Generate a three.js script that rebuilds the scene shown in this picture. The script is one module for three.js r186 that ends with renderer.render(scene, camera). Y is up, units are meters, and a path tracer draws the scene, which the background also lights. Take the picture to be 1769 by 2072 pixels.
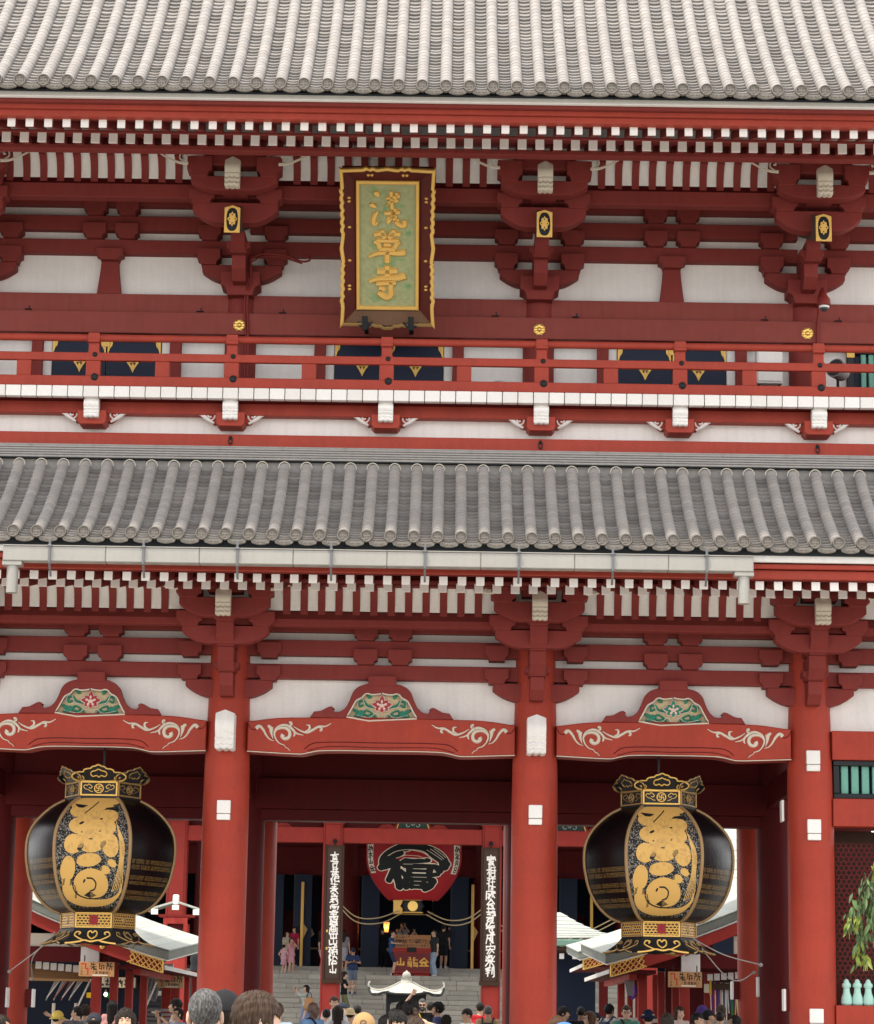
import * as THREE from 'three';
import { mergeGeometries } from 'three/addons/utils/BufferGeometryUtils.js';

// ---------------------------------------------------------------- camera, sky, sun, exposure
const scene = new THREE.Scene();
const camera = new THREE.PerspectiveCamera(22.54, 874 / 1024, 0.1, 900);
camera.position.set(0.92, 1.55, 37.4);
camera.rotation.order = 'YXZ';
camera.rotation.set(11.4 * Math.PI / 180, 0.0044, 0.016);
const renderer = new THREE.WebGLRenderer({ antialias: true });
renderer.setSize(874, 1024);
renderer.toneMapping = THREE.LinearToneMapping;
renderer.toneMappingExposure = 1.68;
renderer.shadowMap.enabled = true;

function overcastSky() {
  const W = 256, H = 128, data = new Float32Array(W * H * 4);
  for (let r = 0; r < H; r++) for (let c = 0; c < W; c++) {
    const up = Math.sin(((r + 0.5) / H - 0.5) * Math.PI);
    const az = (c + 0.5) / W * Math.PI * 2;
    const cloud = 1 + 0.05 * Math.sin(az * 3 + 4 * up) + 0.04 * Math.sin(az * 7 - 9 * up) + 0.03 * Math.sin(az * 13 + 17 * up);
    let L = up > 0 ? (0.85 + 0.85 * (1 - up) * (1 - up)) * cloud : 0.5 + 1.2 * Math.exp(up * 30);
    const i = (r * W + c) * 4;
    data[i] = L * 1.0; data[i + 1] = L * 0.99; data[i + 2] = L * 1.0; data[i + 3] = 1;
  }
  const t = new THREE.DataTexture(data, W, H, THREE.RGBAFormat, THREE.FloatType);
  t.mapping = THREE.EquirectangularReflectionMapping; t.magFilter = THREE.LinearFilter; t.minFilter = THREE.LinearFilter;
  t.needsUpdate = true;
  return t;
}
scene.background = overcastSky();
scene.environment = scene.background;

const sun = new THREE.DirectionalLight(0xfff4e6, 2.8);
sun.position.set(-16, 66, 17); sun.target.position.set(0, 6, 0);
sun.castShadow = true; sun.shadow.radius = 8; sun.shadow.mapSize.set(2048, 2048);
Object.assign(sun.shadow.camera, { left: -40, right: 40, top: 40, bottom: -40, near: 1, far: 200 });
scene.add(sun, sun.target);

// ---------------------------------------------------------------- helpers
function rngOf(seed) { let a = seed >>> 0; return () => { a = (a + 0x6d2b79f5) | 0; let t = Math.imul(a ^ (a >>> 15), 1 | a); t = (t + Math.imul(t ^ (t >>> 7), 61 | t)) ^ t; return ((t ^ (t >>> 14)) >>> 0) / 4294967296; }; }
const rnd = rngOf(20240817);
const PI = Math.PI, lerp = (a, b, t) => a + (b - a) * t, clamp = (x, a, b) => Math.min(b, Math.max(a, x));
const sstep = (a, b, x) => { const t = clamp((x - a) / (b - a), 0, 1); return t * t * (3 - 2 * t); };
// the survey of the place: bearing (u, v) of a point on the photograph, taken to a known distance z
const _d = new THREE.Vector3();
camera.updateMatrixWorld();
function at(u, v, z) {
  _d.set((u - 884.5) / 5200, (1036 - v) / 5200, -1).applyQuaternion(camera.quaternion);
  const t = (z - camera.position.z) / _d.z;
  return new THREE.Vector3(camera.position.x + _d.x * t, camera.position.y + _d.y * t, z);
}
const hgt = (v, z, u = 884.5) => at(u, v, z).y;

const used = {};
function numbered(name) { if (!(name in used)) { used[name] = 0; return name; } used[name]++; return name + '_' + String(used[name]).padStart(3, '0'); }
function tag(o, label, category, group, kind) { if (label) o.userData.label = label; if (category) o.userData.category = category; if (group) o.userData.group = group; if (kind) o.userData.kind = kind; return o; }
function thing(name, label, category, p = [0, 0, 0], turn = 0, group) {
  const o = new THREE.Group(); o.name = numbered(name); o.position.set(...p); o.rotation.y = turn; scene.add(o);
  return tag(o, label, category, group);
}
function fixUV(g, scale = 1) {   // box-projected uv in metres
  if (g.index) g = g.toNonIndexed();
  const p = g.attributes.position, n = p.count, uv = new Float32Array(n * 2);
  for (let i = 0; i < n; i += 3) {
    const ax = p.getX(i + 1) - p.getX(i), ay = p.getY(i + 1) - p.getY(i), az = p.getZ(i + 1) - p.getZ(i);
    const bx = p.getX(i + 2) - p.getX(i), by = p.getY(i + 2) - p.getY(i), bz = p.getZ(i + 2) - p.getZ(i);
    const nx = Math.abs(ay * bz - az * by), ny = Math.abs(az * bx - ax * bz), nz = Math.abs(ax * by - ay * bx);
    for (let k = 0; k < 3; k++) {
      const x = p.getX(i + k), y = p.getY(i + k), z = p.getZ(i + k);
      const [a, b] = nz >= nx && nz >= ny ? [x, y] : nx >= ny ? [z + 0.37, y] : [x, z + 0.61];
      uv[(i + k) * 2] = a / scale; uv[(i + k) * 2 + 1] = b / scale;
    }
  }
  g.setAttribute('uv', new THREE.BufferAttribute(uv, 2));
  return g;
}
function plain(g) { const h = g.index ? g.toNonIndexed() : g; for (const k of Object.keys(h.attributes)) if (!['position', 'normal', 'uv'].includes(k)) h.deleteAttribute(k); if (!h.attributes.normal) h.computeVertexNormals(); if (!h.attributes.uv) h.setAttribute('uv', new THREE.BufferAttribute(new Float32Array(h.attributes.position.count * 2), 2)); return h; }
function merged(list) { list = list.flat(9); return list.length === 1 ? plain(list[0]) : mergeGeometries(list.map(plain)); }
function part(name, geos, mat, parent, opt = {}) {
  let g = Array.isArray(geos) ? merged(geos) : geos;
  if (!opt.keepUV) g = fixUV(g, mat.userData.scale || 1);
  const m = new THREE.Mesh(g, mat); m.name = name; m.castShadow = m.receiveShadow = true;
  if (opt.at) m.position.set(...opt.at);
  if (opt.turn) m.rotation.set(...opt.turn);
  if (opt.kind) m.userData.kind = opt.kind;
  if (opt.label) m.userData.label = opt.label;
  (parent || scene).add(m);
  return m;
}
function shared(name, geo, mat, parent, x = 0, y = 0, z = 0, rx = 0, ry = 0, rz = 0) {
  const m = new THREE.Mesh(geo, mat); m.name = name; m.castShadow = m.receiveShadow = true; m.position.set(x, y, z); m.rotation.set(rx, ry, rz); parent.add(m); return m;
}
function solo(name, geos, mat, label, category, opt = {}) { const m = part(numbered(name), geos, mat, scene, opt); return tag(m, label, category, opt.group, opt.kind); }
function structure(name, geos, mat, opt = {}) { const m = part(numbered(name), geos, mat, scene, opt); m.userData.kind = 'structure'; return m; }
function grp(name, parent, p = [0, 0, 0]) { const g = new THREE.Group(); g.name = name; g.position.set(...p); parent.add(g); return g; }

// a box with chamfered edges, from its extents
function B(x0, x1, y0, y1, z0, z1, c = 0.008) {
  if (x0 > x1) [x0, x1] = [x1, x0]; if (y0 > y1) [y0, y1] = [y1, y0]; if (z0 > z1) [z0, z1] = [z1, z0];
  const h = [(x1 - x0) / 2, (y1 - y0) / 2, (z1 - z0) / 2], m = [(x0 + x1) / 2, (y0 + y1) / 2, (z0 + z1) / 2];
  c = Math.min(c, h[0] * 0.45, h[1] * 0.45, h[2] * 0.45);
  const pt = (s, a) => s.map((v, k) => m[k] + v * (k === a ? h[k] : h[k] - c));
  const tri = [], quad = (a, b, cc, d) => { poly([a, b, cc, d]); };
  function poly(q) {
    const cen = [0, 1, 2].map((k) => q.reduce((t, v) => t + v[k], 0) / q.length - m[k]);
    const e1 = q[1].map((v, k) => v - q[0][k]), e2 = q[2].map((v, k) => v - q[0][k]);
    const n = [e1[1] * e2[2] - e1[2] * e2[1], e1[2] * e2[0] - e1[0] * e2[2], e1[0] * e2[1] - e1[1] * e2[0]];
    if (n[0] * cen[0] + n[1] * cen[1] + n[2] * cen[2] < 0) q = q.slice().reverse();
    for (let i = 1; i < q.length - 1; i++) tri.push(...q[0], ...q[i], ...q[i + 1]);
  }
  const S = [-1, 1];
  for (let a = 0; a < 3; a++) for (const s of S) {
    const b = (a + 1) % 3, d = (a + 2) % 3, mk = (sb, sd) => { const v = [0, 0, 0]; v[a] = s; v[b] = sb; v[d] = sd; return pt(v, a); };
    quad(mk(-1, -1), mk(1, -1), mk(1, 1), mk(-1, 1));
  }
  for (let e = 0; e < 3; e++) { const a = (e + 1) % 3, b = (e + 2) % 3; for (const sa of S) for (const sb of S) { const v1 = [0, 0, 0], v2 = [0, 0, 0]; v1[e] = -1; v2[e] = 1; v1[a] = v2[a] = sa; v1[b] = v2[b] = sb; quad(pt(v1, a), pt(v2, a), pt(v2, b), pt(v1, b)); } }
  for (const x of S) for (const y of S) for (const z of S) poly([pt([x, y, z], 0), pt([x, y, z], 1), pt([x, y, z], 2)]);
  const g = new THREE.BufferGeometry(); g.setAttribute('position', new THREE.BufferAttribute(new Float32Array(tri), 3)); g.computeVertexNormals();
  return g;
}
const box = (w, h, d, x = 0, y = 0, z = 0, c = 0.008) => B(x - w / 2, x + w / 2, y - h / 2, y + h / 2, z - d / 2, z + d / 2, c);
function T(g, x = 0, y = 0, z = 0, rx = 0, ry = 0, rz = 0, s = 1) { g.applyMatrix4(new THREE.Matrix4().compose(new THREE.Vector3(x, y, z), new THREE.Quaternion().setFromEuler(new THREE.Euler(rx, ry, rz)), typeof s === 'number' ? new THREE.Vector3(s, s, s) : new THREE.Vector3(...s))); return g; }
function cyl(r0, r1, h, x = 0, y = 0, z = 0, seg = 32) { const g = new THREE.CylinderGeometry(r1, r0, h, seg); g.translate(x, y + h / 2, z); return g; }
const sph = (r, x, y, z, sx = 1, sy = 1, sz = 1, a = 12, b = 8) => { const g = new THREE.SphereGeometry(r, a, b); g.scale(sx, sy, sz); g.translate(x, y, z); return g; };
function shapeOf(pts, holes = []) { const s = new THREE.Shape(pts.map((p) => new THREE.Vector2(p[0], p[1]))); for (const h of holes) s.holes.push(new THREE.Path(h.map((p) => new THREE.Vector2(p[0], p[1])))); return s; }
function extr(pts, z0, z1, holes = [], bevel = 0) {
  const g = new THREE.ExtrudeGeometry(shapeOf(pts, holes), { depth: Math.max(z1 - z0 - 2 * bevel, 1e-4), bevelEnabled: bevel > 0, bevelSize: bevel, bevelThickness: bevel, bevelOffset: -bevel, bevelSegments: 1, curveSegments: 8 });
  g.translate(0, 0, z0 + bevel); return g;
}
function flip(g) { const p = g.index ? null : g.attributes.position; if (!p) { const a = g.index.array; for (let i = 0; i < a.length; i += 3) { const t = a[i]; a[i] = a[i + 1]; a[i + 1] = t; } return g; } for (let i = 0; i < p.count; i += 3) { const a = [p.getX(i), p.getY(i), p.getZ(i)]; p.setXYZ(i, p.getX(i + 1), p.getY(i + 1), p.getZ(i + 1)); p.setXYZ(i + 1, ...a); } return g; }
function swapXZ(g) { if (g.index) g = g.toNonIndexed(); const p = g.attributes.position; for (let k = 0; k < p.count; k++) p.setXYZ(k, p.getZ(k), p.getY(k), p.getX(k)); flip(g); g.computeVertexNormals(); return g; }
const mirrorPts = (half) => [...half, ...half.slice().reverse().filter((p) => p[0] !== 0).map((p) => [-p[0], p[1]])];
function spline(pts, n = 24, closed = false) { return new THREE.CatmullRomCurve3(pts.map((p) => new THREE.Vector3(p[0], p[1], p[2] || 0)), closed, 'centripetal').getPoints(n).map((v) => [v.x, v.y, v.z]); }
// a raised brush stroke or carved vine: ridge on the plane z = 0 growing to +depth
function ribbon(pts, width, depth, n = 18) {
  const P = spline(pts, n), w = typeof width === 'function' ? width : (t) => width * (0.35 + 0.65 * Math.sin(PI * clamp(0.08 + t * 0.84, 0, 1)));
  const pos = [], row = [];
  P.forEach((p, i) => {
    const a = P[Math.max(0, i - 1)], b = P[Math.min(P.length - 1, i + 1)], l = Math.hypot(b[0] - a[0], b[1] - a[1]) || 1, nx = -(b[1] - a[1]) / l, ny = (b[0] - a[0]) / l, hw = w(i / (P.length - 1)) / 2;
    row.push([[p[0] + nx * hw, p[1] + ny * hw, p[2]], [p[0] + nx * hw * 0.55, p[1] + ny * hw * 0.55, p[2] + depth], [p[0] - nx * hw * 0.55, p[1] - ny * hw * 0.55, p[2] + depth], [p[0] - nx * hw, p[1] - ny * hw, p[2]]]);
  });
  for (let i = 0; i < row.length - 1; i++) for (let k = 0; k < 3; k++) { const [a, b, c, d] = [row[i][k], row[i + 1][k], row[i + 1][k + 1], row[i][k + 1]]; pos.push(...a, ...c, ...b, ...a, ...d, ...c); }
  for (const [r, f] of [[row[0], 1], [row[row.length - 1], -1]]) { const q = f > 0 ? r : r.slice().reverse(); pos.push(...q[0], ...q[1], ...q[2], ...q[0], ...q[2], ...q[3]); }
  const g = new THREE.BufferGeometry(); g.setAttribute('position', new THREE.BufferAttribute(new Float32Array(pos), 3)); g.computeVertexNormals(); return g;
}
function tube(pts, r, seg = 24, rad = 6) { return new THREE.TubeGeometry(new THREE.CatmullRomCurve3(pts.map((p) => new THREE.Vector3(...p)), false, 'centripetal'), seg, r, rad); }

// ---------------------------------------------------------------- textures
function lattice(n, seed) { const r = rngOf(seed), a = new Float32Array(n * n); for (let i = 0; i < a.length; i++) a[i] = r(); return (x, y) => { const xi = Math.floor(x), yi = Math.floor(y), fx = x - xi, fy = y - yi, u = fx * fx * (3 - 2 * fx), v = fy * fy * (3 - 2 * fy), m = (i, j) => a[((j % n + n) % n) * n + ((i % n + n) % n)]; return lerp(lerp(m(xi, yi), m(xi + 1, yi), u), lerp(m(xi, yi + 1), m(xi + 1, yi + 1), u), v); }; }
function dtex(n, f, repeat = true, m = n) {
  const d = new Uint8Array(n * m * 4);
  for (let y = 0; y < m; y++) for (let x = 0; x < n; x++) { const c = f(x / n, y / m), i = (y * n + x) * 4; const [r, g, b] = typeof c === 'number' ? [c, c, c] : c; d[i] = clamp(r, 0, 1) * 255; d[i + 1] = clamp(g, 0, 1) * 255; d[i + 2] = clamp(b, 0, 1) * 255; d[i + 3] = 255; }
  const t = new THREE.DataTexture(d, n, m); t.magFilter = THREE.LinearFilter; t.minFilter = THREE.LinearMipmapLinearFilter; t.generateMipmaps = true;
  if (repeat) t.wrapS = t.wrapT = THREE.RepeatWrapping;
  t.needsUpdate = true; return t;
}
function fbmOf(seed, base, oct) { const L = []; for (let i = 0; i < oct; i++) L.push(lattice(base << i, seed + i)); return (x, y) => { let s = 0, a = 0.5, w = 0; for (let i = 0; i < oct; i++) { s += a * L[i](x * (base << i), y * (base << i)); w += a; a *= 0.55; } return s / w; }; }
const fA = fbmOf(11, 4, 6), fB = fbmOf(31, 8, 5), fS = fbmOf(57, 16, 4), fine = lattice(128, 5);
const texPaint = dtex(512, (x, y) => { const streak = fB(x * 3 % 1, y * 0.25), v = 0.74 + 0.34 * fA(x, y) + 0.10 * (fine(x * 128, y * 128) - 0.5) + 0.20 * (streak - 0.5), dust = sstep(0.55, 0.8, fA(y, x)) * 0.04; return [v, v * (1 - dust * 0.3) + dust * 0.35, v + dust * 0.4]; });
const texDust = dtex(512, (x, y) => { const streak = fB(x * 4 % 1, y * 0.2), v = 0.74 + 0.26 * fA(x, y) + 0.16 * (streak - 0.5), dust = 0.5 * sstep(0.4, 0.75, fS(x, y)); return [v, v + dust * 0.12, v + dust * 0.14]; });
const texPlaster = dtex(512, (x, y) => { const v = 0.86 + 0.17 * fA(x, y) + 0.06 * (fine(x * 128, y * 128) - 0.5) + 0.10 * (fB(x * 5 % 1, y * 0.2) - 0.5); return [v, v * 0.995, v * 0.985]; });
const texTile = dtex(512, (x, y) => { const s = sstep(0.52, 0.75, fA(x, y)), v = 0.78 + 0.25 * fS(x, y) + 0.1 * (fine(x * 128, y * 128) - 0.5) - 0.16 * s; return [v * 1.0, v * 0.985, v * 0.97]; });
const texStone = dtex(512, (x, y) => { const v = 0.72 + 0.3 * fA(x, y) + 0.22 * (fine(x * 128, y * 128) - 0.5); return [v, v * 0.99, v * 0.96]; });
const texWood = dtex(512, (x, y) => { const w = fA(x * 0.25, y * 2 % 1), g = 0.5 + 0.5 * Math.sin(2 * PI * (y * 14 + 2.5 * w)); const v = 0.72 + 0.2 * w + 0.16 * g + 0.1 * (fine(x * 16, y * 128) - 0.5); return [v, v * 0.97, v * 0.93]; });
const texHair = dtex(512, (x, y) => { const v = 0.45 + 0.75 * fine(x * 128, y * 8) + 0.5 * (fine(y * 16 + 40, x * 128) - 0.5) * fA(x, y), w = clamp(v, 0.12, 1.25); return [w * 0.8, w * 0.79, w * 0.78]; });
const texSalt = dtex(256, (x, y) => { const v = 0.25 + 0.9 * Math.pow(fine(x * 128, y * 64), 1.6) + 0.25 * (fB(x, y) - 0.5); return [v, v, v]; });
const texBump = dtex(256, (x, y) => 0.5 * fS(x, y) + 0.5 * fine(x * 128, y * 128));
const texRough = dtex(256, (x, y) => { const v = 0.75 + 0.35 * fA(x, y); return [v, v, v]; });
function canvasTex(w, h, draw, srgb = true) {
  const c = document.createElement('canvas'); c.width = w; c.height = h; draw(c.getContext('2d'), w, h);
  const t = new THREE.CanvasTexture(c); if (srgb) t.colorSpace = THREE.SRGBColorSpace; t.magFilter = THREE.LinearFilter; return t;
}

// ---------------------------------------------------------------- materials (linear base colours)
const lin = (r, g, b) => new THREE.Color().setRGB(r, g, b);
function mat(color, o = {}) {
  const { scale = 2, ...rest } = o;
  const { spec = 0.45, ...keep } = rest, m = new THREE.MeshPhysicalMaterial({ color: lin(...color), roughness: 0.6, specularIntensity: spec, ...keep }); m.userData.scale = scale; return m;
}
const paintOpt = { spec: 0.3, map: texPaint, roughnessMap: texRough, bumpMap: texBump, bumpScale: 0.0015 };
const M = {
  red: mat([0.375, 0.050, 0.030], { ...paintOpt, roughness: 0.5 }),
  redOldShade: mat([0.25, 0.044, 0.038], { ...paintOpt, map: texDust, roughness: 0.7 }),  // weathered maroon, deepened further so the colour carries shade under the eaves
  redDust: mat([0.30, 0.072, 0.060], { ...paintOpt, map: texDust, roughness: 0.8 }),
  redDeep: mat([0.10, 0.008, 0.009], { ...paintOpt, roughness: 0.6 }),  // red darkened so the passage shade sits in the colour itself
  redRail: mat([0.375, 0.058, 0.038], { ...paintOpt, roughness: 0.55 }),
  redHall: mat([0.34, 0.04, 0.032], { ...paintOpt, roughness: 0.6 }),
  white: mat([0.84, 0.83, 0.81], { map: texPlaster, roughness: 0.75, bumpMap: texBump, bumpScale: 0.001 }),
  whiteA: mat([0.80, 0.785, 0.76], { map: texPlaster, roughness: 0.75 }), whiteB: mat([0.86, 0.85, 0.83], { map: texPlaster, roughness: 0.7 }),
  cream: mat([0.66, 0.61, 0.51], { map: texPlaster, roughness: 0.7 }),
  plaster: mat([0.86, 0.85, 0.83], { map: texPlaster, roughness: 0.9, bumpMap: texBump, bumpScale: 0.001 }),
  tile: mat([0.348, 0.336, 0.325], { map: texTile, roughness: 0.62, bumpMap: texBump, bumpScale: 0.002, scale: 0.9 }),
  tileA: mat([0.365, 0.353, 0.342], { map: texTile, roughness: 0.6, bumpMap: texBump, bumpScale: 0.002, scale: 0.9 }),
  tileB: mat([0.328, 0.316, 0.306], { map: texTile, roughness: 0.65, bumpMap: texBump, bumpScale: 0.002, scale: 0.9 }),
  tileEndShade: mat([0.215, 0.20, 0.18], { map: texTile, roughness: 0.75, scale: 0.9 }),  // brownish tile, darkened in colour so front faces look out of the sun
  darkBoard: mat([0.03, 0.035, 0.04], { roughness: 0.8 }),
  gutter: mat([0.36, 0.35, 0.325], { map: texPlaster, roughness: 0.45, metalness: 0.2 }),
  iron: mat([0.022, 0.024, 0.027], { roughness: 0.55, metalness: 0.4 }),
  gold: mat([0.86, 0.58, 0.17], { roughness: 0.38, metalness: 0.85, bumpMap: texBump, bumpScale: 0.002, scale: 0.5 }),
  goldMatt: mat([0.78, 0.50, 0.14], { roughness: 0.5, metalness: 0.3, map: texPlaster, bumpMap: texBump, bumpScale: 0.002, scale: 0.5 }),
  goldDim: mat([0.36, 0.23, 0.09], { roughness: 0.5, metalness: 0.6, scale: 0.5 }),
  lacquer: mat([0.012, 0.014, 0.018], { roughness: 0.35, map: texPaint }),
  navy: mat([0.010, 0.018, 0.042], { roughness: 0.5 }),  // dark blue, its tint raised to stand for haze inside the hall
  bronze: mat([0.02, 0.021, 0.024], { roughness: 0.42, metalness: 0.35, bumpMap: texBump, bumpScale: 0.002, scale: 0.5 }),
  green: mat([0.17, 0.42, 0.33], { map: texPaint, roughness: 0.6 }),
  mint: mat([0.40, 0.66, 0.58], { map: texPaint, roughness: 0.6 }),
  copper: mat([0.44, 0.48, 0.44], { map: texTile, roughness: 0.7, scale: 1.2 }),
  copperEdge: mat([0.19, 0.21, 0.19], { map: texTile, roughness: 0.7 }),
  wood: mat([0.42, 0.25, 0.12], { map: texWood, roughness: 0.7, scale: 0.6 }),
  woodDark: mat([0.06, 0.032, 0.02], { map: texWood, roughness: 0.6, scale: 0.6 }),
  stone: mat([0.50, 0.49, 0.44], { map: texStone, roughness: 0.85, bumpMap: texBump, bumpScale: 0.004, scale: 1.3 }),
  stoneA: mat([0.44, 0.43, 0.385], { map: texStone, roughness: 0.85, bumpMap: texBump, bumpScale: 0.004, scale: 1.1 }),
  stoneB: mat([0.54, 0.525, 0.47], { map: texStone, roughness: 0.85, bumpMap: texBump, bumpScale: 0.004, scale: 1.5 }),
  ground: mat([0.36, 0.35, 0.33], { map: texStone, roughness: 0.9, scale: 3 }),
  rope: mat([0.42, 0.34, 0.2], { roughness: 0.9 }),
  wire: mat([0.3, 0.28, 0.27], { roughness: 0.6 }),
  pipe: mat([0.20, 0.025, 0.022], { roughness: 0.5 }),
  glass: mat([0.05, 0.06, 0.07], { roughness: 0.1 }),
  plastic: mat([0.75, 0.75, 0.72], { roughness: 0.5 }),
};
// ---------------------------------------------------------------- brush characters: strokes of two-digit points on a 10 x 10 grid
const K = {
  '浅': '1122 0516 082618 4373 3565 5262707 5143586998 6143',
  '草': '1282 3134 6164 3373 3378 3373777837 3565 1898 5899',
  '寺': '2272 5055 1585 1797 7078768 3849',
  '朱': '312023 2272 1595 505999 5528 5698 5059',
  '印': '31232 2127 2444 2747 5383 8387 7688 5359',
  '所': '1040 2242 4244 4424 2124 22181 8061 6166 6649 6494 8489',
  'こ': '3272 2448789',
  'の': '5336184 533281846 63829',
  '先': '3132 2282 5155 1595 3538293 6568898',
  '左': '1292 4029 4585 6588 3898',
  '札': '1343 3039 3317 3547 6068888698',
  'お': '1343 3038162848858667 7284',
  '納': '3013424 4124 2529 1517 4547 5353 5393 5359 9399 7246 7486 7174',
  'め': '2235587 6236183543737984838',
  '山': '5057 2427 2787 8487',
  '龍': '2030 1242 2232 3231 1444 1449 4449 1646 1848 6070 6292 6065 6595 6568 6898 7687 9599',
  '金': '5014 5094 3474 2575 5478 3637 7677 1898',
  '本': '1292 5059 5317 5397 3868',
  '堂': '5052 2131 8171 1393 1315 9395 3474 3436 7476 3676 5659 3777 1999',
  '内': '1393 1399 9389 1319 5054 5428 5478',
  'に': '2129 4373 4148888',
  'て': '1281 8154456788',
  'ご': '2363 2648778 7182 8192',
  '参': '5031 3171 7182 1494 5416 5494 6438 7549 8659',
  '拝': '1333 2029 2918 1736 4191 4494 4797 6069',
  '下': '1191 5159 5475',
  'さ': '1373 4165 6536384989',
  'い': '2127387 7276',
  '橋': '1343 3039 3317 3547 7051 5393 7146 7296 5575 5577 7577 4749 4797 9799 6886',
  '真': '1292 5052 3373 3337 7377 3575 3676 1898 3849 6889',
  '身': '5041 3171 3138 7179 3474 3676 1898 8549',
  '絶': '3012424 4124 2529 1517 4547 6051 5181 8162 5393 5355 9395 5595 5358 5898 9897',
  '表': '2181 3373 1595 5055 4527 5528 3767 5599 8566',
  '象': '4031 3161 6152 2383 2335 8375 3575 5516 3648 5848 5618 5587 8599',
  '雲': '2181 1393 1315 9395 5155 3444 6474 3676 1898 5747 4949 7889',
  '霞': '2181 1393 1315 9395 5155 3444 6474 2546 2529 2747 2949 5585 8587 5787 5898 6899',
  '画': '1191 5157 3373 3337 7377 3575 3777 1419 1999 9499',
  '出': '5059 2124 2484 8184 1619 1989 8689',
  '補': '2130 1333 3317 2529 3546 4393 7059 4559 9599 4797 5595 8192',
  '陀': '1119 1131 3113 1335 3526 6071 5292 5254 9294 5648 5686 5548 4898 9897',
  '實': '5051 1292 1214 9294 2383 3373 2484 3575 3558 3577 7558 3777 3878 3849 6889',
  '相': '1343 3039 3317 3547 5191 5159 9199 5494 5696 5999',
  '荘': '1191 3032 7072 1333 3339 3515 6069 4494 4898',
  '厳': '3032 5052 7072 1393 1319 2545 2847 3539 4549 6356 6494 7568 6498',
  '碧': '1151 3034 1353 1454 6191 6194 9194 6292 6494 1686 4619 3738 3777 7779 3979',
  '装': '1113 2014 1434 5191 7034 5494 1595 5516 4649 4969 5689 7677',
  '成': '2292 2219 2545 4547 5058899 7179 7081',
  '安': '5051 1292 1214 9294 4429 4488 7439 1595',
  '楽': '5041 3171 3134 7174 3252 3474 1123 9183 1414 1595 5559 5519 5599',
  '刹': '1251 5213 1353 3339 1454 3516 3546 7177 9099 9989',
  '影': '2141 1252 2254 3435 1555 1757 3639 1849 8061 8364 8667',
  '向': '5041 2292 2229 9289 4474 4447 7477 4777',
  '氏': '3121 2129 2949 2555 5588 8898',
  '年': '3013 2282 3575 3538 1898 5259', '月': '3138 3171 7179 3474 3676 3829', '日': '3139 3171 7179 3575 3979', '奉': '2282 1494 3373 5028 5598 3767 5059', '納2': '2282',
};
// draws character ch into the square (x, y, s) with brush width w (a share of s); wobble gives the hand
function brush(g, ch, x, y, s, w = 0.1, wob = 0.02, r = rnd) {
  const st = K[ch]; if (!st) return;
  g.lineCap = 'round'; g.lineJoin = 'round';
  for (const q of st.split(' ')) {
    const pts = []; for (let i = 0; i + 1 < q.length; i += 2) pts.push([x + s * (0.05 + 0.1 * +q[i] + (r() - 0.5) * wob), y + s * (0.05 + 0.1 * +q[i + 1] + (r() - 0.5) * wob)]);
    if (pts.length < 2) continue;
    g.lineWidth = s * w * (0.85 + 0.4 * r()); g.beginPath(); g.moveTo(...pts[0]);
    for (let i = 1; i < pts.length; i++) { const m = i < pts.length - 1 ? [(pts[i][0] + pts[i + 1][0]) / 2, (pts[i][1] + pts[i + 1][1]) / 2] : pts[i]; g.quadraticCurveTo(...pts[i], ...m); }
    g.stroke();
  }
}
const write = (g, text, x, y, s, dx, dy, w, wob) => [...text].forEach((c, i) => brush(g, c, x + i * dx, y + i * dy, s, w, wob));
// ---------------------------------------------------------------- ground
structure('ground', [B(-400, 400, -0.6, 0, -400, 400, 0.001)], M.ground);
structure('stone_platform', [B(-14, 14, -0.1, 0.35, -10.6, 3.2, 0.02)], M.stone);
structure('courtyard_paving', [B(-60, 60, -0.2, 0.42, -80, -10.62, 0.001)], M.ground);

// ---------------------------------------------------------------- the two-storey gate
const gate = thing('temple_gate', 'huge two-storey vermilion temple gate with grey tiled roofs and white plaster panels', 'gate', [0, 0, 0]);
const PX = [-6.24, -2.24, 2.24, 6.24], BAYS = [-4.24, 0, 4.24], XL = -8.2, XR = 8.4;   // pillar lines
const bayHalf = (b) => (b === 0 ? 2.24 : 2.0);

// --- lower pillars with their white caps and carved white noses
function pillarGeo(r, y0, y1, taper = 0.86) {
  const pts = []; for (let i = 0; i <= 24; i++) { const t = i / 24; pts.push(new THREE.Vector2(r * lerp(1, taper, Math.pow(sstep(0.62, 1.0, t), 1.2)), lerp(y0, y1, t))); }
  const g = new THREE.LatheGeometry(pts, 48);
  const uv = g.attributes.uv; for (let i = 0; i < uv.count; i++) uv.setXY(i, uv.getX(i) * 2 * PI * r / 2, uv.getY(i) * (y1 - y0) / 2);
  return g;
}
const frontPillar = pillarGeo(0.335, 0.3, 7.05);
function whiteCap(y, h, p) { const c = grp('nail_cover', p, [0, 0, 0.33]); part('cover_plate', [box(0.195, h * 0.66, 0.12, 0, y + h * 0.17, 0.0)], M.white, c); part('cover_foot', [box(0.19, h * 0.3, 0.12, 0, y - h * 0.34, 0)], M.white, c); return c; }
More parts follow.
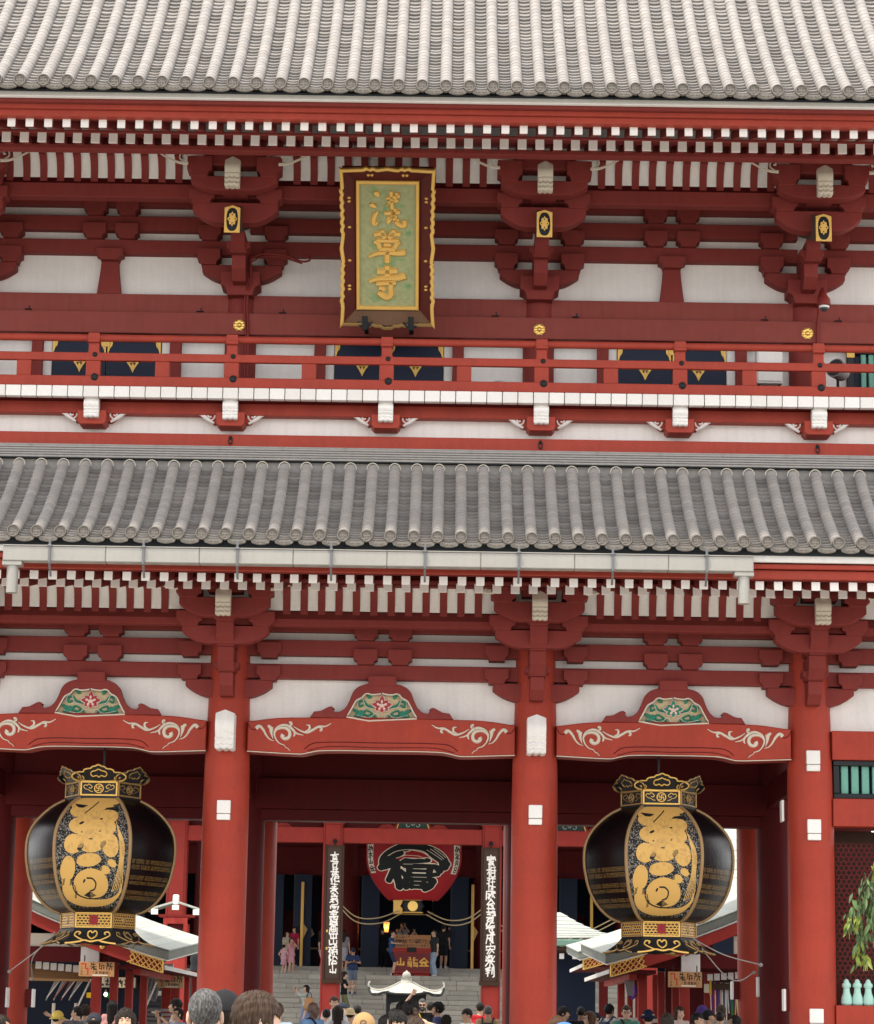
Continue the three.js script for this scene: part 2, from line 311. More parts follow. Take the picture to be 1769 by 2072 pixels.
function carvedNose(w, h, d, x, y, z, parent, name = 'carved_nose', m = M.white) {
  // a rolled cloud-shaped beam end: pointed brow, drum belly and two lips
  const seg = 22, pos = [], prof = [], top = h / 2;
  for (let i = 0; i <= seg; i++) { const t = i / seg; const belly = 0.2 * Math.sin(PI * Math.min(1, t / 0.6)) + (t > 0.5 ? 0.09 * Math.abs(Math.sin(PI * (t - 0.5) / 0.17)) : 0) + 0.03 * t; prof.push([top - h * t, d + belly * w * 1.3]); }
  const cols = 15;
  const P = (i, j) => { const s = j / cols * 2 - 1, [yy, zz] = prof[i]; const peak = i < 3 ? (1 - Math.abs(s)) * 0.05 * (1 - i / 3) : 0, scal = i > seg * 0.5 ? 0.075 * h * sstep(0.5, 0.62, i / seg) * (1 - Math.abs(Math.sin(s * PI * 1.5 + PI / 2))) * (i === seg ? 0.8 : 1) : 0; return [x + s * w / 2, y + yy + peak + scal * 0.6, z + zz + 0.02 * (1 - s * s)]; };
  for (let i = 0; i < seg; i++) for (let j = 0; j < cols; j++) { const a = P(i, j), b = P(i, j + 1), c = P(i + 1, j + 1), e = P(i + 1, j); pos.push(...a, ...e, ...c, ...a, ...c, ...b); }
  for (const j of [0, cols]) for (let i = 0; i < seg; i++) { const a = P(i, j), b = P(i + 1, j), c = [b[0], b[1], z], e = [a[0], a[1], z]; const q = j ? [a, b, c, a, c, e] : [a, c, b, a, e, c]; q.forEach((v) => pos.push(...v)); }
  for (const i of [0, seg]) for (let j = 0; j < cols; j++) { const a = P(i, j), b = P(i, j + 1), c = [b[0], b[1], z], e = [a[0], a[1], z]; const q = i ? [a, e, c, a, c, b] : [a, b, c, a, c, e]; q.forEach((v) => pos.push(...v)); }
  const g = new THREE.BufferGeometry(); g.setAttribute('position', new THREE.BufferAttribute(new Float32Array(pos), 3)); g.computeVertexNormals();
  return part(name, [g], m, parent);
}
for (const px of PX) {
  const p = part('pillar', frontPillar.clone(), M.red, gate, { at: [px, 0, 0], keepUV: true });
  if (Math.abs(px) < 3) { carvedNose(0.27, 0.52, 0.34, 0, 5.71, 0.28, p); whiteCap(4.60, 0.285, p); }
  else for (const y of [5.44, 4.45, 1.78]) whiteCap(y, 0.3, p);
}
// mid and rear pillars
const midP = pillarGeo(0.3, 0.3, 6.6, 1), rearP = pillarGeo(0.29, 0.3, 6.6, 1);
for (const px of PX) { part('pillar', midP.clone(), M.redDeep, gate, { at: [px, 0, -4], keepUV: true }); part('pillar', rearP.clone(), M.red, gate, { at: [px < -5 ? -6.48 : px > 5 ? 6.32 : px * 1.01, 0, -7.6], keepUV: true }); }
// white-edged red nail covers seen from the side on the inner pillars
for (const [x, y, z, s] of [[-6.0, 1.95, -4, 1], [-6.15, 1.98, -7.6, 1], [6.0, 2.3, -4, -1], [5.99, 2.3, -7.6, -1], [5.9, 4.75, -0.1, -1], [5.9, 2.05, -0.1, -1]]) {
  const c = grp('nail_cover', gate, [x, y, z]); part('cover_plate', [box(0.14, 0.30, 0.22, -s * 0.03, 0, 0)], M.redDeep, c); part('cover_edge', [box(0.035, 0.31, 0.23, s * 0.058, 0, 0)], M.white, c);
}

// --- lower rainbow beams with relief scrolls
function scrollGeos(sx) {   // white vine relief, measured from the outer end of the beam (metres, x to the middle)
  const k = 0.00075, o = (a) => a.map(([x, y]) => [sx * x * k, -y * k]);
  return [
    ribbon(o([[160, 540], [220, 490], [300, 560], [370, 680], [440, 750], [520, 775]]), (t) => 0.05 * (1 - t) + 0.008, 0.018),
    ribbon(o([[390, 480], [440, 520], [460, 620], [495, 740]]), (t) => 0.045 * Math.sin(PI * (0.2 + 0.8 * t)) + 0.006, 0.016), ribbon(o([[490, 510], [470, 580], [470, 650]]), 0.03, 0.014),
    ribbon(o([[830, 965], [790, 920], [735, 890], [720, 860], [620, 820], [540, 720], [520, 620], [570, 550], [680, 520], [780, 550], [820, 630], [790, 710], [720, 730], [670, 690], [690, 650]]), (t) => 0.012 + 0.04 * sstep(0.1, 0.8, t) + 0.012 * sstep(0.9, 1, t), 0.022, 44),
    ribbon(o([[505, 610], [560, 520], [680, 465], [780, 480], [860, 540], [940, 620], [1080, 660]]), (t) => 0.012 + 0.03 * Math.sin(PI * t), 0.018), ribbon(o([[780, 475], [850, 460], [835, 415], [800, 425]]), (t) => 0.016 + 0.03 * t, 0.018), ribbon(o([[895, 580], [910, 640], [890, 690]]), 0.03, 0.014),
    ribbon(o([[890, 490], [1000, 560], [1150, 605], [1260, 550], [1380, 485], [1500, 480], [1615, 420]]), (t) => 0.01 + 0.028 * Math.sin(PI * t), 0.016, 28), ribbon(o([[1110, 590], [1190, 540], [1190, 470], [1130, 458]]), (t) => 0.03 * Math.sin(PI * (0.15 + 0.8 * t)) + 0.004, 0.016), ribbon(o([[1370, 500], [1430, 520], [1420, 560], [1390, 565]]), 0.034, 0.016),
  ];
}
for (const b of BAYS) {
  const hw = bayHalf(b) - 0.30, beam = grp('rainbow_beam', gate, [b, 0, 0]);
  const yT = 5.965, yB = 5.50, kink = hw - 0.82;
  const top = spline([[0, yT + 0.012], [hw * 0.5, yT + 0.006], [hw - 0.45, yT - 0.005], [hw - 0.1, yT - 0.05], [hw, yT - 0.06]], 20).map((p) => [p[0], p[1]]);
  const bot = spline([[hw, yB - 0.03], [kink + 0.05, yB - 0.06], [kink, yB - 0.055], [kink - 0.2, yB - 0.012], [kink - 0.45, yB], [0, yB]], 20).map((p) => [Math.max(0, p[0]), p[1]]);
  const half = [...top, ...bot], full = [...half, ...half.slice().reverse().filter((p) => p[0] > 1e-6).map((p) => [-p[0], p[1]])];
  part('beam_body', [extr(full, -0.24, 0.24, [], 0.012)], M.red, beam);
  for (const s of [-1, 1]) {
    const gs = scrollGeos(-s).map((g) => T(g, s * hw, yT + 0.24, 0.24)); part('vine_relief', gs, M.cream, beam);
    // incised moulding lines over the arch
    for (const mg of [ribbon([[0, yB + 0.115, 0.24], [s * (kink - 0.35), yB + 0.115, 0.24], [s * (kink - 0.12), yB + 0.09, 0.24], [s * (kink - 0.01), yB + 0.01, 0.24]], () => 0.014, 0.008, 30), ribbon([[0, yB + 0.045, 0.24], [s * (kink - 0.3), yB + 0.045, 0.24], [s * (kink - 0.06), yB - 0.01, 0.24]], () => 0.012, 0.008, 30), ribbon([[s * hw, yT - 0.09, 0.24], [s * (hw - 0.05), yT - 0.17, 0.24], [s * (hw - 0.12), yT - 0.19, 0.24]], () => 0.012, 0.008, 12)]) part('moulding', [mg], M.redDeep, beam);
  }
  const edge = bot.slice().map((p) => [p[0], p[1] - 0.003]);
  const strip = [...edge, ...edge.slice().reverse().filter((p) => p[0] > 1e-6).map((p) => [-p[0], p[1]])];
  part('beam_edge', [ribbon(strip.map((p) => [p[0], p[1], 0.235]), () => 0.016, 0.014, 60)], M.cream, beam);
}
// right-hand side bay: frame, latticed window, hexagon grille and finials
const XE = 9.4;
part('side_beam', [B(6.54, XE, 5.48, 5.90, -0.18, 0.20)], M.red, gate); part('side_beam', [B(6.54, XE, 4.52, 4.92, -0.18, 0.20)], M.red, gate); part('side_beam', [B(6.54, XE, 0.35, 1.985, -0.18, 0.20)], M.red, gate);
{
  const w = grp('lattice_window', gate, [0, 0, 0]);
  part('window_frame', [B(6.56, XE, 5.40, 5.476, -0.05, 0.14), B(6.56, XE, 4.924, 5.0, -0.05, 0.14), B(6.56, 6.65, 5.0, 5.40, -0.05, 0.138)], M.lacquer, w);
  for (let i = 0; i < 16; i++) part('slat', [box(0.105, 0.42, 0.05, 6.735 + i * 0.152, 5.2, 0.03)], M.green, w);
  part('window_back', [B(6.56, XE, 4.95, 5.45, -0.14, -0.1)], M.navy, w);
  const s = grp('hexagon_grille', gate), hex = [];
  const r = 0.043, t = 0.011;
  for (let j = 0; j < 36; j++) for (let i = 0; i < 19; i++) {
    const cx = 6.60 + i * r * 1.732 + (j % 2) * r * 0.866, cy = 2.0 + j * r * 1.5; if (cy > 4.52) continue;
    const o = [], q = []; for (let k = 0; k < 6; k++) { const a = PI / 6 + k * PI / 3; o.push([cx + r * Math.cos(a), cy + r * Math.sin(a)]); q.push([cx + (r - t) * Math.cos(a), cy + (r - t) * Math.sin(a)]); }
    hex.push(extr(o, -0.02, 0.0, [q]));
  }
  part('grille_cells', hex, M.redDeep, s, { kind: 'stuff' });
  part('grille_back', [B(6.56, XE, 1.99, 4.52, -0.8, -0.77)], M.woodDark, gate);
  const f = [[0.001, 0.375], [0.022, 0.365], [0.036, 0.345], [0.04, 0.325], [0.064, 0.30], [0.066, 0.265], [0.044, 0.245], [0.046, 0.225], [0.05, 0.18], [0.075, 0.11], [0.08, 0.04], [0.075, 0.0], [0.001, 0.0]].map((p) => new THREE.Vector2(p[0], p[1]));
  const fg = new THREE.LatheGeometry(f.reverse(), 20);
  for (let i = 0; i < 7; i++) part('finial', fg.clone(), M.mint, gate, { at: [6.71 + i * 0.155, 1.985, 0.09] });
}

// --- kaerumata: frog-leg struts with carved flowers
function kaerumata(bx, petal, leafc, label) {
  const k = grp('frog_leg_strut', gate, [bx, 5.975, 0.1]);
  const outer = [...spline([[0, 0.505], [0.2, 0.503], [0.34, 0.46], [0.42, 0.385], [0.465, 0.27], [0.52, 0.16], [0.6, 0.092], [0.675, 0.078]], 18), [0.71, 0.12], ...spline([[0.69, 0.135], [0.73, 0.165], [0.79, 0.15], [0.88, 0.10], [0.985, 0.085]], 8), [1.04, 0.0]].map((p) => [p[0], p[1]]);
  const inner = spline([[0, 0.365], [0.05, 0.352], [0.16, 0.345], [0.20, 0.358], [0.25, 0.345], [0.29, 0.30], [0.37, 0.255], [0.43, 0.15], [0.51, 0.0]], 22).map((p) => [Math.max(0, p[0]), Math.max(0.001, p[1])]);
  const sym = (h) => [...h, ...h.slice().reverse().filter((p) => p[0] > 1e-6).map((p) => [-p[0], p[1]])];
  const hole = sym(inner).map((p) => [p[0], Math.max(p[1], 0.004)]);
  part('strut_frame', [extr(sym(outer), 0, 0.14, [hole], 0.006)], M.redOldShade, k);
  part('strut_back', [extr(hole.map((p) => [p[0] * 0.99, p[1] * 0.99]), 0.02, 0.05)], mat([0.62, 0.50, 0.31], { map: texPlaster, roughness: 0.8 }), k);
  part('strut_rim', [ribbon(sym(inner).map((p) => [p[0], p[1], 0.138]), () => 0.024, 0.012, 70)], M.cream, k);
  const pc = mat(petal, { roughness: 0.6, map: texPaint }), pw = mat([0.75, 0.55, 0.5], { roughness: 0.6 }), lf = mat(leafc, { roughness: 0.6, map: texPaint }), pale = mat([0.62, 0.68, 0.58], { roughness: 0.7 });
  const cy = 0.19, flower = grp('carved_flower', k, [0, cy, 0.06]);
  const ang = [90, 140, 40, 172, 8, 218, 322, 270], len = [0.17, 0.13, 0.13, 0.165, 0.165, 0.13, 0.13, 0.115];
  ang.forEach((a, i) => {
    const L = len[i], pet = [[0, -0.02], [L * 0.35, -0.045], [L * 0.75, -0.035], [L, 0], [L * 0.75, 0.035], [L * 0.35, 0.045], [0, 0.02]];
    part('petal_edge', [T(extr(pet, 0, 0.035, [], 0.006), 0, 0, 0, 0, 0, a * PI / 180)], pw, flower);
    part('petal', [T(extr(pet.map((p) => [p[0] * 0.86 + 0.004, p[1] * 0.74]), 0.02, 0.05, [], 0.008), 0, 0, 0, 0, 0, a * PI / 180)], pc, flower);
  });
  for (let i = 0; i < 5; i++) part('inner_petal', [T(extr([[0.02, 0], [0.06, -0.02], [0.085, 0], [0.06, 0.02]], 0.045, 0.068, [], 0.004), 0, 0, 0, 0, 0, (90 + i * 72) * PI / 180)], pw, flower);
  for (const s of [-1, 1]) for (const [a, b, l, an] of [[0.15, 0.05, 0.13, -0.9], [0.32, 0.06, 0.12, 0.5], [0.16, 0.27, 0.1, 0.9], [0.06, -0.01, 0.1, -0.3]]) part('leaf', [T(extr([[0, -0.008], [l * 0.3, -0.03], [l * 0.75, -0.02], [l, 0], [l * 0.7, 0.025], [l * 0.3, 0.03]], 0, 0.03, [], 0.005), s * a, b + 0.02, 0.055, 0, 0, s > 0 ? an : PI - an)], lf, k);
  part('flower_heart', [sph(0.045, 0, 0, 0.045, 1, 0.7, 0.6)], pw, flower);
  for (const s of [-1, 1]) {
    part('leaf', [T(extr([[0, -0.01], [0.05, -0.05], [0.13, -0.03], [0.18, 0], [0.12, 0.035], [0.05, 0.045]], 0, 0.03, [], 0.006), s * 0.24, 0.095, 0.06, 0, 0, s > 0 ? -0.35 : PI + 0.35)], lf, k);
    part('vine', [ribbon([[s * 0.12, 0.17, 0.055], [s * 0.22, 0.2, 0.055], [s * 0.27, 0.26, 0.055], [s * 0.33, 0.235, 0.055], [s * 0.32, 0.18, 0.055], [s * 0.27, 0.2, 0.055]], () => 0.034, 0.03, 30), ribbon([[s * 0.1, 0.03, 0.055], [s * 0.17, 0.1, 0.055], [s * 0.24, 0.12, 0.055], [s * 0.25, 0.06, 0.055], [s * 0.2, 0.045, 0.055]], () => 0.03, 0.03, 26)], lf, k);
    part('vine_edge', [ribbon([[s * 0.13, 0.145, 0.06], [s * 0.23, 0.175, 0.06], [s * 0.29, 0.28, 0.06], [s * 0.35, 0.25, 0.06], [s * 0.35, 0.17, 0.06]], () => 0.012, 0.03, 26), ribbon([[s * 0.03, 0.01, 0.06], [s * 0.09, 0.075, 0.06], [s * 0.15, 0.03, 0.06], [s * 0.2, 0.015, 0.06], [s * 0.28, 0.03, 0.06], [s * 0.38, 0.055, 0.06]], () => 0.014, 0.03, 26)], pale, k);
  }
}
kaerumata(-4.24, [0.42, 0.05, 0.05], [0.03, 0.22, 0.14]); kaerumata(0, [0.42, 0.05, 0.05], [0.03, 0.22, 0.14]); kaerumata(4.24, [0.03, 0.25, 0.15], [0.03, 0.22, 0.14]);

// --- wall planes: plaster and through-beams
function wallBand(y0, y1, z, m, name, x0 = XL, x1 = XR) { return part(name, [B(x0, x1, y0, y1, z - 0.3, z, 0.006)], m, gate); }
const segs = [[-6.24, -2.24], [-2.24, 2.24], [2.24, 6.24]];
for (const [a, b] of [...segs, [6.24, XR], [XL, -6.24]]) {
  part('plaster_panel', [B(a, b, 5.6, 8.0, -0.10, -0.02, 0.002)], M.plaster, gate);
  part('plaster_panel', [B(a, b, 9.9, 13.9, -0.10, -0.02, 0.002)], M.plaster, gate);
  part('through_beam', [B(a + 0.1, b - 0.1, 6.892, 7.12, -0.14, 0.15)], M.redOldShade, gate);
  part('through_beam', [B(a + 0.1, b - 0.1, 6.55, 6.763, -0.14, 0.15)], M.redOldShade, gate);
  part('through_beam', [B(a + 0.1, b - 0.1, 7.243, 7.55, -0.14, 0.14)], M.redOldShade, gate);
  part('through_beam', [B(a + 0.1, b - 0.1, 13.337, 13.562, -0.14, 0.15)], M.redOldShade, gate);
  part('through_beam', [B(a + 0.1, b - 0.1, 12.972, 13.188, -0.14, 0.15)], M.redOldShade, gate);
  part('through_beam', [B(a + 0.1, b - 0.1, 13.728, 13.9, -0.14, 0.14)], M.redOldShade, gate);
  part('head_beam', [B(a + 0.15, b - 0.15, 12.02, 12.336, -0.16, 0.16)], M.redDust, gate);
}
part('lintel_rail', [B(XL, XR, 11.683, 12.013, 0.0, 0.33)], M.redDust, gate);
// upper pillars
const upP = pillarGeo(0.235, 9.6, 12.35, 1);
for (const px of PX) part('upper_pillar', upP.clone(), M.redOldShade, gate, { at: [px, 0, 0.02], keepUV: true });

// --- bearing blocks and bracket arms
const blockCache = {};
function blockGeo(w, h, tp, d = 0.34) {   // top rectangle h, then a hollow-curved taper tp
  const key = [w, h, tp, d].map((v) => v.toFixed(3)).join(); if (blockCache[key]) return blockCache[key].clone();
  const nw = w * 0.66, half = [[w / 2, h / 2], [w / 2, -h / 2]]; for (let i = 1; i <= 5; i++) { const t = i / 5; half.push([lerp(w / 2, nw / 2, Math.sqrt(1 - (1 - t) * (1 - t))), -h / 2 - tp * t]); }
  const q = [...half, ...half.slice().reverse().map((p) => [-p[0], p[1]])];
  return (blockCache[key] = extr(q, -d / 2, d / 2, [], 0.006)).clone();
}
function block(parent, x, yT, yM, yB, z, w, m = M.redOldShade, d = 0.34) { const h = yT - yM; return part('bearing_block', [T(blockGeo(w, h, yM - yB, d), x, (yT + yM) / 2, z - d / 2)], m, parent); }
function boat(parent, x, yT, yB, z, half, m = M.redOldShade, d = 0.24, notch = 0) {
  const h = yT - yB, q = [[half, yT], [half, yT - h * 0.38]]; for (let i = 1; i <= 8; i++) { const t = i / 8; q.push([half * (1 - 0.62 * t), yB + h * 0.62 * Math.pow(1 - t, 1.9)]); }
  const poly = [...q, ...q.slice().reverse().map((p) => [-p[0], p[1]])];
  return part('bracket_arm', [T(extr(poly, -d, 0, [], 0.008), x, 0, z)], m, parent);
}
const stack = (parent, x, y0, y1, z0, z1, w, m = M.redOldShade) => part('bracket_arm', [(() => { // projecting arm with a chamfered underside
  const q = [[z0, y1], [z1, y1], [z1, y0 + (y1 - y0) * 0.42], [z1 - 0.16, y0], [z0, y0]];
  return T(extr(q.map((p) => [p[0], p[1]]), -w / 2, w / 2, [], 0.006), x, 0, 0, 0, -PI / 2, 0);
})()], m, parent);
const L5 = 6.9, R5 = -3.3;   // roll of the survey lines at the measured pillars
const hl = (zz, z) => hgt(1124 + 0.5 * zz - L5, z), hu = (zz, z) => hgt(276.4 + 0.5 * zz + R5, z);
function lowerBracket(px) {
  const b = grp('bracket_set', gate, [px, 0, 0]);
  for (const s of [-1, 1]) {
    block(b, s * 0.575, hl(375, .2), hl(415, .2), hl(437, .2), 0.24, 0.35); block(b, s * 0.575, hl(470, .2), hl(508, .2), hl(530, .2), 0.24, 0.35);
  }
  boat(b, 0, hl(530, .15), hl(602, .15), 0.2, 0.63);
  stack(b, 0, hl(590, .62), hl(500, .65), 0, 0.66, 0.2); block(b, 0, hl(462, .6), hl(482, .6), hl(500, .6), 0.72, 0.36);
  stack(b, 0, hl(485, .9), hl(395, .9), 0, 0.9, 0.235); block(b, 0, hl(350, .88), hl(372, .88), hl(395, .88), 0.98, 0.37);
  stack(b, 0, hl(375, 1.15), hl(292, 1.15), 0, 1.17, 0.25); block(b, 0, hl(252, 1.2), hl(276, 1.2), hl(292, 1.2), 1.28, 0.37);
  boat(b, 0, hl(310, 1.04), hl(382, 1.04), 1.04, 0.62); boat(b, 0, hl(195, 1.34), hl(272, 1.34), 1.34, 0.645);
  for (const s of [-1, 1]) { block(b, s * 0.52, hl(250, 1.08), hl(290, 1.08), hl(311, 1.08), 1.08, 0.37); block(b, s * 0.51, hl(138, 1.38), hl(178, 1.38), hl(196, 1.38), 1.38, 0.36); }
  part('bracket_arm', [box(0.5, 0.2, 0.3, 0, hl(150, 1.2), 1.12)], M.redOldShade, b);
  carvedNose(0.215, hl(165, 1.55) - hl(268, 1.55), 0.1, 0, (hl(165, 1.55) + hl(268, 1.55)) / 2, 1.45, b, 'beam_nose', M.cream);
  curls(b, hl(140, 1.45), 1.42, 0.99);
}
function curls(b, y, z, x0) {
  for (const s of [-1, 1]) part('scroll_curl', [ribbon([[s * (x0 - 0.33), y - 0.07, z], [s * (x0 - 0.2), y - 0.06, z], [s * (x0 - 0.05), y + 0.0, z], [s * (x0 + 0.08), y + 0.07, z]], (t) => 0.05 * (1 - 0.6 * t), 0.03), ribbon([[s * (x0 - 0.27), y - 0.05, z], [s * (x0 - 0.21), y + 0.0, z], [s * (x0 - 0.22), y + 0.07, z], [s * (x0 - 0.28), y + 0.075, z], [s * (x0 - 0.29), y + 0.035, z], [s * (x0 - 0.255), y + 0.03, z]], () => 0.022, 0.025, 24)], M.cream, b);
}
function upperBracket(px) {
  const b = grp('bracket_set', gate, [px, 0, 0]);
  part('bearing_block', [T(blockGeo(0.58, hu(565, .4) - hu(618, .4), hu(618, .4) - hu(660, .4), 0.66), 0, (hu(565, .4) + hu(618, .4)) / 2, 0.09)], M.redOldShade, b);
  boat(b, 0, hu(540, .2), hu(605, .2), 0.22, 0.595);
  for (const s of [-1, 1]) { block(b, s * 0.5, hu(475, .2), hu(515, .2), hu(540, .2), 0.25, 0.35); block(b, s * 0.5, hu(380, .2), hu(415, .2), hu(440, .2), 0.25, 0.35); }
  stack(b, 0, hu(592, .78), hu(498, .78), 0, 0.8, 0.205); block(b, 0, hu(455, .78), hu(478, .78), hu(500, .78), 0.95, 0.35);
  stack(b, 0, hu(470, 1.1), hu(400, 1.1), 0, 1.12, 0.21);
  boat(b, 0, hu(285, 1.66), hu(366, 1.66), 1.66, 0.62); boat(b, 0, hu(180, 2.0), hu(236, 2.0), 2.02, 0.625);
  for (const s of [-1, 1]) { block(b, s * 0.49, hu(228, 1.7), hu(264, 1.7), hu(286, 1.7), 1.70, 0.375); block(b, s * 0.5, hu(98, 2.05), hu(150, 2.05), hu(180, 2.05), 2.06, 0.36); }
  part('bracket_arm', [box(0.9, 0.16, 0.3, 0, hu(120, 1.9), 1.85)], M.redOldShade, b);
  part('bracket_arm', [box(0.36, hu(228, 1.75) - hu(258, 1.75), 0.5, 0, (hu(225, 1.75) + hu(258, 1.75)) / 2, 1.55)], M.redOldShade, b);
  carvedNose(0.215, hu(115, 2.3) - hu(222, 2.3), 0.12, 0, (hu(115, 2.3) + hu(222, 2.3)) / 2, 2.2, b, 'beam_nose', M.cream);
  // tail rafter with a gilt end plate
  const ye = (hu(297, 2.1) + hu(407, 2.1)) / 2, he = hu(297, 2.1) - hu(407, 2.1);
  const q = [[0.1, ye + 0.95], [2.08, ye + he * 0.42], [2.08, ye - he * 0.5], [0.1, ye + 0.5]];
  part('tail_rafter', [T(extr(q, -0.105, 0.105, [], 0.006), 0, 0, 0, 0, -PI / 2, 0)], mat([0.11, 0.07, 0.06], { map: texDust, roughness: 0.8 }), b);
  const plate = grp('end_plate', b, [0, ye, 2.085]);
  part('plate_ground', [extr([[0.1, -he / 2 + .01], [0.1, he * 0.4], [0, he * 0.48], [-0.1, he * 0.4], [-0.1, -he / 2 + .01]], 0, 0.014)], M.lacquer, plate);
  const rim = [[0.112, -he / 2], [0.112, he * 0.41], [0, he / 2], [-0.112, he * 0.41], [-0.112, -he / 2]], ov = []; for (let i = 0; i < 28; i++) { const a = i / 28 * 2 * PI; ov.push([0.082 * Math.sign(Math.cos(a)) * Math.pow(Math.abs(Math.cos(a)), 0.8), -0.008 + he * 0.43 * Math.sign(Math.sin(a)) * Math.pow(Math.abs(Math.sin(a)), 0.75)]); }
  part('plate_rim', [extr(rim, 0.002, 0.028, [ov], 0.003)], M.goldMatt, plate);
  const lob = []; for (let i = 0; i < 48; i++) { const a = i / 48 * 2 * PI, r = 1 + 0.13 * Math.cos(a * 8); lob.push([0.062 * r * Math.cos(a) * (1 - 0.25 * Math.abs(Math.sin(a))), 0.098 * r * Math.sin(a)]); }
  const holes = [[0, 0.062], [0, -0.062], [0.042, 0], [-0.042, 0]].map(([x, y]) => [0, 1, 2, 3, 4, 5].map((k) => [x + 0.01 * Math.cos(k), y + 0.013 * Math.sin(k)]));
  part('plate_crest', [extr(lob, 0.012, 0.03, holes, 0.003)], M.goldMatt, plate);
  curls(b, hu(110, 2.2), 2.2, 0.98);
}
for (const px of PX) { lowerBracket(px); upperBracket(px); }
// paired blocks and posts in the middle of each bay
for (const b of BAYS) {
  const m = grp('strut_blocks', gate, [b, 0, 0]);
  for (const s of [-1, 1]) {
    block(m, s * 0.252, 7.3, 7.185, 7.12, 0.24, 0.35); block(m, s * 0.252, 6.99, 6.835, 6.763, 0.24, 0.35);
    block(m, s * 0.245, 13.84, 13.65, 13.562, 0.24, 0.35); block(m, s * 0.245, 13.43, 13.272, 13.188, 0.24, 0.35);
  }
  part('bearing_block', [box(0.41, 0.15, 0.2, 0, 6.52, 0.16)], M.redOldShade, m);
  block(m, 0, 13.03, 12.93, 12.85, 0.24, 0.41);
  part('bay_post', [extr([[0.13, 12.86], [0.14, 12.7], [0.165, 12.5], [0.185, 12.336], [-0.185, 12.336], [-0.165, 12.5], [-0.14, 12.7], [-0.13, 12.86]], 0, 0.12, [], 0.006)], M.redOldShade, m);
}


// --- curved cove ribs (shirin), purlins
function cove(yB, zB, yT, zT, rib, beamB, beamT, zBeam, pitch, gapHalf) {
  const e = grp('eave_cove', gate), curve = (o) => { const q = []; for (let i = 0; i <= 10; i++) { const a = i / 10; q.push([lerp(zB, zT, 1 - Math.cos(a * PI / 2)) + 0.02 * o, lerp(yB, yT, Math.sin(a * PI / 2)) - o]); } return q; };
  part('cove_panel', [swapXZ(extr([...curve(0), ...curve(-0.03).reverse()], XL, XR))], M.plaster, e);
  const rg = [...curve(0.055), ...curve(0.0).reverse()];
  const g0 = swapXZ(extr(rg, -0.053, 0.053));
  const rgeo = fixUV(g0, 2);
  for (let i = -32; i <= 33; i++) { const x = (i + 0.5) * pitch; if (x < XL || x > XR || PX.some((p) => Math.abs(x - p) < gapHalf)) continue; shared('cove_rib', rgeo, M.redOldShade, e, x, 0, 0); }
  part('purlin', [B(XL, XR, beamB, beamT, zBeam - 0.22, zBeam)], M.redOldShade, e);
}
cove(hgt(1240, 0.97), 0.97, hgt(1188, 1.14), 1.14, 0, hgt(1275, .74), hgt(1256, .95), 0.95, 0.25, 0.66);
cove(hgt(370, 1.56), 1.56, hgt(316, 1.78), 1.78, 0, hgt(417, 1.34), hgt(380, 1.55), 1.55, 0.247, 0.66);
// ceilings between the wall and the outer purlins
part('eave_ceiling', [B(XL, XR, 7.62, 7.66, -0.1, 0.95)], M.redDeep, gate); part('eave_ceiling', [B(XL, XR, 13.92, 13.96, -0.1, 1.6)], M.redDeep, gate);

// --- rafters: name, tip height and depth
function rafterRow(parent, pitch, x0, n, w, yTipB, yTipT, zTip, zIn, rise, endMat) {
  const h = yTipT - yTipB, L = zTip - zIn, body = extr([[0, 0], [0, h], [L, h - rise], [L, -rise]].map((p) => [p[0], p[1]]), -w / 2, w / 2, [], 0.003);
  swapXZ(body); body.translate(0, rise, 0);
  const bg = fixUV(body, 2), cap = fixUV(box(w * 1.02, h * 1.02, 0.03, 0, h / 2, 0, 0.004), 2);
  for (let i = 0; i < n; i++) { const r = shared('rafter', bg, M.redOldShade, parent, x0 + i * pitch, yTipB, zIn); r.rotation.z = (rnd() - 0.5) * 0.006; shared('rafter_end', cap, [endMat, M.whiteA, M.whiteB][Math.floor(rnd() * 3)], parent, x0 + i * pitch + (rnd() - 0.5) * 0.006, yTipB + (rnd() - 0.5) * 0.005, zTip + 0.012, 0, 0, (rnd() - 0.5) * 0.03); }
}
const eaveU = grp('upper_eave', gate), eaveL = grp('lower_eave', gate);
const x0 = (xr, p) => xr - Math.ceil((xr - XL) / p) * p;
rafterRow(eaveU, 0.2468, x0(0.8754, 0.2468), 66, 0.104, hgt(268.5, 4.45), hgt(251.5, 4.45), 4.45, 3.42, hgt(274, 3.42) - hgt(268.5, 4.45), M.white);
rafterRow(eaveU, 0.2469, x0(0.8806, 0.2469), 66, 0.12, hgt(299.5, 3.45), hgt(279, 3.45), 3.45, 2.15, hgt(316, 2.15) - hgt(299.5, 3.45), M.white);
rafterRow(eaveL, 0.2505, x0(0.8679, 0.2505), 66, 0.112, hgt(1184, 3.3), hgt(1167, 3.3), 3.3, 2.4, hgt(1181, 2.4) - hgt(1184, 3.3), M.white);
rafterRow(eaveL, 0.2505, x0(0.8581, 0.2505), 66, 0.12, hgt(1199, 2.5), hgt(1180.5, 2.5), 2.5, 1.3, hgt(1193, 1.3) - hgt(1199, 2.5), M.white);
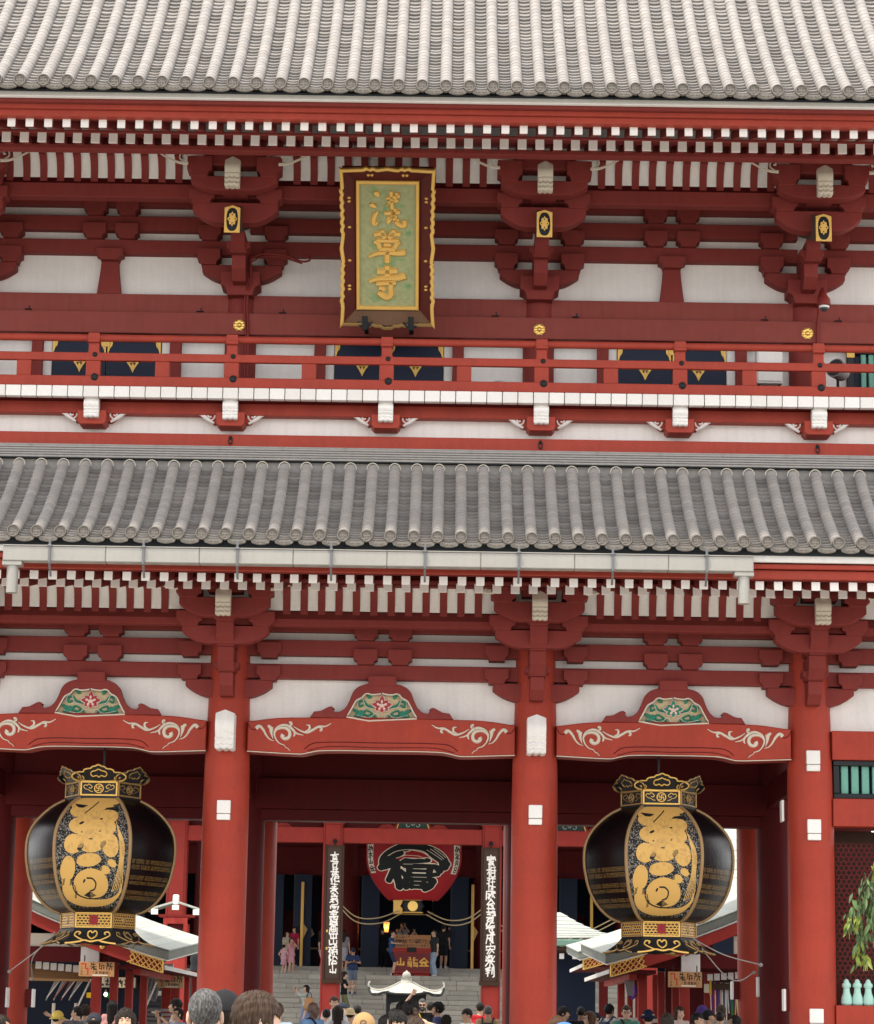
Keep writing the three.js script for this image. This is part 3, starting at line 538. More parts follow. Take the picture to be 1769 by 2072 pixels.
// boards, cross purlins and fascias of the eaves
function slopeBoard(y0, z0, y1, z1, th) { return swapXZ(extr([[z0, y0], [z1, y1], [z1, y1 + th], [z0, y0 + th]], XL, XR)); }
{
  const yf = hgt(251.5, 4.45), yb = hgt(279, 3.45);
  const slab = (eave, ya, za, yi, zi, rise) => part('eave_board', [slopeBoard(ya + 0.004, za, ya + 0.004 + rise, zi, 0.03)], M.redOldShade, eave);
  slab(eaveU, yf, 4.47, 0, 3.3, (hgt(274, 3.42) - hgt(268.5, 4.45)) * 1.17 / 1.03); slab(eaveU, yb, 3.47, 0, 2.0, (hgt(316, 2.15) - hgt(299.5, 3.45)) * 1.47 / 1.3);
  part('purlin', [B(XL, XR, hgt(278, 3.5), hgt(273, 3.5), 3.3, 3.5)], M.redOldShade, eaveU);
  part('purlin', [B(XL, XR, hgt(319.5, 2.96), hgt(301, 3.14), 2.95, 3.14)], M.redOldShade, eaveU);
  part('fascia', [B(XL, XR, hgt(251.5, 4.48), hgt(232, 4.6), 4.47, 4.6)], M.redRail, eaveU); part('fascia', [B(XL, XR, hgt(232.5, 4.61), hgt(220, 4.66), 4.605, 4.66)], M.redRail, eaveU); part('fascia', [B(XL, XR, hgt(220.5, 4.67), hgt(209, 4.75), 4.665, 4.75)], M.redOldShade, eaveU);
  part('white_fascia', [B(XL, XR, hgt(209.5, 4.77), hgt(194, 4.84), 4.76, 4.84)], M.white, eaveU); part('eave_shadow_board', [B(XL, XR, hgt(195, 4.87), hgt(182, 4.9), 4.86, 4.9)], M.darkBoard, eaveU);  // near-black board paints the shadow under the upper tile edge
  part('eave_filler', [B(XL, XR, yf + 0.006, yf + 0.045, 4.36, 4.468)], M.redOldShade, eaveU);
  const lf = hgt(1167, 3.3), lb = hgt(1180.5, 2.5);
  slab(eaveL, lf, 3.32, 0, 2.3, (hgt(1181, 2.4) - hgt(1184, 3.3)) * 1.02 / 0.9); slab(eaveL, lb, 2.52, 0, 1.2, (hgt(1193, 1.3) - hgt(1199, 2.5)) * 1.32 / 1.2);
  part('purlin', [B(XL, XR, lb + 0.012, lb + 0.1, 2.3, 2.46)], M.redOldShade, eaveL); part('purlin', [B(XL, XR, hgt(1191, 1.36), hgt(1191, 1.36) + 0.13, 1.34, 1.54)], M.redOldShade, eaveL);
  part('fascia', [B(XL, XR, lf + 0.02, lf + 0.14, 3.34, 3.42)], M.redRail, eaveL); part('fascia', [B(XL, XR, lf + 0.145, lf + 0.21, 3.43, 3.5)], M.redRail, eaveL);
  part('white_fascia', [B(XL, XR, hgt(1128, 3.53), hgt(1113, 3.58), 3.51, 3.58)], M.white, eaveL); part('eave_shadow_board', [B(XL, XR, hgt(1114, 3.6), hgt(1097, 3.62), 3.59, 3.62)], M.darkBoard, eaveL);  // black strip again stands in for shadow, below the lower tiles
}
// gutter with seams, straps and two downspouts
{
  const g = grp('rain_gutter', gate), y0 = hgt(1147, 3.85), y1 = hgt(1115, 3.85);
  for (let i = -4; i < 4; i++) { const a = i * 1.246 + (i === -4 ? 0 : 0.12), b = (i + 1) * 1.246 + (i === 3 ? 0 : 0.117); part('gutter_length', [B(a, b, y0, y1 - 0.012, 3.66, 3.85, 0.01), B(a, b, y1 - 0.013, y1, 3.64, 3.862, 0.004)], M.gutter, g); }
  for (let i = -4; i < 4; i++) part('gutter_strap', [B((i + 0.5) * 1.246 - 0.015, (i + 0.5) * 1.246 + 0.015, y0 - 0.03, y1 + 0.09, 3.865, 3.885, 0.004), T(box(0.03, 0.26, 0.02, 0, 0, 0), (i + 0.5) * 1.246, y0 - 0.09, 3.78, 0.8, 0, 0), box(0.06, 0.03, 0.03, (i + 0.5) * 1.246, y1 - 0.01, 3.88)], mat([0.16, 0.165, 0.175], { metalness: 0.4, roughness: 0.5 }), g);
  for (const s of [-1, 1]) part('downspout', [B(s * 4.86 - 0.13, s * 4.86 + 0.13, y0 - 0.06, y0, 3.66, 3.84), cyl(0.077, 0.077, 0.37, s * 4.86, y0 - 0.42, 3.75, 24)], M.gutter, g);
}

// ---------------------------------------------------------------- tiled roofs
const tileSeed = rngOf(77);
function roundTileGeo(L, r) { // one course of a round cover tile lying along -z (lower lip at z = 0)
  const pos = [], nor = [], n = 12, R = (z, rr) => [z, rr];
  const quad = (p, q, lip) => { for (let i = 0; i < n; i++) { const a0 = -0.25 + (PI + 0.5) * i / n, a1 = -0.25 + (PI + 0.5) * (i + 1) / n; const v = (t, a) => { pos.push(t[1] * Math.cos(a), t[1] * Math.sin(a), t[0]); lip ? nor.push(0, 0, 1) : nor.push(Math.cos(a), Math.sin(a), 0.05); }; v(p, a0); v(q, a1); v(p, a1); v(p, a0); v(q, a0); v(q, a1); } };
  quad(R(0, r * 0.93), R(0, r * 1.02), true); quad(R(0, r * 1.015), R(-L * 1.12, r * 0.975), false);
  for (let i = 0; i < pos.length; i += 9) { const [ax, ay, az] = [0, 1, 2].map((k) => pos[i + 3 + k] - pos[i + k]), [bx, by, bz] = [0, 1, 2].map((k) => pos[i + 6 + k] - pos[i + k]); const d = (ay * bz - az * by) * nor[i] + (az * bx - ax * bz) * nor[i + 1] + (ax * by - ay * bx) * nor[i + 2]; if (d < 0) for (let k = 0; k < 3; k++) { let t = pos[i + 3 + k]; pos[i + 3 + k] = pos[i + 6 + k]; pos[i + 6 + k] = t; t = nor[i + 3 + k]; nor[i + 3 + k] = nor[i + 6 + k]; nor[i + 6 + k] = t; } }
  const g = new THREE.BufferGeometry(); g.setAttribute('position', new THREE.BufferAttribute(new Float32Array(pos), 3)); g.setAttribute('normal', new THREE.BufferAttribute(new Float32Array(nor), 3)); return fixUV(g, 0.9);
}
function panTileGeo(L, w, sag, th) {
  const pos = [], n = 7, row = (z, dy) => Array.from({ length: n + 1 }, (_, i) => { const s = i / n * 2 - 1; return [s * w / 2, dy - sag * (1 - s * s) , z]; });
  const top0 = row(0, th), top1 = row(-L * 1.25, 0.002), low = row(0, 0);
  const strip = (p, q) => { for (let i = 0; i < n; i++) pos.push(...p[i], ...p[i + 1], ...q[i + 1], ...p[i], ...q[i + 1], ...q[i]); };
  strip(low, top0); strip(top0, top1); 
  const g = new THREE.BufferGeometry(); g.setAttribute('position', new THREE.BufferAttribute(new Float32Array(pos), 3)); flip(g); g.computeVertexNormals(); return fixUV(g, 0.9);
}
const manjiGeos = (r, d = 0.016) => { const t = r * 0.2, a = r * 0.62, bars = []; const bar = (x0, x1, y0, y1) => bars.push(B(x0, x1, y0, y1, -0.03, d, 0.003)); bar(-a, a, -t / 2, t / 2); bar(-t / 2, t / 2, -a, -t / 2); bar(-t / 2, t / 2, t / 2, a); bar(-a, -a + t, t / 2, a); bar(a - t, a, -a, -t / 2); bar(t / 2, a, a - t, a); bar(-a, -t / 2, -a, -a + t); return bars; };
function endTileGeo(r) {
  const disc = new THREE.CylinderGeometry(r * 0.98, r * 0.98, 0.04, 28); disc.rotateX(PI / 2); disc.translate(0, 0, -0.032);
  const ringPts = []; const ring = new THREE.TorusGeometry(r * 0.9, r * 0.1, 6, 28); ring.translate(0, 0, 0.0);
  const cap = new THREE.CylinderGeometry(r * 1.03, r * 1.0, 0.05, 24, 1, true); cap.rotateX(PI / 2); cap.translate(0, 0, -0.03);
  return fixUV(merged([disc, ring, cap, ...manjiGeos(r * 0.98, -0.004)]), 0.9);
}
function eaveTileGeo(w, sag, h) {   // hanging front plate of the lowest pan tile with a relief of scrolls
  const n = 14, top = [], bot = []; for (let i = 0; i <= n; i++) { const s = i / n * 2 - 1; top.push([s * w / 2, -sag * (1 - s * s)]); bot.push([s * w / 2, -h - sag * 1.15 * (1 - s * s) + (Math.abs(s) > 0.86 ? 0.03 * (Math.abs(s) - 0.86) / 0.14 : 0)]); }
  const plate = extr([...top, ...bot.reverse()], -0.03, 0, [], 0.003), rel = [];
  for (const s of [-1, 1]) rel.push(ribbon([[s * 0.01, -sag - h * 0.55, 0], [s * w * 0.1, -sag - h * 0.3, 0], [s * w * 0.18, -sag * 0.8 - h * 0.6, 0], [s * w * 0.26, -sag * 0.7 - h * 0.4, 0]], () => 0.012, 0.008, 10));
  rel.push(ribbon([[-w * 0.33, -sag * 0.5 - h * 0.82, 0], [0, -sag - h * 0.86, 0], [w * 0.33, -sag * 0.5 - h * 0.82, 0]], () => 0.012, 0.007, 10));
  return fixUV(merged([plate, ...rel]), 0.9);
}
function tiledRoof(name, xRef, pitch, prof, course, discY, singles) {
  // prof(t) -> [z, y]; S = arc samples
  const roof = grp(name, gate), N = 400, arc = [0]; let pv = prof(0);
  for (let i = 1; i <= N; i++) { const q = prof(i / N); arc.push(arc[i - 1] + Math.hypot(q[0] - pv[0], q[1] - pv[1])); pv = q; }
  const posAt = (s) => { let i = 1; while (i < N && arc[i] < s) i++; const f = (s - arc[i - 1]) / (arc[i] - arc[i - 1]), a = prof((i - 1) / N), b = prof(i / N); return { z: lerp(a[0], b[0], f), y: lerp(a[1], b[1], f), ang: Math.atan2(b[1] - a[1], a[0] - b[0]) }; };
  const r = 0.08, rg = roundTileGeo(course, r), pg = panTileGeo(course, pitch - 0.06, 0.03, 0.034), eg = endTileGeo(0.083), lg = eaveTileGeo(pitch - 0.05, 0.03, 0.062);
  const xs = []; for (let x = xRef - Math.ceil((xRef - XL) / pitch) * pitch; x < XR; x += pitch) xs.push(x);
  const n = Math.floor(arc[N] / course), mats = [M.tile, M.tileA, M.tileB], q = new THREE.Quaternion(), e = new THREE.Euler(), mtx = new THREE.Matrix4();
  const restR = [], restP = [], col = [];
  xs.forEach((x) => {
    for (let k = 0; k < n; k++) {
      const p = posAt(k * course + 0.05), inView = x > -5.8 && x < 6.2 + 0.4;
      if (k < singles && Math.abs(x - 0.5) < 6.1) { const m = shared('round_tile', rg, mats[Math.floor(tileSeed() * 3)], roof, x, p.y + 0.028, p.z, p.ang, 0, 0); }
      else { e.set(p.ang, 0, (tileSeed() - 0.5) * 0.03); restR.push(mtx.clone().compose(new THREE.Vector3(x + (tileSeed() - 0.5) * 0.004, p.y + 0.028, p.z), q.clone().setFromEuler(e), new THREE.Vector3(1, 1, 1))); }
    }
    for (let k = 0; k < n; k++) { const p = posAt(k * course + 0.02); e.set(p.ang + 0.02 * (tileSeed() - 0.5), 0, (tileSeed() - 0.5) * 0.02); restP.push(mtx.clone().compose(new THREE.Vector3(x + pitch / 2, p.y + (tileSeed() - 0.5) * 0.006, p.z + (tileSeed() - 0.5) * 0.012), q.clone().setFromEuler(e), new THREE.Vector3(1, 1, 1))); }
    const p0 = posAt(0.0);
    shared('end_tile', eg, M.tileEndShade, roof, x, discY, p0.z + 0.045, 0.0);
    shared('eave_tile', lg, M.tileEndShade, roof, x + pitch / 2, p0.y + 0.012, p0.z + 0.03);
  });
  const inst = (nm, g, list, base, span) => { const m = new THREE.InstancedMesh(g, M.tile, list.length); m.name = nm; m.castShadow = m.receiveShadow = true; const c = new THREE.Color(); list.forEach((a, i) => { m.setMatrixAt(i, a); const v = base + span * tileSeed(), w = (tileSeed() - 0.5) * 0.03; m.setColorAt(i, c.setRGB(v + w, v, v - w)); }); m.userData.kind = 'stuff'; roof.add(m); };
  inst('round_tiles', rg, restR, 0.92, 0.18); inst('pan_tiles', pg, restP, 0.62, 0.36);
  // deck under the tiles
  const dk = []; for (let i = 0; i <= 24; i++) { const p = prof(i / 24); dk.push([p[0] - 0.10, p[1] - 0.045]); }
  const poly = [...dk, ...dk.slice().reverse().map((p) => [p[0], p[1] - 0.03])], g = swapXZ(extr(poly, XL, XR));
  part('roof_deck', [g], M.darkBoard, roof);
  return roof;
}
const yU = hgt(180, 5.05), yL = hgt(1096, 3.72);
const roofU = tiledRoof('upper_roof', 0.806, 0.3146, (t) => [5.05 - 5.2 * t, yU + 5.2 * (0.72 * t + 0.30 * t * t)], 0.128, hgt(172, 5.1), 4);
const roofL = tiledRoof('lower_roof', 1.097, 0.3146, (t) => [3.72 - 2.05 * t, yL + (hgt(941, 1.68) - 0.10 - yL) * (0.70 * t + 0.30 * t * t)], 0.115, hgt(1086, 3.77), 4);
part('roof_ridge', [B(XL, XR, yU + 5.0, yU + 6.2, -1.2, -0.1)], M.tile, roofU); part('roof_slope', [slopeBoard(yU + 5.2, -0.6, yU - 0.2, -13, 0.2)], M.tile, roofU);
// stacked flat courses (noshi) where the lower roof meets the wall, with mortar caps over each rib
{
  const n = grp('ridge_courses', gate), yb = hgt(938, 1.66), yt = hgt(909, 1.66); let r2 = rngOf(5);
  part('mortar_board', [B(XL, XR, yb - 0.16, yb, 1.2, 1.60)], M.tileB, n);
  for (let k = 0; k < 5; k++) { const y = lerp(yb, yt, k / 5), z = 1.70 - k * 0.028; part('ridge_course', [B(XL, XR, y + 0.008, y + (yt - yb) / 5 - 0.004, 1.2, z, 0.006)], k % 2 ? M.tile : M.tileA, n); part('joint_line', [B(XL, XR, y - 0.006, y + 0.01, 1.2, z - 0.02, 0.002)], M.darkBoard, n); }
  part('ridge_course', [B(XL, XR, yt, yt + 0.025, 1.15, 1.56)], M.tile, n);
  const cap = new THREE.TorusGeometry(0.079, 0.008, 6, 16, PI + 0.5); cap.rotateZ(-0.25); const cg = fixUV(plain(cap), 1);
  for (let x = 1.097 - 30 * 0.3146; x < XR; x += 0.3146) shared('mortar_rim', cg, M.cream, n, x, hgt(941, 1.68) - 0.07, 1.69);
}

// ---------------------------------------------------------------- balcony
{
  const b = grp('balcony', gate);
  const yT0 = hgt(813, 1.55), yT1 = hgt(791, 1.55), pw = 0.2232;
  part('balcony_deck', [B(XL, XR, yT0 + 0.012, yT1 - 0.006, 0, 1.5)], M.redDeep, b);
  const bd = fixUV(box(pw - 0.011, yT1 - yT0, 0.12, 0, 0, 0, 0.006), 2), ro = rngOf(9);
  for (let i = -34; i < 36; i++) shared('floor_board_end', bd, [M.white, M.whiteA, M.whiteB][Math.floor(ro() * 3)], b, -5.245 + 23 * pw + i * pw + pw / 2, (yT0 + yT1) / 2, 1.5 + (ro() - 0.5) * 0.006);
  part('balcony_beam', [B(XL, XR, hgt(846, 1.2), hgt(812, 1.2), 1.0, 1.2)], M.redRail, b);
  part('plaster_panel', [B(XL, XR, hgt(888, 1.0), hgt(840, 1.0), 0.94, 1.0, 0.002)], M.plaster, b);
  part('balcony_beam', [B(XL, XR, hgt(913, 1.2) - 0.06, hgt(885, 1.2), 0.9, 1.2)], M.redRail, b);
  const nx = [-6.24, -4.24, -2.24, 0, 2.24, 4.24, 6.24];
  for (const x of nx) {
    const s = grp('balcony_bracket', b, [x, 0, 0]);
    part('bracket_block', [(() => { const q = [[0.205, hgt(840, 1.35)], [0.205, hgt(862, 1.35)], [0.165, hgt(868, 1.35)], [-0.165, hgt(868, 1.35)], [-0.205, hgt(862, 1.35)], [-0.205, hgt(840, 1.35)]]; return extr(q, 1.0, 1.36, [], 0.006); })()], M.redRail, s);
    const yA = hgt(831, 1.16), yB = hgt(863, 1.16), h = yA - yB;
    for (const d of [-1, 1]) {
      const q = [[0.17, yA], [0.60, yA], [0.52, yA - h * 0.25], [0.42, yA - h * 0.42], [0.33, yA - h * 0.75], [0.26, yB], [0.17, yB]].map((p) => [p[0] * d, p[1]]);
      part('bracket_wing', [extr(q, 1.0, 1.16, [], 0.005)], M.redRail, s);
      part('wing_edge', [ribbon([[d * 0.61, yA - 0.006, 1.155], [d * 0.52, yA - h * 0.27, 1.155], [d * 0.43, yA - h * 0.45, 1.155], [d * 0.36, yA - h * 0.7, 1.155], [d * 0.25, yB - 0.002, 1.155]], (t) => 0.035 + 0.03 * t * (1 - t) * 4, 0.02, 20), ribbon([[d * 0.30, yB + 0.03, 1.16], [d * 0.245, yB + 0.08, 1.16], [d * 0.25, yB + 0.145, 1.16], [d * 0.31, yB + 0.165, 1.16], [d * 0.345, yB + 0.125, 1.16], [d * 0.32, yB + 0.09, 1.16], [d * 0.29, yB + 0.10, 1.16]], (t) => 0.028, 0.02, 28)], M.white, s);
    }
    carvedNose(0.215, 0.285, 0.1, 0, hgt(833, 1.5), 1.32, s, 'bracket_nose', M.white);
    const yr0 = hgt(790, 1.42), yr1 = hgt(771, 1.42);
    part('rail_stud', [sph(0.056, 0, 0, 0, 1, 1, 0.55, 16, 8)], M.iron, s, { at: [0.03, (hgt(775, 1.4)), 1.455] });
    part('rail_stud', [sph(0.036, 0, 0, 0, 1, 1, 0.55, 14, 8)], M.iron, s, { at: [0.02, hgt(729, 1.4), 1.445] });
  }
  const rTop = hgt(694, 1.4), rl = new THREE.CylinderGeometry(0.054, 0.054, XR - XL, 20); rl.rotateZ(PI / 2);
  part('handrail', [T(rl, (XL + XR) / 2, rTop, 1.4)], M.redRail, b);
  const m0 = hgt(740, 1.42), m1 = hgt(724, 1.42), l0 = hgt(791, 1.44) - 0.005, l1 = hgt(771, 1.44);
  part('middle_rail', [B(XL, XR, m0, m1, 1.36, 1.44)], M.redRail, b); part('bottom_rail', [B(XL, XR, l0, l1, 1.34, 1.46)], M.redRail, b);
  const all = [...nx]; for (let i = 0; i < nx.length - 1; i++) all.push((nx[i] + nx[i + 1]) / 2); all.push(7.24, -7.24);
  for (const x of all) part('rail_post', [B(x - 0.105, x + 0.105, l1, m0, 1.33, 1.43)], M.redRail, b);
  for (const x of nx) { const p = grp('post_neck', b, [x, 0, 0]); part('post_shaft', [extr([[0.09, m1], [0.075, m1 + 0.03], [0.075, rTop - 0.09], [0.088, rTop - 0.055], [-0.088, rTop - 0.055], [-0.075, rTop - 0.09], [-0.075, m1 + 0.03], [-0.09, m1]], 1.34, 1.43)], M.redRail, p); part('post_cap', [box(0.18, 0.05, 0.16, 0, rTop - 0.055, 1.4), T(extr([[0.09, -0.03], [0.08, 0.06], [-0.08, 0.06], [-0.09, -0.03]], -0.07, 0.07), 0, rTop, 1.4)], M.redRail, p); }
  for (const s of [-1, 1]) for (const x of [-2.24, 2.24, 6.24]) { if (s > 0) { const k = grp('ring_fitting', b, [x, hgt(897, 1.22), 1.21]); part('ring_plate', [sph(0.028, 0, 0.04, 0, 1, 1, 0.7)], M.iron, k); part('ring', [T(new THREE.TorusGeometry(0.032, 0.009, 6, 16), 0, -0.012, 0.02, 0, 0, 0, [0.8, 1.4, 1])], M.iron, k); } }
}
// doors of the upper storey with gilt fittings
function goldCorner(d, parent, x, y, z) { part('corner_fitting', [extr([[0, 0], [d * 0.115, 0], [d * 0.10, -0.03], [d * 0.06, -0.05], [d * 0.055, -0.09], [d * 0.03, -0.12], [d * 0.012, -0.17], [0, -0.18]].map((p) => [x + p[0] * 1.3, y + p[1] * 1.45]), z, z + 0.02, [[[x + d * 0.025, y - 0.02], [x + d * 0.06, y - 0.02], [x + d * 0.03, y - 0.06]]], 0.002)], M.goldMatt, parent); }
for (const b of BAYS) {
  const f = grp('door_frame', gate, [b, 0, 0]), yT = 11.683;
  for (const s of [-1, 1]) { part('jamb', [B(s * 0.95, s * 1.12, 10.2, yT, 0, 0.14)], M.redOldShade, f); part('jamb', [B(s * 0.96, s * 0.82, 10.2, yT, 0, 0.05)], M.white, f); }
  for (const s of [-1, 1]) {
    const d = grp('door_leaf', gate, [b, 0, 0]);
    part('leaf_panel', [B(s * 0.008, s * 0.815, 10.2, yT, 0, 0.07)], M.navy, d);
    goldCorner(-s, d, s * 0.812, yT - 0.005, 0.07); goldCorner(s, d, s * 0.012, yT - 0.005, 0.07);
    const c = s * 0.40, y = hgt(747, 0.08); part('door_crest', [extr([[0.125, 0.1], [0.105, 0.035], [0.06, -0.03], [0.03, -0.09], [0, -0.16], [-0.03, -0.09], [-0.06, -0.03], [-0.105, 0.035], [-0.125, 0.1], [-0.06, 0.085], [0, 0.105], [0.06, 0.085]].map((p) => [c + p[0] * 0.85, y + p[1] * 0.8]), 0.07, 0.09, [[[c - 0.05, y + 0.03], [c - 0.02, y - 0.02], [c - 0.01, y + 0.02]], [[c + 0.05, y + 0.03], [c + 0.01, y + 0.02], [c + 0.02, y - 0.02]]], 0.002), sph(0.03, c, y + 0.045, 0.095, 1, 1, 0.5)], M.goldMatt, d);
  }
  part('door_strap', [B(b - 0.05, b + 0.05, yT - 0.16, yT - 0.002, 0.072, 0.1)], M.goldMatt, gate);
}
{ // window of the last bay: green slats between a gilt-bound black post
  const w = grp('slatted_window', gate); part('window_post', [B(6.86, 6.97, 10.2, 11.68, 0, 0.12)], M.lacquer, w); for (const y of [10.75, 11.52]) part('post_band', [B(6.855, 6.975, y, y + 0.2, 0.1, 0.13, 0.004)], M.goldMatt, w);
  part('window_back', [B(6.98, XR, 10.2, 11.68, 0, 0.03)], M.navy, w); part('window_head', [B(6.98, XR, 11.58, 11.68, 0.04, 0.12)], M.lacquer, w);
  for (let i = 0; i < 10; i++) part('slat', [box(0.075, 1.4, 0.05, 7.11 + i * 0.115, 10.88, 0.07)], M.green, w);
}
// gilt flower rosettes
{
  const pet = []; for (let i = 0; i < 8; i++) { const a = i / 8 * 2 * PI; pet.push(sph(0.036, 0.056 * Math.cos(a), 0.056 * Math.sin(a), 0.008, 1, 1, 0.45, 10, 6)); pet.push(sph(0.016, 0.08 * Math.cos(a + PI / 8), 0.08 * Math.sin(a + PI / 8), 0.004, 1, 1, 0.5, 8, 5)); } pet.push(sph(0.032, 0, 0, 0.02, 1, 1, 0.6), (() => { const c = new THREE.CylinderGeometry(0.085, 0.09, 0.012, 24); c.rotateX(PI / 2); return c; })());
  const g = merged(pet); for (const px of PX) part('gilt_rosette', g.clone(), M.gold, gate, { at: [px, hgt(667, .34, 1092) + 0.003, 0.335] });
}
// small iron hooks on the head beam
for (const x of [-5.4, -2.83, -1.6, 1.58, 2.78, 5.6, 6.7]) part('iron_hook', [box(0.11, 0.012, 0.05, x, 12.02, 0.36), cyl(0.01, 0.01, 0.05, x + 0.015, 12.02, 0.37, 8)], M.iron, gate);
// passage: ceiling, inner beams, rear lintel
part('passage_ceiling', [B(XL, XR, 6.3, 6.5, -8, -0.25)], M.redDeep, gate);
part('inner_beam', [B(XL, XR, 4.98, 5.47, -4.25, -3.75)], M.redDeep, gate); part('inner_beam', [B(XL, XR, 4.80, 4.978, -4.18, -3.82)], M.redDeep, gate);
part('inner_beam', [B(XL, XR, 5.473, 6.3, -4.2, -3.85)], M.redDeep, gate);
part('rear_lintel', [B(XL, XR, 5.14, 6.3, -7.85, -7.35)], M.redDeep, gate); part('skylit_lintel_edge', [B(XL, XR, 5.108, 5.138, -7.85, -7.36)], M.cream, gate);  // cream strip paints the sky light caught along the lintel bottom
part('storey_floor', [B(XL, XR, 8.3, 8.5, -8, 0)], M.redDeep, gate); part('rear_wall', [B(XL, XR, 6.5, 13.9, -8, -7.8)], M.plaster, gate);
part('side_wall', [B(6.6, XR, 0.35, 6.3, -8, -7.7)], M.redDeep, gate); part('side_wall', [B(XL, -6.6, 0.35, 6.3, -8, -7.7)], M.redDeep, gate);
part('side_wall', [B(XL, XL + 0.2, 6.5, 13.9, -7.8, 0)], M.redOldShade, gate); part('side_wall', [B(XR - 0.2, XR, 6.5, 13.9, -7.8, 0)], M.redOldShade, gate);
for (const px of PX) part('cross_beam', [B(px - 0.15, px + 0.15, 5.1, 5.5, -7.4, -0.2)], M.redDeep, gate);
// ---------------------------------------------------------------- the great name plaque under the upper eave
{
  const pb = at(787, 655, 0.95), pt = at(787, 331, 2.3), H = pb.distanceTo(pt), tilt = Math.atan2(pt.z - pb.z, pt.y - pb.y);
  const pl = thing('name_plaque', 'tall gilt-framed green plaque with three raised gold characters, hanging under the upper eave', 'plaque', [-0.009, pb.y, pb.z]);
  pl.rotation.x = tilt; pl.rotation.z = 0.004;
  const flare = (y) => 0.645 + 0.035 * Math.pow(Math.abs(y / H - 0.5) * 2, 3);
  // sloping maroon moulding between the inner gilt frame and the scalloped rim
  const ix = 0.455, iy0 = 0.245, iy1 = H - 0.235, quad = (a, b, c, d) => { const g = new THREE.BufferGeometry(); g.setAttribute('position', new THREE.BufferAttribute(new Float32Array([...a, ...b, ...c, ...a, ...c, ...d]), 3)); g.computeVertexNormals(); return g; };
  const ox = 0.67, oz = 0.2, iz = 0.05;
  const maroon = mat([0.11, 0.02, 0.016], { map: texDust, roughness: 0.55, scale: 1 }), worn = mat([0.16, 0.085, 0.05], { map: texDust, roughness: 0.75, scale: 0.7 });
  part('moulding_left', [quad([-ox, 0.04, oz], [-ix, iy0, iz], [-ix, iy1, iz], [-ox, H - 0.04, oz])], maroon, pl); part('moulding_right', [quad([ix, iy0, iz], [ox, 0.04, oz], [ox, H - 0.04, oz], [ix, iy1, iz])], maroon, pl);
  part('moulding_top', [quad([-ix, iy1, iz], [ix, iy1, iz], [ox, H - 0.04, oz], [-ox, H - 0.04, oz])], maroon, pl); part('moulding_bottom', [quad([-ox, 0.04, oz], [ox, 0.04, oz], [ix, iy0, iz], [-ix, iy0, iz])], worn, pl);
  part('plaque_back', [B(-0.66, 0.66, 0.05, H - 0.05, -0.06, 0.03)], maroon, pl);
  // scalloped gilt rim
  const rimM = M.goldMatt, side = (s) => {
    const o = [], n = 64; const wave = (y) => { const t = y / H, e = Math.abs(t - 0.5); const bead = (e > 0.09 && e < 0.36) ? 0.022 * Math.abs(Math.sin((y) * PI / 0.118)) : (e <= 0.09 ? 0.03 * (1 - e / 0.09) : 0); return flare(y) + bead; };
    for (let i = 0; i <= n * 2; i++) { const y = H * i / (n * 2); o.push([s * (wave(y) + 0.014), y]); }
    for (let i = n * 2; i >= 0; i--) { const y = H * i / (n * 2); o.push([s * (flare(clamp(y, 0.06, H - 0.06)) - 0.036 + (wave(y) - flare(y)) * 0.9), clamp(y, 0.05, H - 0.05)]); }
    return extr(s > 0 ? o : o.reverse(), 0.14, 0.235, [], 0.012);
  };
  part('gilt_rim', [side(1)], rimM, pl); part('gilt_rim', [side(-1)], rimM, pl);
  const topRim = []; for (let i = 0; i <= 80; i++) { const t = i / 80, x = (t - 0.5) * 1.36, e = Math.abs(t - 0.5); const up = 0.03 * (1 - Math.min(1, e / 0.13)) + (e > 0.12 && e < 0.26 ? 0.02 * Math.abs(Math.sin((e - 0.12) * PI / 0.07)) : 0); topRim.push([x, H - 0.02 + up - 0.012 * Math.cos(t * 4 * PI) * 0.5]); }
  part('gilt_rim', [extr([...topRim, ...topRim.slice().reverse().map((p) => [p[0] * 0.95, p[1] - 0.05])], 0.145, 0.24, [], 0.01)], rimM, pl);
  const botRim = []; for (let i = 0; i <= 80; i++) { const t = i / 80, x = (t - 0.5) * 1.36, e = Math.abs(t - 0.5); botRim.push([x, 0.03 - 0.05 * Math.max(0, 1 - e / 0.12) - (e < 0.24 ? 0.022 * Math.abs(Math.sin(e * PI / 0.08)) : 0)]); }
  part('lower_rim', [extr([...botRim, ...botRim.slice().reverse().map((p) => [p[0] * 0.96, p[1] + 0.05])], 0.145, 0.235, [], 0.008)], M.goldDim, pl);
  // inner gilt frame and the green field
  part('inner_frame', [extr([[-0.455, 0.24], [0.455, 0.24], [0.455, H - 0.23], [-0.455, H - 0.23]], 0.03, 0.1, [[[-0.405, 0.295], [-0.405, H - 0.285], [0.405, H - 0.285], [0.405, 0.295]]], 0.01)], M.goldMatt, pl);
  const gt = dtex(256, (x, y) => { const s = sstep(0.5, 0.72, fA(x, y)), v = 0.8 + 0.3 * fS(x, y), d = sstep(0.62, 0.8, fB(x, y)); return [v * (0.86 - 0.35 * s - 0.2 * d), v * (0.95 - 0.1 * s - 0.12 * d), v * (0.75 - 0.2 * s - 0.15 * d)]; }, true);
  part('green_field', [B(-0.406, 0.406, 0.29, H - 0.28, 0.03, 0.055, 0.002)], mat([0.42, 0.40, 0.27], { map: gt, roughness: 0.8, scale: 0.8 }), pl);
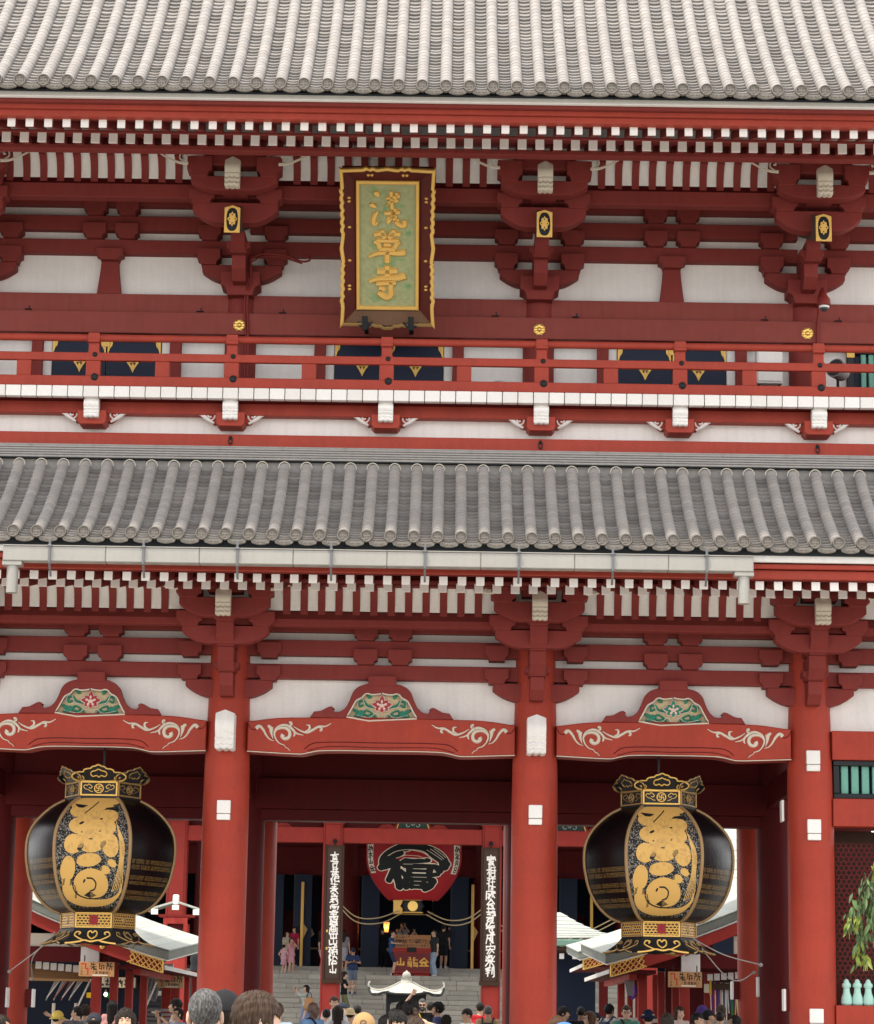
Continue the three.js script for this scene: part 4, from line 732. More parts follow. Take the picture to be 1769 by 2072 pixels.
  // raised characters: x right, y down in units of the character box
  const P0 = H - 0.58, top = H - 0.285, bar = (cx, cy, s, pts, w, taper, th) => ribbon(pts.map((p) => [cx + (p[0] - 0.5) * 0.53, cy - (p[1] - 0.5) * s, 0.056]), (t) => th * w * 0.53 * (taper === 1 ? 0.55 + 0.6 * t : taper === 2 ? 1.1 - 0.75 * t : taper === 3 ? Math.sin(PI * clamp(0.12 + 0.8 * t, 0, 1)) * 1.1 : 1), 0.035, 16);
  const ch = (name, c, k, th, strokes) => part(name, strokes.map(([p, w, t]) => bar(-0.005, top - P0 * c, P0 * k, p, w, t, th)), M.goldMatt, pl);
  ch('gold_character', 0.2, 0.3, 1.22, [
    [[[0.14, 0.06], [0.22, 0.1], [0.27, 0.16]], 0.15, 3], [[[0.02, 0.39], [0.11, 0.41], [0.2, 0.46]], 0.13, 3], [[[0.25, 0.56], [0.17, 0.68], [0.12, 0.82], [0.17, 0.93], [0.25, 0.84]], 0.13, 3],
    [[[0.44, 0.21], [0.62, 0.19], [0.84, 0.14]], 0.1, 1], [[[0.60, 0.02], [0.61, 0.2], [0.63, 0.45], [0.66, 0.62]], 0.11, 0], [[[0.76, 0.05], [0.74, 0.2], [0.58, 0.33], [0.46, 0.42]], 0.09, 2], [[[0.5, 0.31], [0.8, 0.27]], 0.09, 1],
    [[[0.42, 0.62], [0.6, 0.61], [0.84, 0.58]], 0.11, 0], [[[0.64, 0.5], [0.65, 0.62], [0.7, 0.78], [0.82, 0.93], [0.97, 0.95], [0.96, 0.8]], 0.13, 0], [[[0.72, 0.48], [0.66, 0.66], [0.5, 0.88]], 0.11, 0], [[[0.5, 0.76], [0.76, 0.7]], 0.09, 0], [[[0.82, 0.78], [0.66, 0.84]], 0.08, 0]]);
  ch('gold_character', 0.501, 0.275, 1.35, [
    [[[0.14, 0.18], [0.3, 0.14], [0.44, 0.16]], 0.12, 0], [[[0.36, 0.03], [0.38, 0.16], [0.44, 0.28]], 0.13, 0], [[[0.56, 0.17], [0.7, 0.15], [0.86, 0.16]], 0.12, 0], [[[0.68, 0.02], [0.64, 0.16], [0.54, 0.28]], 0.13, 0],
    [[[0.14, 0.37], [0.24, 0.42], [0.3, 0.58]], 0.12, 0], [[[0.2, 0.35], [0.5, 0.35], [0.82, 0.35]], 0.1, 0], [[[0.84, 0.37], [0.76, 0.44], [0.7, 0.58]], 0.12, 0], [[[0.4, 0.47], [0.6, 0.47]], 0.09, 0], [[[0.28, 0.6], [0.72, 0.6]], 0.1, 0],
    [[[0.0, 0.84], [0.2, 0.74], [0.5, 0.71], [0.8, 0.72], [1.0, 0.70]], 0.14, 1], [[[0.5, 0.62], [0.5, 0.8], [0.5, 1.0]], 0.14, 0]]);
  ch('gold_character', 0.80, 0.275, 1.35, [
    [[[0.22, 0.18], [0.4, 0.19], [0.78, 0.16]], 0.14, 0], [[[0.5, 0.0], [0.5, 0.2], [0.5, 0.36]], 0.15, 0], [[[0.0, 0.5], [0.2, 0.42], [0.5, 0.38], [0.8, 0.38], [1.0, 0.31]], 0.15, 1],
    [[[0.2, 0.56], [0.45, 0.54], [0.74, 0.52]], 0.11, 0], [[[0.6, 0.46], [0.6, 0.7], [0.6, 0.9], [0.5, 0.97], [0.32, 0.88], [0.28, 0.8]], 0.14, 0], [[[0.27, 0.68], [0.38, 0.7], [0.42, 0.76]], 0.11, 0]]);
  // small gilt bosses on the moulding
  for (const [x, y, v] of [[-0.555, 1.87, 1], [0.56, 1.87, 1], [-0.55, 1.47, 0], [0.555, 1.47, 0], [-0.55, 0.98, 0], [0.555, 0.98, 0], [-0.555, 0.58, 1], [0.56, 0.58, 1]]) for (const k of v ? [-1, 1] : [0]) part('gilt_boss', [sph(0.024, x, y * H / 2.36 + k * 0.026, 0.13, 1.2, 0.8, 0.8, 10, 6)], M.goldMatt, pl);
  for (const x of [-0.25, 0.25]) for (const k of [-1, 1]) part('gilt_boss', [sph(0.026, x + k * 0.026, H - 0.135, 0.13, 0.9, 0.9, 0.8, 10, 6)], M.goldMatt, pl);
  for (const x of [-0.335, 0.335]) {
    const k = thing('plaque_bracket', x < 0 ? 'black iron bracket under the plaque foot nearer the leftmost rosette' : 'black iron bracket under the plaque foot on the side of the middle rosette', 'bracket', [x, pb.y, pb.z], 0);
    part('bracket_strap', [T(box(0.085, 0.2, 0.02, 0, 0.03, 0.28), 0, 0, 0, tilt * 0.6, 0, 0), B(-0.03, 0.03, 0.0, 0.03, -0.6, 0.2)], M.iron, k);
    part('bracket_plate', [extr([[-0.115, -0.03], [-0.06, -0.05], [0.06, -0.05], [0.115, -0.03], [0.1, -0.09], [0.0, -0.15], [-0.1, -0.09]], 0.2, 0.225, [], 0.003)], M.iron, k);
  }
}

// ---------------------------------------------------------------- the two great bronze lanterns
const emblemTex = canvasTex(700, 900, (g, w, h) => {
  g.fillStyle = '#0c0d11'; g.fillRect(0, 0, w, h); const r = rngOf(400);
  // pale irregular pebbled ground
  g.fillStyle = '#8f8a80'; for (let i = 0; i < 5200; i++) { const x = r() * w, y = r() * h, s = 2.2 + 3.4 * r(); g.save(); g.translate(x, y); g.rotate(r() * 6.3); g.beginPath(); g.moveTo(-s, -s * .5); g.lineTo(s, -s * .7); g.lineTo(s * .6, s); g.lineTo(-s * .8, s * .6); g.fill(); g.restore(); }
  g.globalAlpha = 0.75; g.strokeStyle = '#0e1014'; g.lineWidth = 2; for (let i = 0; i < 900; i++) { const x = r() * w, y = r() * h; g.beginPath(); g.moveTo(x, y); g.lineTo(x + (r() - .5) * 40, y + (r() - .5) * 40); g.stroke(); } g.globalAlpha = 1;
  g.fillStyle = '#14161a'; g.fillRect(0, 0, w, 62); g.fillRect(0, h - 26, w, 26);
  const L = [[455, 640], [520, 575], [560, 545], [700, 480], [900, 435], [1100, 445], [1300, 490], [1400, 540], [1500, 590], [1560, 640]], Rr = [[455, 1020], [520, 1085], [560, 1110], [700, 1155], [900, 1185], [1100, 1170], [1300, 1130], [1400, 1080], [1500, 1030], [1560, 1000]];
  const val = (T0, y) => { let i = 1; while (i < T0.length - 1 && T0[i][0] < y) i++; const a = T0[i - 1], b = T0[i]; return lerp(a[1], b[1], clamp((y - a[0]) / (b[0] - a[0]), 0, 1)); };
  const map = (x, y) => [(x - val(L, y)) / (val(Rr, y) - val(L, y)) * w, (y - 455) / 1105 * h];
  const gold = '#caa15a';
  const poly = (pts, c) => { g.fillStyle = c; g.beginPath(); pts.forEach((p, i) => { const q = map(...p); i ? g.lineTo(...q) : g.moveTo(...q); }); g.closePath(); g.fill(); };
  const ell = (cx, cy, a, b, rot, c) => { const q = []; for (let i = 0; i < 48; i++) { const t = i / 48 * 2 * PI; q.push([cx + a * Math.cos(t) * Math.cos(rot) - b * Math.sin(t) * Math.sin(rot), cy + a * Math.cos(t) * Math.sin(rot) + b * Math.sin(t) * Math.cos(rot)]); } poly(q, c); };
  const line = (pts, c, lw) => { g.strokeStyle = c; g.lineWidth = lw; g.lineCap = 'round'; g.beginPath(); spline(pts.map((p) => map(...p)), 40).forEach((p, i) => (i ? g.lineTo(p[0], p[1]) : g.moveTo(p[0], p[1]))); g.stroke(); };
  ell(800, 560, 200, 78, -0.12, gold); ell(655, 600, 78, 60, 0.2, gold); ell(830, 650, 170, 110, 0, gold); ell(945, 655, 105, 72, -0.2, gold); ell(700, 745, 118, 85, 0, gold); ell(880, 760, 150, 110, 0, gold); ell(820, 850, 150, 130, 0, gold); ell(628, 925, 90, 96, 0.4, gold); ell(985, 935, 80, 115, -0.1, gold); ell(800, 930, 115, 78, 0, gold);
  poly([[580, 545], [610, 470], [690, 455], [1060, 455], [1040, 520], [900, 545], [880, 600], [600, 600]], gold);
  poly([[610, 520], [650, 560], [700, 565], [750, 540], [690, 530]], '#15171c'); line([[845, 500], [790, 560], [730, 620]], '#15171c', 12); poly([[905, 585], [935, 560], [1040, 545], [1050, 590], [960, 580]], '#15171c');
  ell(705, 720, 26, 12, -0.5, '#15171c'); ell(888, 677, 14, 8, 0, '#15171c'); poly([[700, 815], [714, 798], [722, 815]], '#15171c'); poly([[868, 800], [888, 786], [884, 808]], '#15171c'); ell(796, 876, 20, 6, 0, '#15171c');
  ell(700, 955, 24, 40, 0.6, '#15171c'); ell(915, 925, 22, 40, 0.6, '#15171c'); for (let k = 0; k < 6; k++) { line([[690 + k * 9, 905], [672 + k * 8, 960]], gold, 4); line([[895 + k * 9, 890], [880 + k * 9, 950]], gold, 4); }
  ell(780, 1078, 118, 64, -0.12, gold); ell(585, 1165, 72, 124, 0.05, gold); ell(1002, 1106, 46, 34, 0.7, gold); ell(935, 1170, 48, 40, 0.5, gold);
  poly(spline([[540, 1200], [545, 1330], [590, 1440], [680, 1500], [810, 1515], [950, 1490], [1060, 1390], [1105, 1260], [1050, 1370], [960, 1435], [850, 1448], [740, 1436], [670, 1390], [630, 1300], [610, 1230]], 70, true), gold);
  ell(806, 1300, 156, 142, 0, gold); line([[742, 1285], [750, 1268]], '#15171c', 16); line([[772, 1250], [820, 1255], [852, 1300], [838, 1350], [800, 1372]], '#15171c', 13); poly([[745, 1412], [800, 1370], [850, 1412], [800, 1436]], '#15171c'); for (let k = 0; k < 5; k++) line([[800, 1378 + k * 12], [850 - k * 3, 1384 + k * 12]], gold, 3);
  line([[660, 1320], [690, 1395], [760, 1434], [860, 1436], [940, 1395], [975, 1320]], '#15171c', 9);
  for (const [x, y, n] of [[655, 1070, 7], [545, 1300, 5], [615, 1300, 5], [670, 1420, 5], [905, 1110, 5], [890, 1160, 5]]) for (let k = 0; k < n; k++) line([[x, y + k * 12 - 30], [x + 22 - k * 2, y + k * 13 - 42]], '#15171c', 5);
  for (let k = 0; k < 6; k++) line([[1030 + k * 2, 700 + k * 8], [1075 + k * 9, 900 + k * 4], [1082 + k * 8 - 10, 1100], [985 + k * 18, 1370 - k * 4]], gold, 7);
  // worn patches of the gilding
  for (let i = 0; i < 260; i++) { const x = r() * w, y = 60 + r() * h * 0.5; g.globalAlpha = 0.10; g.fillStyle = r() > 0.5 ? '#8a6a3c' : '#5c4a34'; g.beginPath(); g.ellipse(x, y, 6 + 26 * r(), 4 + 14 * r(), r() * 3, 0, 7); g.fill(); } g.globalAlpha = 1;
});
const nameTex = canvasTex(700, 900, (g, w, h) => {
  g.fillStyle = '#07080b'; g.fillRect(0, 0, w, h); const r = rngOf(91);
  g.fillStyle = '#4a4640'; for (let i = 0; i < 900; i++) { const y = h * (0.15 + 0.8 * Math.pow(r(), 0.7)); g.globalAlpha = 0.2 + 0.5 * r(); g.fillRect(r() * w, y, 2 + 2 * r(), 2); } g.globalAlpha = 1;
  for (const [y0, y1] of [[0.545, 0.585], [0.595, 0.635], [0.685, 0.725], [0.735, 0.765], [0.815, 0.85], [0.86, 0.895]]) for (let x = w * 0.06; x < w * 0.94; x += 15) {
    if (r() < 0.06) continue; for (let k = 0; k < 3; k++) { g.fillStyle = r() > 0.3 ? '#b08a48' : '#8a6a38'; const yy = h * lerp(y0, y1, k / 3); g.fillRect(x + r() * 2, yy, 9 + r() * 2, 2.2); g.fillRect(x + 3 + r() * 4, yy, 2.2, h * (y1 - y0) / 3.4); }
  }
});
const fretTex = canvasTex(512, 192, (g, w, h) => { // pierced lattice band: gilt almonds on black
  g.fillStyle = '#0b0c0f'; g.fillRect(0, 0, w, h); g.strokeStyle = '#d6a64c'; g.lineWidth = 9; for (let j = -1; j < 5; j++) for (let i = -1; i < 10; i++) { const cx = (i + (j % 2 ? 0.5 : 0)) * 58 + 20, cy = j * 42 + 30; g.beginPath(); g.ellipse(cx, cy, 30, 18, 0, 0, 7); g.stroke(); }
});
function hexRing(R, y) { return Array.from({ length: 6 }, (_, i) => { const a = PI / 2 - PI / 6 + i * PI / 3; return [R * Math.cos(a), y, R * Math.sin(a)]; }); }   // corners; face 0 lies towards +z
function greatLantern(x, label, seed) {
  const y0 = 2.66, k = 0.001461, ly = (zz) => (1875 - zz) * k * 1.0;   // heights from the foot of the skirt
  const t = thing('bronze_lantern', label, 'lantern', [x, y0, 0], 0, 'great bronze lanterns under the gate'); const r = rngOf(seed);
  const prof = [[455, .545], [500, .675], [540, .76], [600, .86], [660, .94], [720, 1.0], [800, 1.05], [880, 1.07], [960, 1.073], [1040, 1.066], [1120, 1.045], [1200, 1.02], [1280, .98], [1360, .92], [1430, .845], [1490, .755], [1535, .655], [1560, .55]];
  const seam = mat([0.33, 0.21, 0.10], { roughness: 0.55, metalness: 0.35, map: texPaint });
  const mE = new THREE.MeshPhysicalMaterial({ map: emblemTex, roughness: 0.5, metalness: 0.15, specularIntensity: 0.6, bumpMap: texBump, bumpScale: 0.002 }), mN = new THREE.MeshPhysicalMaterial({ map: nameTex, roughness: 0.3, metalness: 0.0, specularIntensity: 0.35, bumpMap: texBump, bumpScale: 0.002 });
  for (let f = 0; f < 6; f++) {
    const a0 = PI / 2 + PI / 6 - f * PI / 3, a1 = a0 - PI / 3, pos = [], uv = [], nS = 8; // seen from outside, a0 is the left edge
    const P = (i, j) => { const [zz, R] = prof[i], s = j / nS, bul = 1 + 0.035 * (1 - (2 * s - 1) ** 2); return [lerp(Math.cos(a0), Math.cos(a1), s) * R * bul, ly(zz), lerp(Math.sin(a0), Math.sin(a1), s) * R * bul]; }, U = (i, j) => [j / nS, (1560 - prof[i][0]) / 1105];
    for (let i = 0; i < prof.length - 1; i++) for (let j = 0; j < nS; j++) { pos.push(...P(i, j), ...P(i + 1, j), ...P(i + 1, j + 1), ...P(i, j), ...P(i + 1, j + 1), ...P(i, j + 1)); uv.push(...U(i, j), ...U(i + 1, j), ...U(i + 1, j + 1), ...U(i, j), ...U(i + 1, j + 1), ...U(i, j + 1)); }
    let g = new THREE.BufferGeometry(); g.setAttribute('position', new THREE.BufferAttribute(new Float32Array(pos), 3)); g.setAttribute('uv', new THREE.BufferAttribute(new Float32Array(uv), 2)); g.computeVertexNormals(); smooth(g);
    part('body_panel', g, f % 3 === 0 ? mE : mN, t, { keepUV: true });
    part('seam_rib', [tube(prof.map(([zz, R]) => [Math.cos(a0) * R, ly(zz), Math.sin(a0) * R]), 0.026, 40, 8)], seam, t);
  }
  // neck, upper band and its gilt frames
  const hexPrism = (R0, yy0, R1, yy1) => { const a = hexRing(R0, yy0), b = hexRing(R1, yy1), pos = []; for (let i = 0; i < 6; i++) { const j = (i + 1) % 6; pos.push(...a[i], ...b[i], ...b[j], ...a[i], ...b[j], ...a[j]); } for (let i = 1; i < 5; i++) { pos.push(...a[0], ...a[i], ...a[i + 1], ...b[0], ...b[i + 1], ...b[i]); } const g = new THREE.BufferGeometry(); g.setAttribute('position', new THREE.BufferAttribute(new Float32Array(pos), 3)); g.computeVertexNormals(); return g; };
  part('neck', [hexPrism(0.545, ly(458), 0.54, ly(425))], M.bronze, t);
  part('upper_band', [hexPrism(0.535, ly(430), 0.535, ly(288))], M.bronze, t); part('lower_band', [hexPrism(0.525, ly(1710), 0.525, ly(1556))], M.bronze, t);
  const onFace = (f, Rc, g, lean = 0) => { const ap = Rc * Math.cos(PI / 6), a = f * PI / 3; g.applyMatrix4(new THREE.Matrix4().makeRotationX(lean)); g.translate(0, 0, ap); g.applyMatrix4(new THREE.Matrix4().makeRotationY(-a + 0)); return g; };
  const frame = (w, ya, yb, th) => extr([[-w / 2, ya], [w / 2, ya], [w / 2, yb], [-w / 2, yb]], 0, 0.02, [[[-w / 2 + th, ya + th], [-w / 2 + th, yb - th], [w / 2 - th, yb - th], [w / 2 - th, ya + th]]], 0.004);
  const fretM = new THREE.MeshStandardMaterial({ map: fretTex, roughness: 0.45, metalness: 0.4 });
  for (let f = 0; f < 6; f++) {
    const gm = f === 0 ? M.goldMatt : M.goldDim, yb = (ly(430) + ly(288)) / 2;
    const up = grp('upper_panel', t);
    part('panel_frame', [onFace(f, 0.537, frame(0.535, ly(432), ly(288), 0.024))], gm, up);
    const ring = new THREE.TorusGeometry(0.062, 0.009, 6, 28); ring.translate(0, yb, 0.01); part('crest_ring', [onFace(f, 0.537, ring)], gm, up);
    part('crest_mark', [onFace(f, 0.537, (() => { const g = merged(manjiGeos(0.062)); g.translate(0, yb, 0.002); return g; })())], gm, up);
    for (const s of [-1, 1]) part('cloud_relief', [onFace(f, 0.537, ribbon([[s * 0.225, yb + 0.02, 0], [s * 0.2, yb + 0.05, 0], [s * 0.17, yb + 0.04, 0], [s * 0.15, yb + 0.062, 0], [s * 0.12, yb + 0.045, 0], [s * 0.1, yb + 0.02, 0], [s * 0.12, yb + 0.0, 0], [s * 0.145, yb + 0.012, 0]], () => 0.012, 0.008, 30)), onFace(f, 0.537, ribbon([[s * 0.22, yb + 0.015, 0], [s * 0.19, yb - 0.01, 0], [s * 0.15, yb - 0.02, 0], [s * 0.12, yb - 0.04, 0], [s * 0.085, yb - 0.045, 0]], () => 0.01, 0.008, 20))], gm, up);
    const lo = grp('lower_panel', t), ym = (ly(1710) + ly(1560)) / 2;
    part('panel_frame', [onFace(f, 0.527, frame(0.525, ly(1712), ly(1562), 0.022))], gm, lo);
    const fp = new THREE.PlaneGeometry(0.48, 0.175); fp.translate(0, ym, 0.006); part('fretwork', onFace(f, 0.527, plain(fp)), fretM, lo, { keepUV: true });
    if (f === 0) { part('red_seal', [onFace(f, 0.527, B(-0.06, 0.06, ym - 0.068, ym + 0.068, 0.004, 0.014, 0.003)), onFace(f, 0.527, box(0.004, 0.13, 0.01, 0.0, ym, 0.012)), onFace(f, 0.527, box(0.1, 0.005, 0.01, 0, ym + 0.02, 0.012))], mat([0.25, 0.02, 0.025], { roughness: 0.6 }), lo); }
    else part('band_crest', [onFace(f, 0.527, sph(0.05, 0, ym, 0.004, 0.9, 1.2, 0.35))], gm, lo);
    // crown plate: cloud outline leaning outwards, gilt edge and a pierced cloud in the middle
    const yc = ly(290), half = [[0, 0.275], [0.04, 0.25], [0.075, 0.238], [0.09, 0.215], [0.14, 0.205], [0.175, 0.185], [0.185, 0.155], [0.24, 0.15], [0.285, 0.13], [0.32, 0.095], [0.315, 0.05], [0.27, 0.012]];
    const sm = spline(half, 26).map((p) => [Math.max(0, p[0] * 1.2), p[1] * 1.04]), out = [...sm, ...sm.slice().reverse().filter((p) => p[0] > 1e-5).map((p) => [-p[0], p[1]])];
    const lean = 0.66, put = (g) => { g.translate(0, 0, 0); g.applyMatrix4(new THREE.Matrix4().makeRotationX(lean)); g.translate(0, yc, 0.0); return onFace(f, 0.545, g); };
    const cr = grp('crown_plate', t); part('plate', [put(extr(out, -0.02, 0.0))], M.bronze, cr);
    part('gilt_edge', [put(ribbon([...out, out[0]].map((p) => [p[0], p[1], 0]), () => 0.02, 0.012, 90))], gm, cr);
    part('gilt_cloud', [put(ribbon([[0, 0.21, 0], [0.035, 0.19, 0], [0.055, 0.18, 0], [0.1, 0.165, 0], [0.115, 0.12, 0], [0.085, 0.085, 0], [0.035, 0.1, 0], [0, 0.075, 0], [-0.035, 0.1, 0], [-0.085, 0.085, 0], [-0.115, 0.12, 0], [-0.1, 0.165, 0], [-0.055, 0.18, 0], [-0.035, 0.19, 0], [0, 0.21, 0]], () => 0.016, 0.012, 70))], gm, cr);
    for (const s of [-1, 1]) part('gilt_curl', [put(ribbon([[s * 0.36, 0.03, 0], [s * 0.28, 0.01, 0], [s * 0.22, 0.045, 0], [s * 0.24, 0.085, 0], [s * 0.29, 0.08, 0], [s * 0.285, 0.05, 0]], () => 0.018, 0.012, 30))], gm, cr);
    // flared skirt with gilt hearts and scrolls
    const sk = grp('skirt_panel', t), R0 = 0.53, R1 = 0.77, ya = ly(1710), yb2 = ly(1850), a0 = -PI / 6, pos = [], n = 8;
    const PP = (i, j) => { const s = i / n, R = lerp(R0, R1, s * s * 0.55 + s * 0.45), u = (j / 6 - 0.5); return [R * u, lerp(ya, yb2, s) - (i === n ? 0.018 * Math.cos(u * 2 * PI * 1.5) : 0), R * Math.cos(PI / 6)]; };
    for (let i = 0; i < n; i++) for (let j = 0; j < 6; j++) pos.push(...PP(i, j), ...PP(i + 1, j), ...PP(i + 1, j + 1), ...PP(i, j), ...PP(i + 1, j + 1), ...PP(i, j + 1));
    const sg = new THREE.BufferGeometry(); sg.setAttribute('position', new THREE.BufferAttribute(new Float32Array(pos), 3)); sg.computeVertexNormals(); sg.applyMatrix4(new THREE.Matrix4().makeRotationY(-f * PI / 3)); part('skirt_plate', [sg], M.bronze, sk);
    const onSk = (pts) => pts.map(([u, v]) => { const R = lerp(R0, R1, v * v * 0.55 + v * 0.45); return [u, lerp(ya, yb2, v), R * Math.cos(PI / 6) + 0.008]; });
    const rot = (g) => { g.applyMatrix4(new THREE.Matrix4().makeRotationY(-f * PI / 3)); return g; };
    const gil = [ribbon(onSk([[0, 0.8], [-0.055, 0.6], [-0.06, 0.32], [-0.03, 0.24], [0, 0.36], [0.03, 0.24], [0.06, 0.32], [0.055, 0.6], [0, 0.8]]), () => 0.022, 0.012, 50), ribbon(onSk([[-0.36, 1.12], [-0.25, 1.06], [-0.16, 0.98], [-0.1, 0.9], [0, 0.98], [0.1, 0.9], [0.16, 0.98], [0.25, 1.06], [0.36, 1.12]]), () => 0.026, 0.012, 50)];
    for (const s of [-1, 1]) gil.push(ribbon(onSk([[s * 0.1, 0.92], [s * 0.17, 0.78], [s * 0.25, 0.52], [s * 0.22, 0.3], [s * 0.17, 0.36], [s * 0.19, 0.5]]), () => 0.022, 0.012, 40));
    part('skirt_gilding', gil.map(rot), gm, sk);
  }
  part('lantern_top', [hexPrism(0.5, ly(292), 0.4, ly(270)), cyl(0.02, 0.02, 1.1, 0, ly(280), 0, 10)], M.iron, t);
  part('lantern_floor', [hexPrism(0.56, ly(1740), 0.5, ly(1700))], M.bronze, t);
  return t;
}
function smooth(g) { const p = g.attributes.position, n = g.attributes.normal, m = new Map(); const key = (i) => `${p.getX(i).toFixed(4)},${p.getY(i).toFixed(4)},${p.getZ(i).toFixed(4)}`; for (let i = 0; i < p.count; i++) { const k = key(i), v = m.get(k) || [0, 0, 0]; v[0] += n.getX(i); v[1] += n.getY(i); v[2] += n.getZ(i); m.set(k, v); } for (let i = 0; i < p.count; i++) { const v = m.get(key(i)), l = Math.hypot(...v) || 1; n.setXYZ(i, v[0] / l, v[1] / l, v[2] / l); } return g; }
greatLantern(-4.03, 'black and gold six-sided bronze lantern hanging before the left booths and the red votive house', 1);
greatLantern(4.04, 'black and gold six-sided bronze lantern hanging beside the pillar with the hexagon grille', 2);
// wires that steady the lanterns
const wires = [[[-4.6, 2.85, 0.2], [-5.0, 2.72, -1.5], [-5.9, 2.35, -3.8]], [[-4.55, 2.9, -0.2], [-5.2, 2.62, -2], [-6.1, 2.3, -7.4]], [[4.5, 2.9, 0.1], [5.0, 2.68, -0.2], [5.55, 2.55, -0.4]], [[4.62, 2.75, 0.3], [5.1, 2.4, -1], [5.4, 2.35, -2], [5.86, 2.52, -3.8]]];
const wl = ['thin steel wire from the left lantern foot to the near inner pillar', 'thin steel wire from the left lantern foot to the rear pillar', 'taut steel wire running level from the right lantern foot to the pillar', 'slack steel wire sagging from the right lantern foot to the inner pillar'];
wires.forEach((w, i) => solo('steel_wire', [tube(w, 0.009, 20, 6), sph(0.03, ...w[w.length - 1])], M.wire, wl[i], 'wire', { group: 'wires steadying the lanterns' }));

// ---------------------------------------------------------------- things on the upper storey
{
  const c = thing('dome_camera', 'dark red dome surveillance camera on a bent pole beside the rightmost upper pillar', 'security camera', [6.41, 12.05, 0.9]);
  const dome = new THREE.LatheGeometry([[0.001, 0.27], [0.035, 0.26], [0.05, 0.2], [0.09, 0.15], [0.1, 0.06], [0.085, 0.04], [0.001, 0.04]].map((p) => new THREE.Vector2(...p)).reverse(), 24);
  part('camera_hood', [dome], M.pipe, c); part('camera_ring', [cyl(0.075, 0.078, 0.03, 0, 0.01, 0, 20)], M.plastic, c); part('camera_lens', [sph(0.058, 0, 0.01, 0, 1, 0.9, 1)], M.glass, c);
  part('camera_arm', [tube([[0, 0.26, 0], [0, 0.33, -0.06], [0.0, 0.3, -0.45], [0, 0.1, -0.52], [-0.02, -0.1, -0.53], [-0.02, -1.2, -0.53]], 0.022, 30, 8)], M.pipe, c);
  solo('conduit_pipe', [tube([[-2.1, 10.8, 0.36], [-2.1, 11.6, 0.37], [-2.13, 12.2, 0.36], [-2.08, 12.55, 0.5], [-2.1, 13.0, 0.5]], 0.018, 30, 6), tube([[-2.14, 10.8, 0.36], [-2.13, 11.6, 0.37], [-2.17, 12.2, 0.36], [-2.11, 12.5, 0.5]], 0.014, 30, 6)], M.pipe, 'dark red conduit pipes running up the upper pillar beside the left gilt rosette', 'pipe');
  solo('flexible_hose', [tube([[-2.1, 12.78, 0.5], [-1.95, 12.86, 0.55], [-1.6, 12.87, 0.5], [-1.3, 12.8, 0.42], [-1.2, 12.84, 0.4], [-1.24, 12.9, 0.38], [-1.3, 12.87, 0.36]], 0.016, 40, 6), tube([[-2.1, 12.74, 0.5], [-1.9, 12.83, 0.55], [-1.6, 12.83, 0.5], [-1.32, 12.77, 0.42]], 0.012, 30, 6)], M.pipe, 'dark red flexible hose with a looped end across the beam by the plaque', 'hose');
  const a = thing('utility_box', 'white metal utility box standing on the balcony behind the railing', 'utility box', [5.65, 10.72, 0.4]);
  part('box_body', [box(0.38, 0.52, 0.2, 0, 0.55, 0)], M.plastic, a); part('box_door', [box(0.34, 0.47, 0.02, 0, 0.555, 0.108)], M.white, a); part('box_stand', [B(-0.16, -0.13, -0.17, 0.29, -0.02, 0.02), B(0.13, 0.16, -0.17, 0.29, -0.02, 0.02)], M.iron, a);
  const f = thing('floodlight', 'grey round floodlight aimed sideways on the balcony near the slatted window', 'floodlight', [6.62, 11.05, 0.75]);
  part('lamp_drum', [T(cyl(0.12, 0.15, 0.22, 0, -0.11, 0, 24), 0.02, 0.1, 0, PI / 2 - 0.3, 0, 0.7)], M.wire, f); part('lamp_glass', [T(cyl(0.13, 0.13, 0.01, 0, 0.11, 0, 24), 0.02, 0.1, 0, PI / 2 - 0.3, 0, 0.7)], M.glass, f); part('lamp_foot', [B(-0.02, 0.02, -0.5, 0.02, -0.02, 0.02)], M.iron, f);
  const j = thing('junction_box', 'beige junction box with black bent cables on the balcony right of the middle doors', 'junction box', [1.63, 10.72, 0.8]);
  part('box_body', [box(0.13, 0.13, 0.12, 0, 0.1, 0)], M.cream, j); part('box_lid', [box(0.14, 0.03, 0.13, 0, 0.175, 0)], M.plastic, j); part('cable', [tube([[-0.06, 0.12, 0], [-0.14, 0.14, 0], [-0.2, 0.08, 0.02], [-0.22, -0.1, 0.02]], 0.022, 16, 6), tube([[0.06, 0.08, 0], [0.2, 0.07, 0], [0.34, 0.02, 0], [0.42, -0.1, 0]], 0.022, 16, 6)], M.wire, j);
}
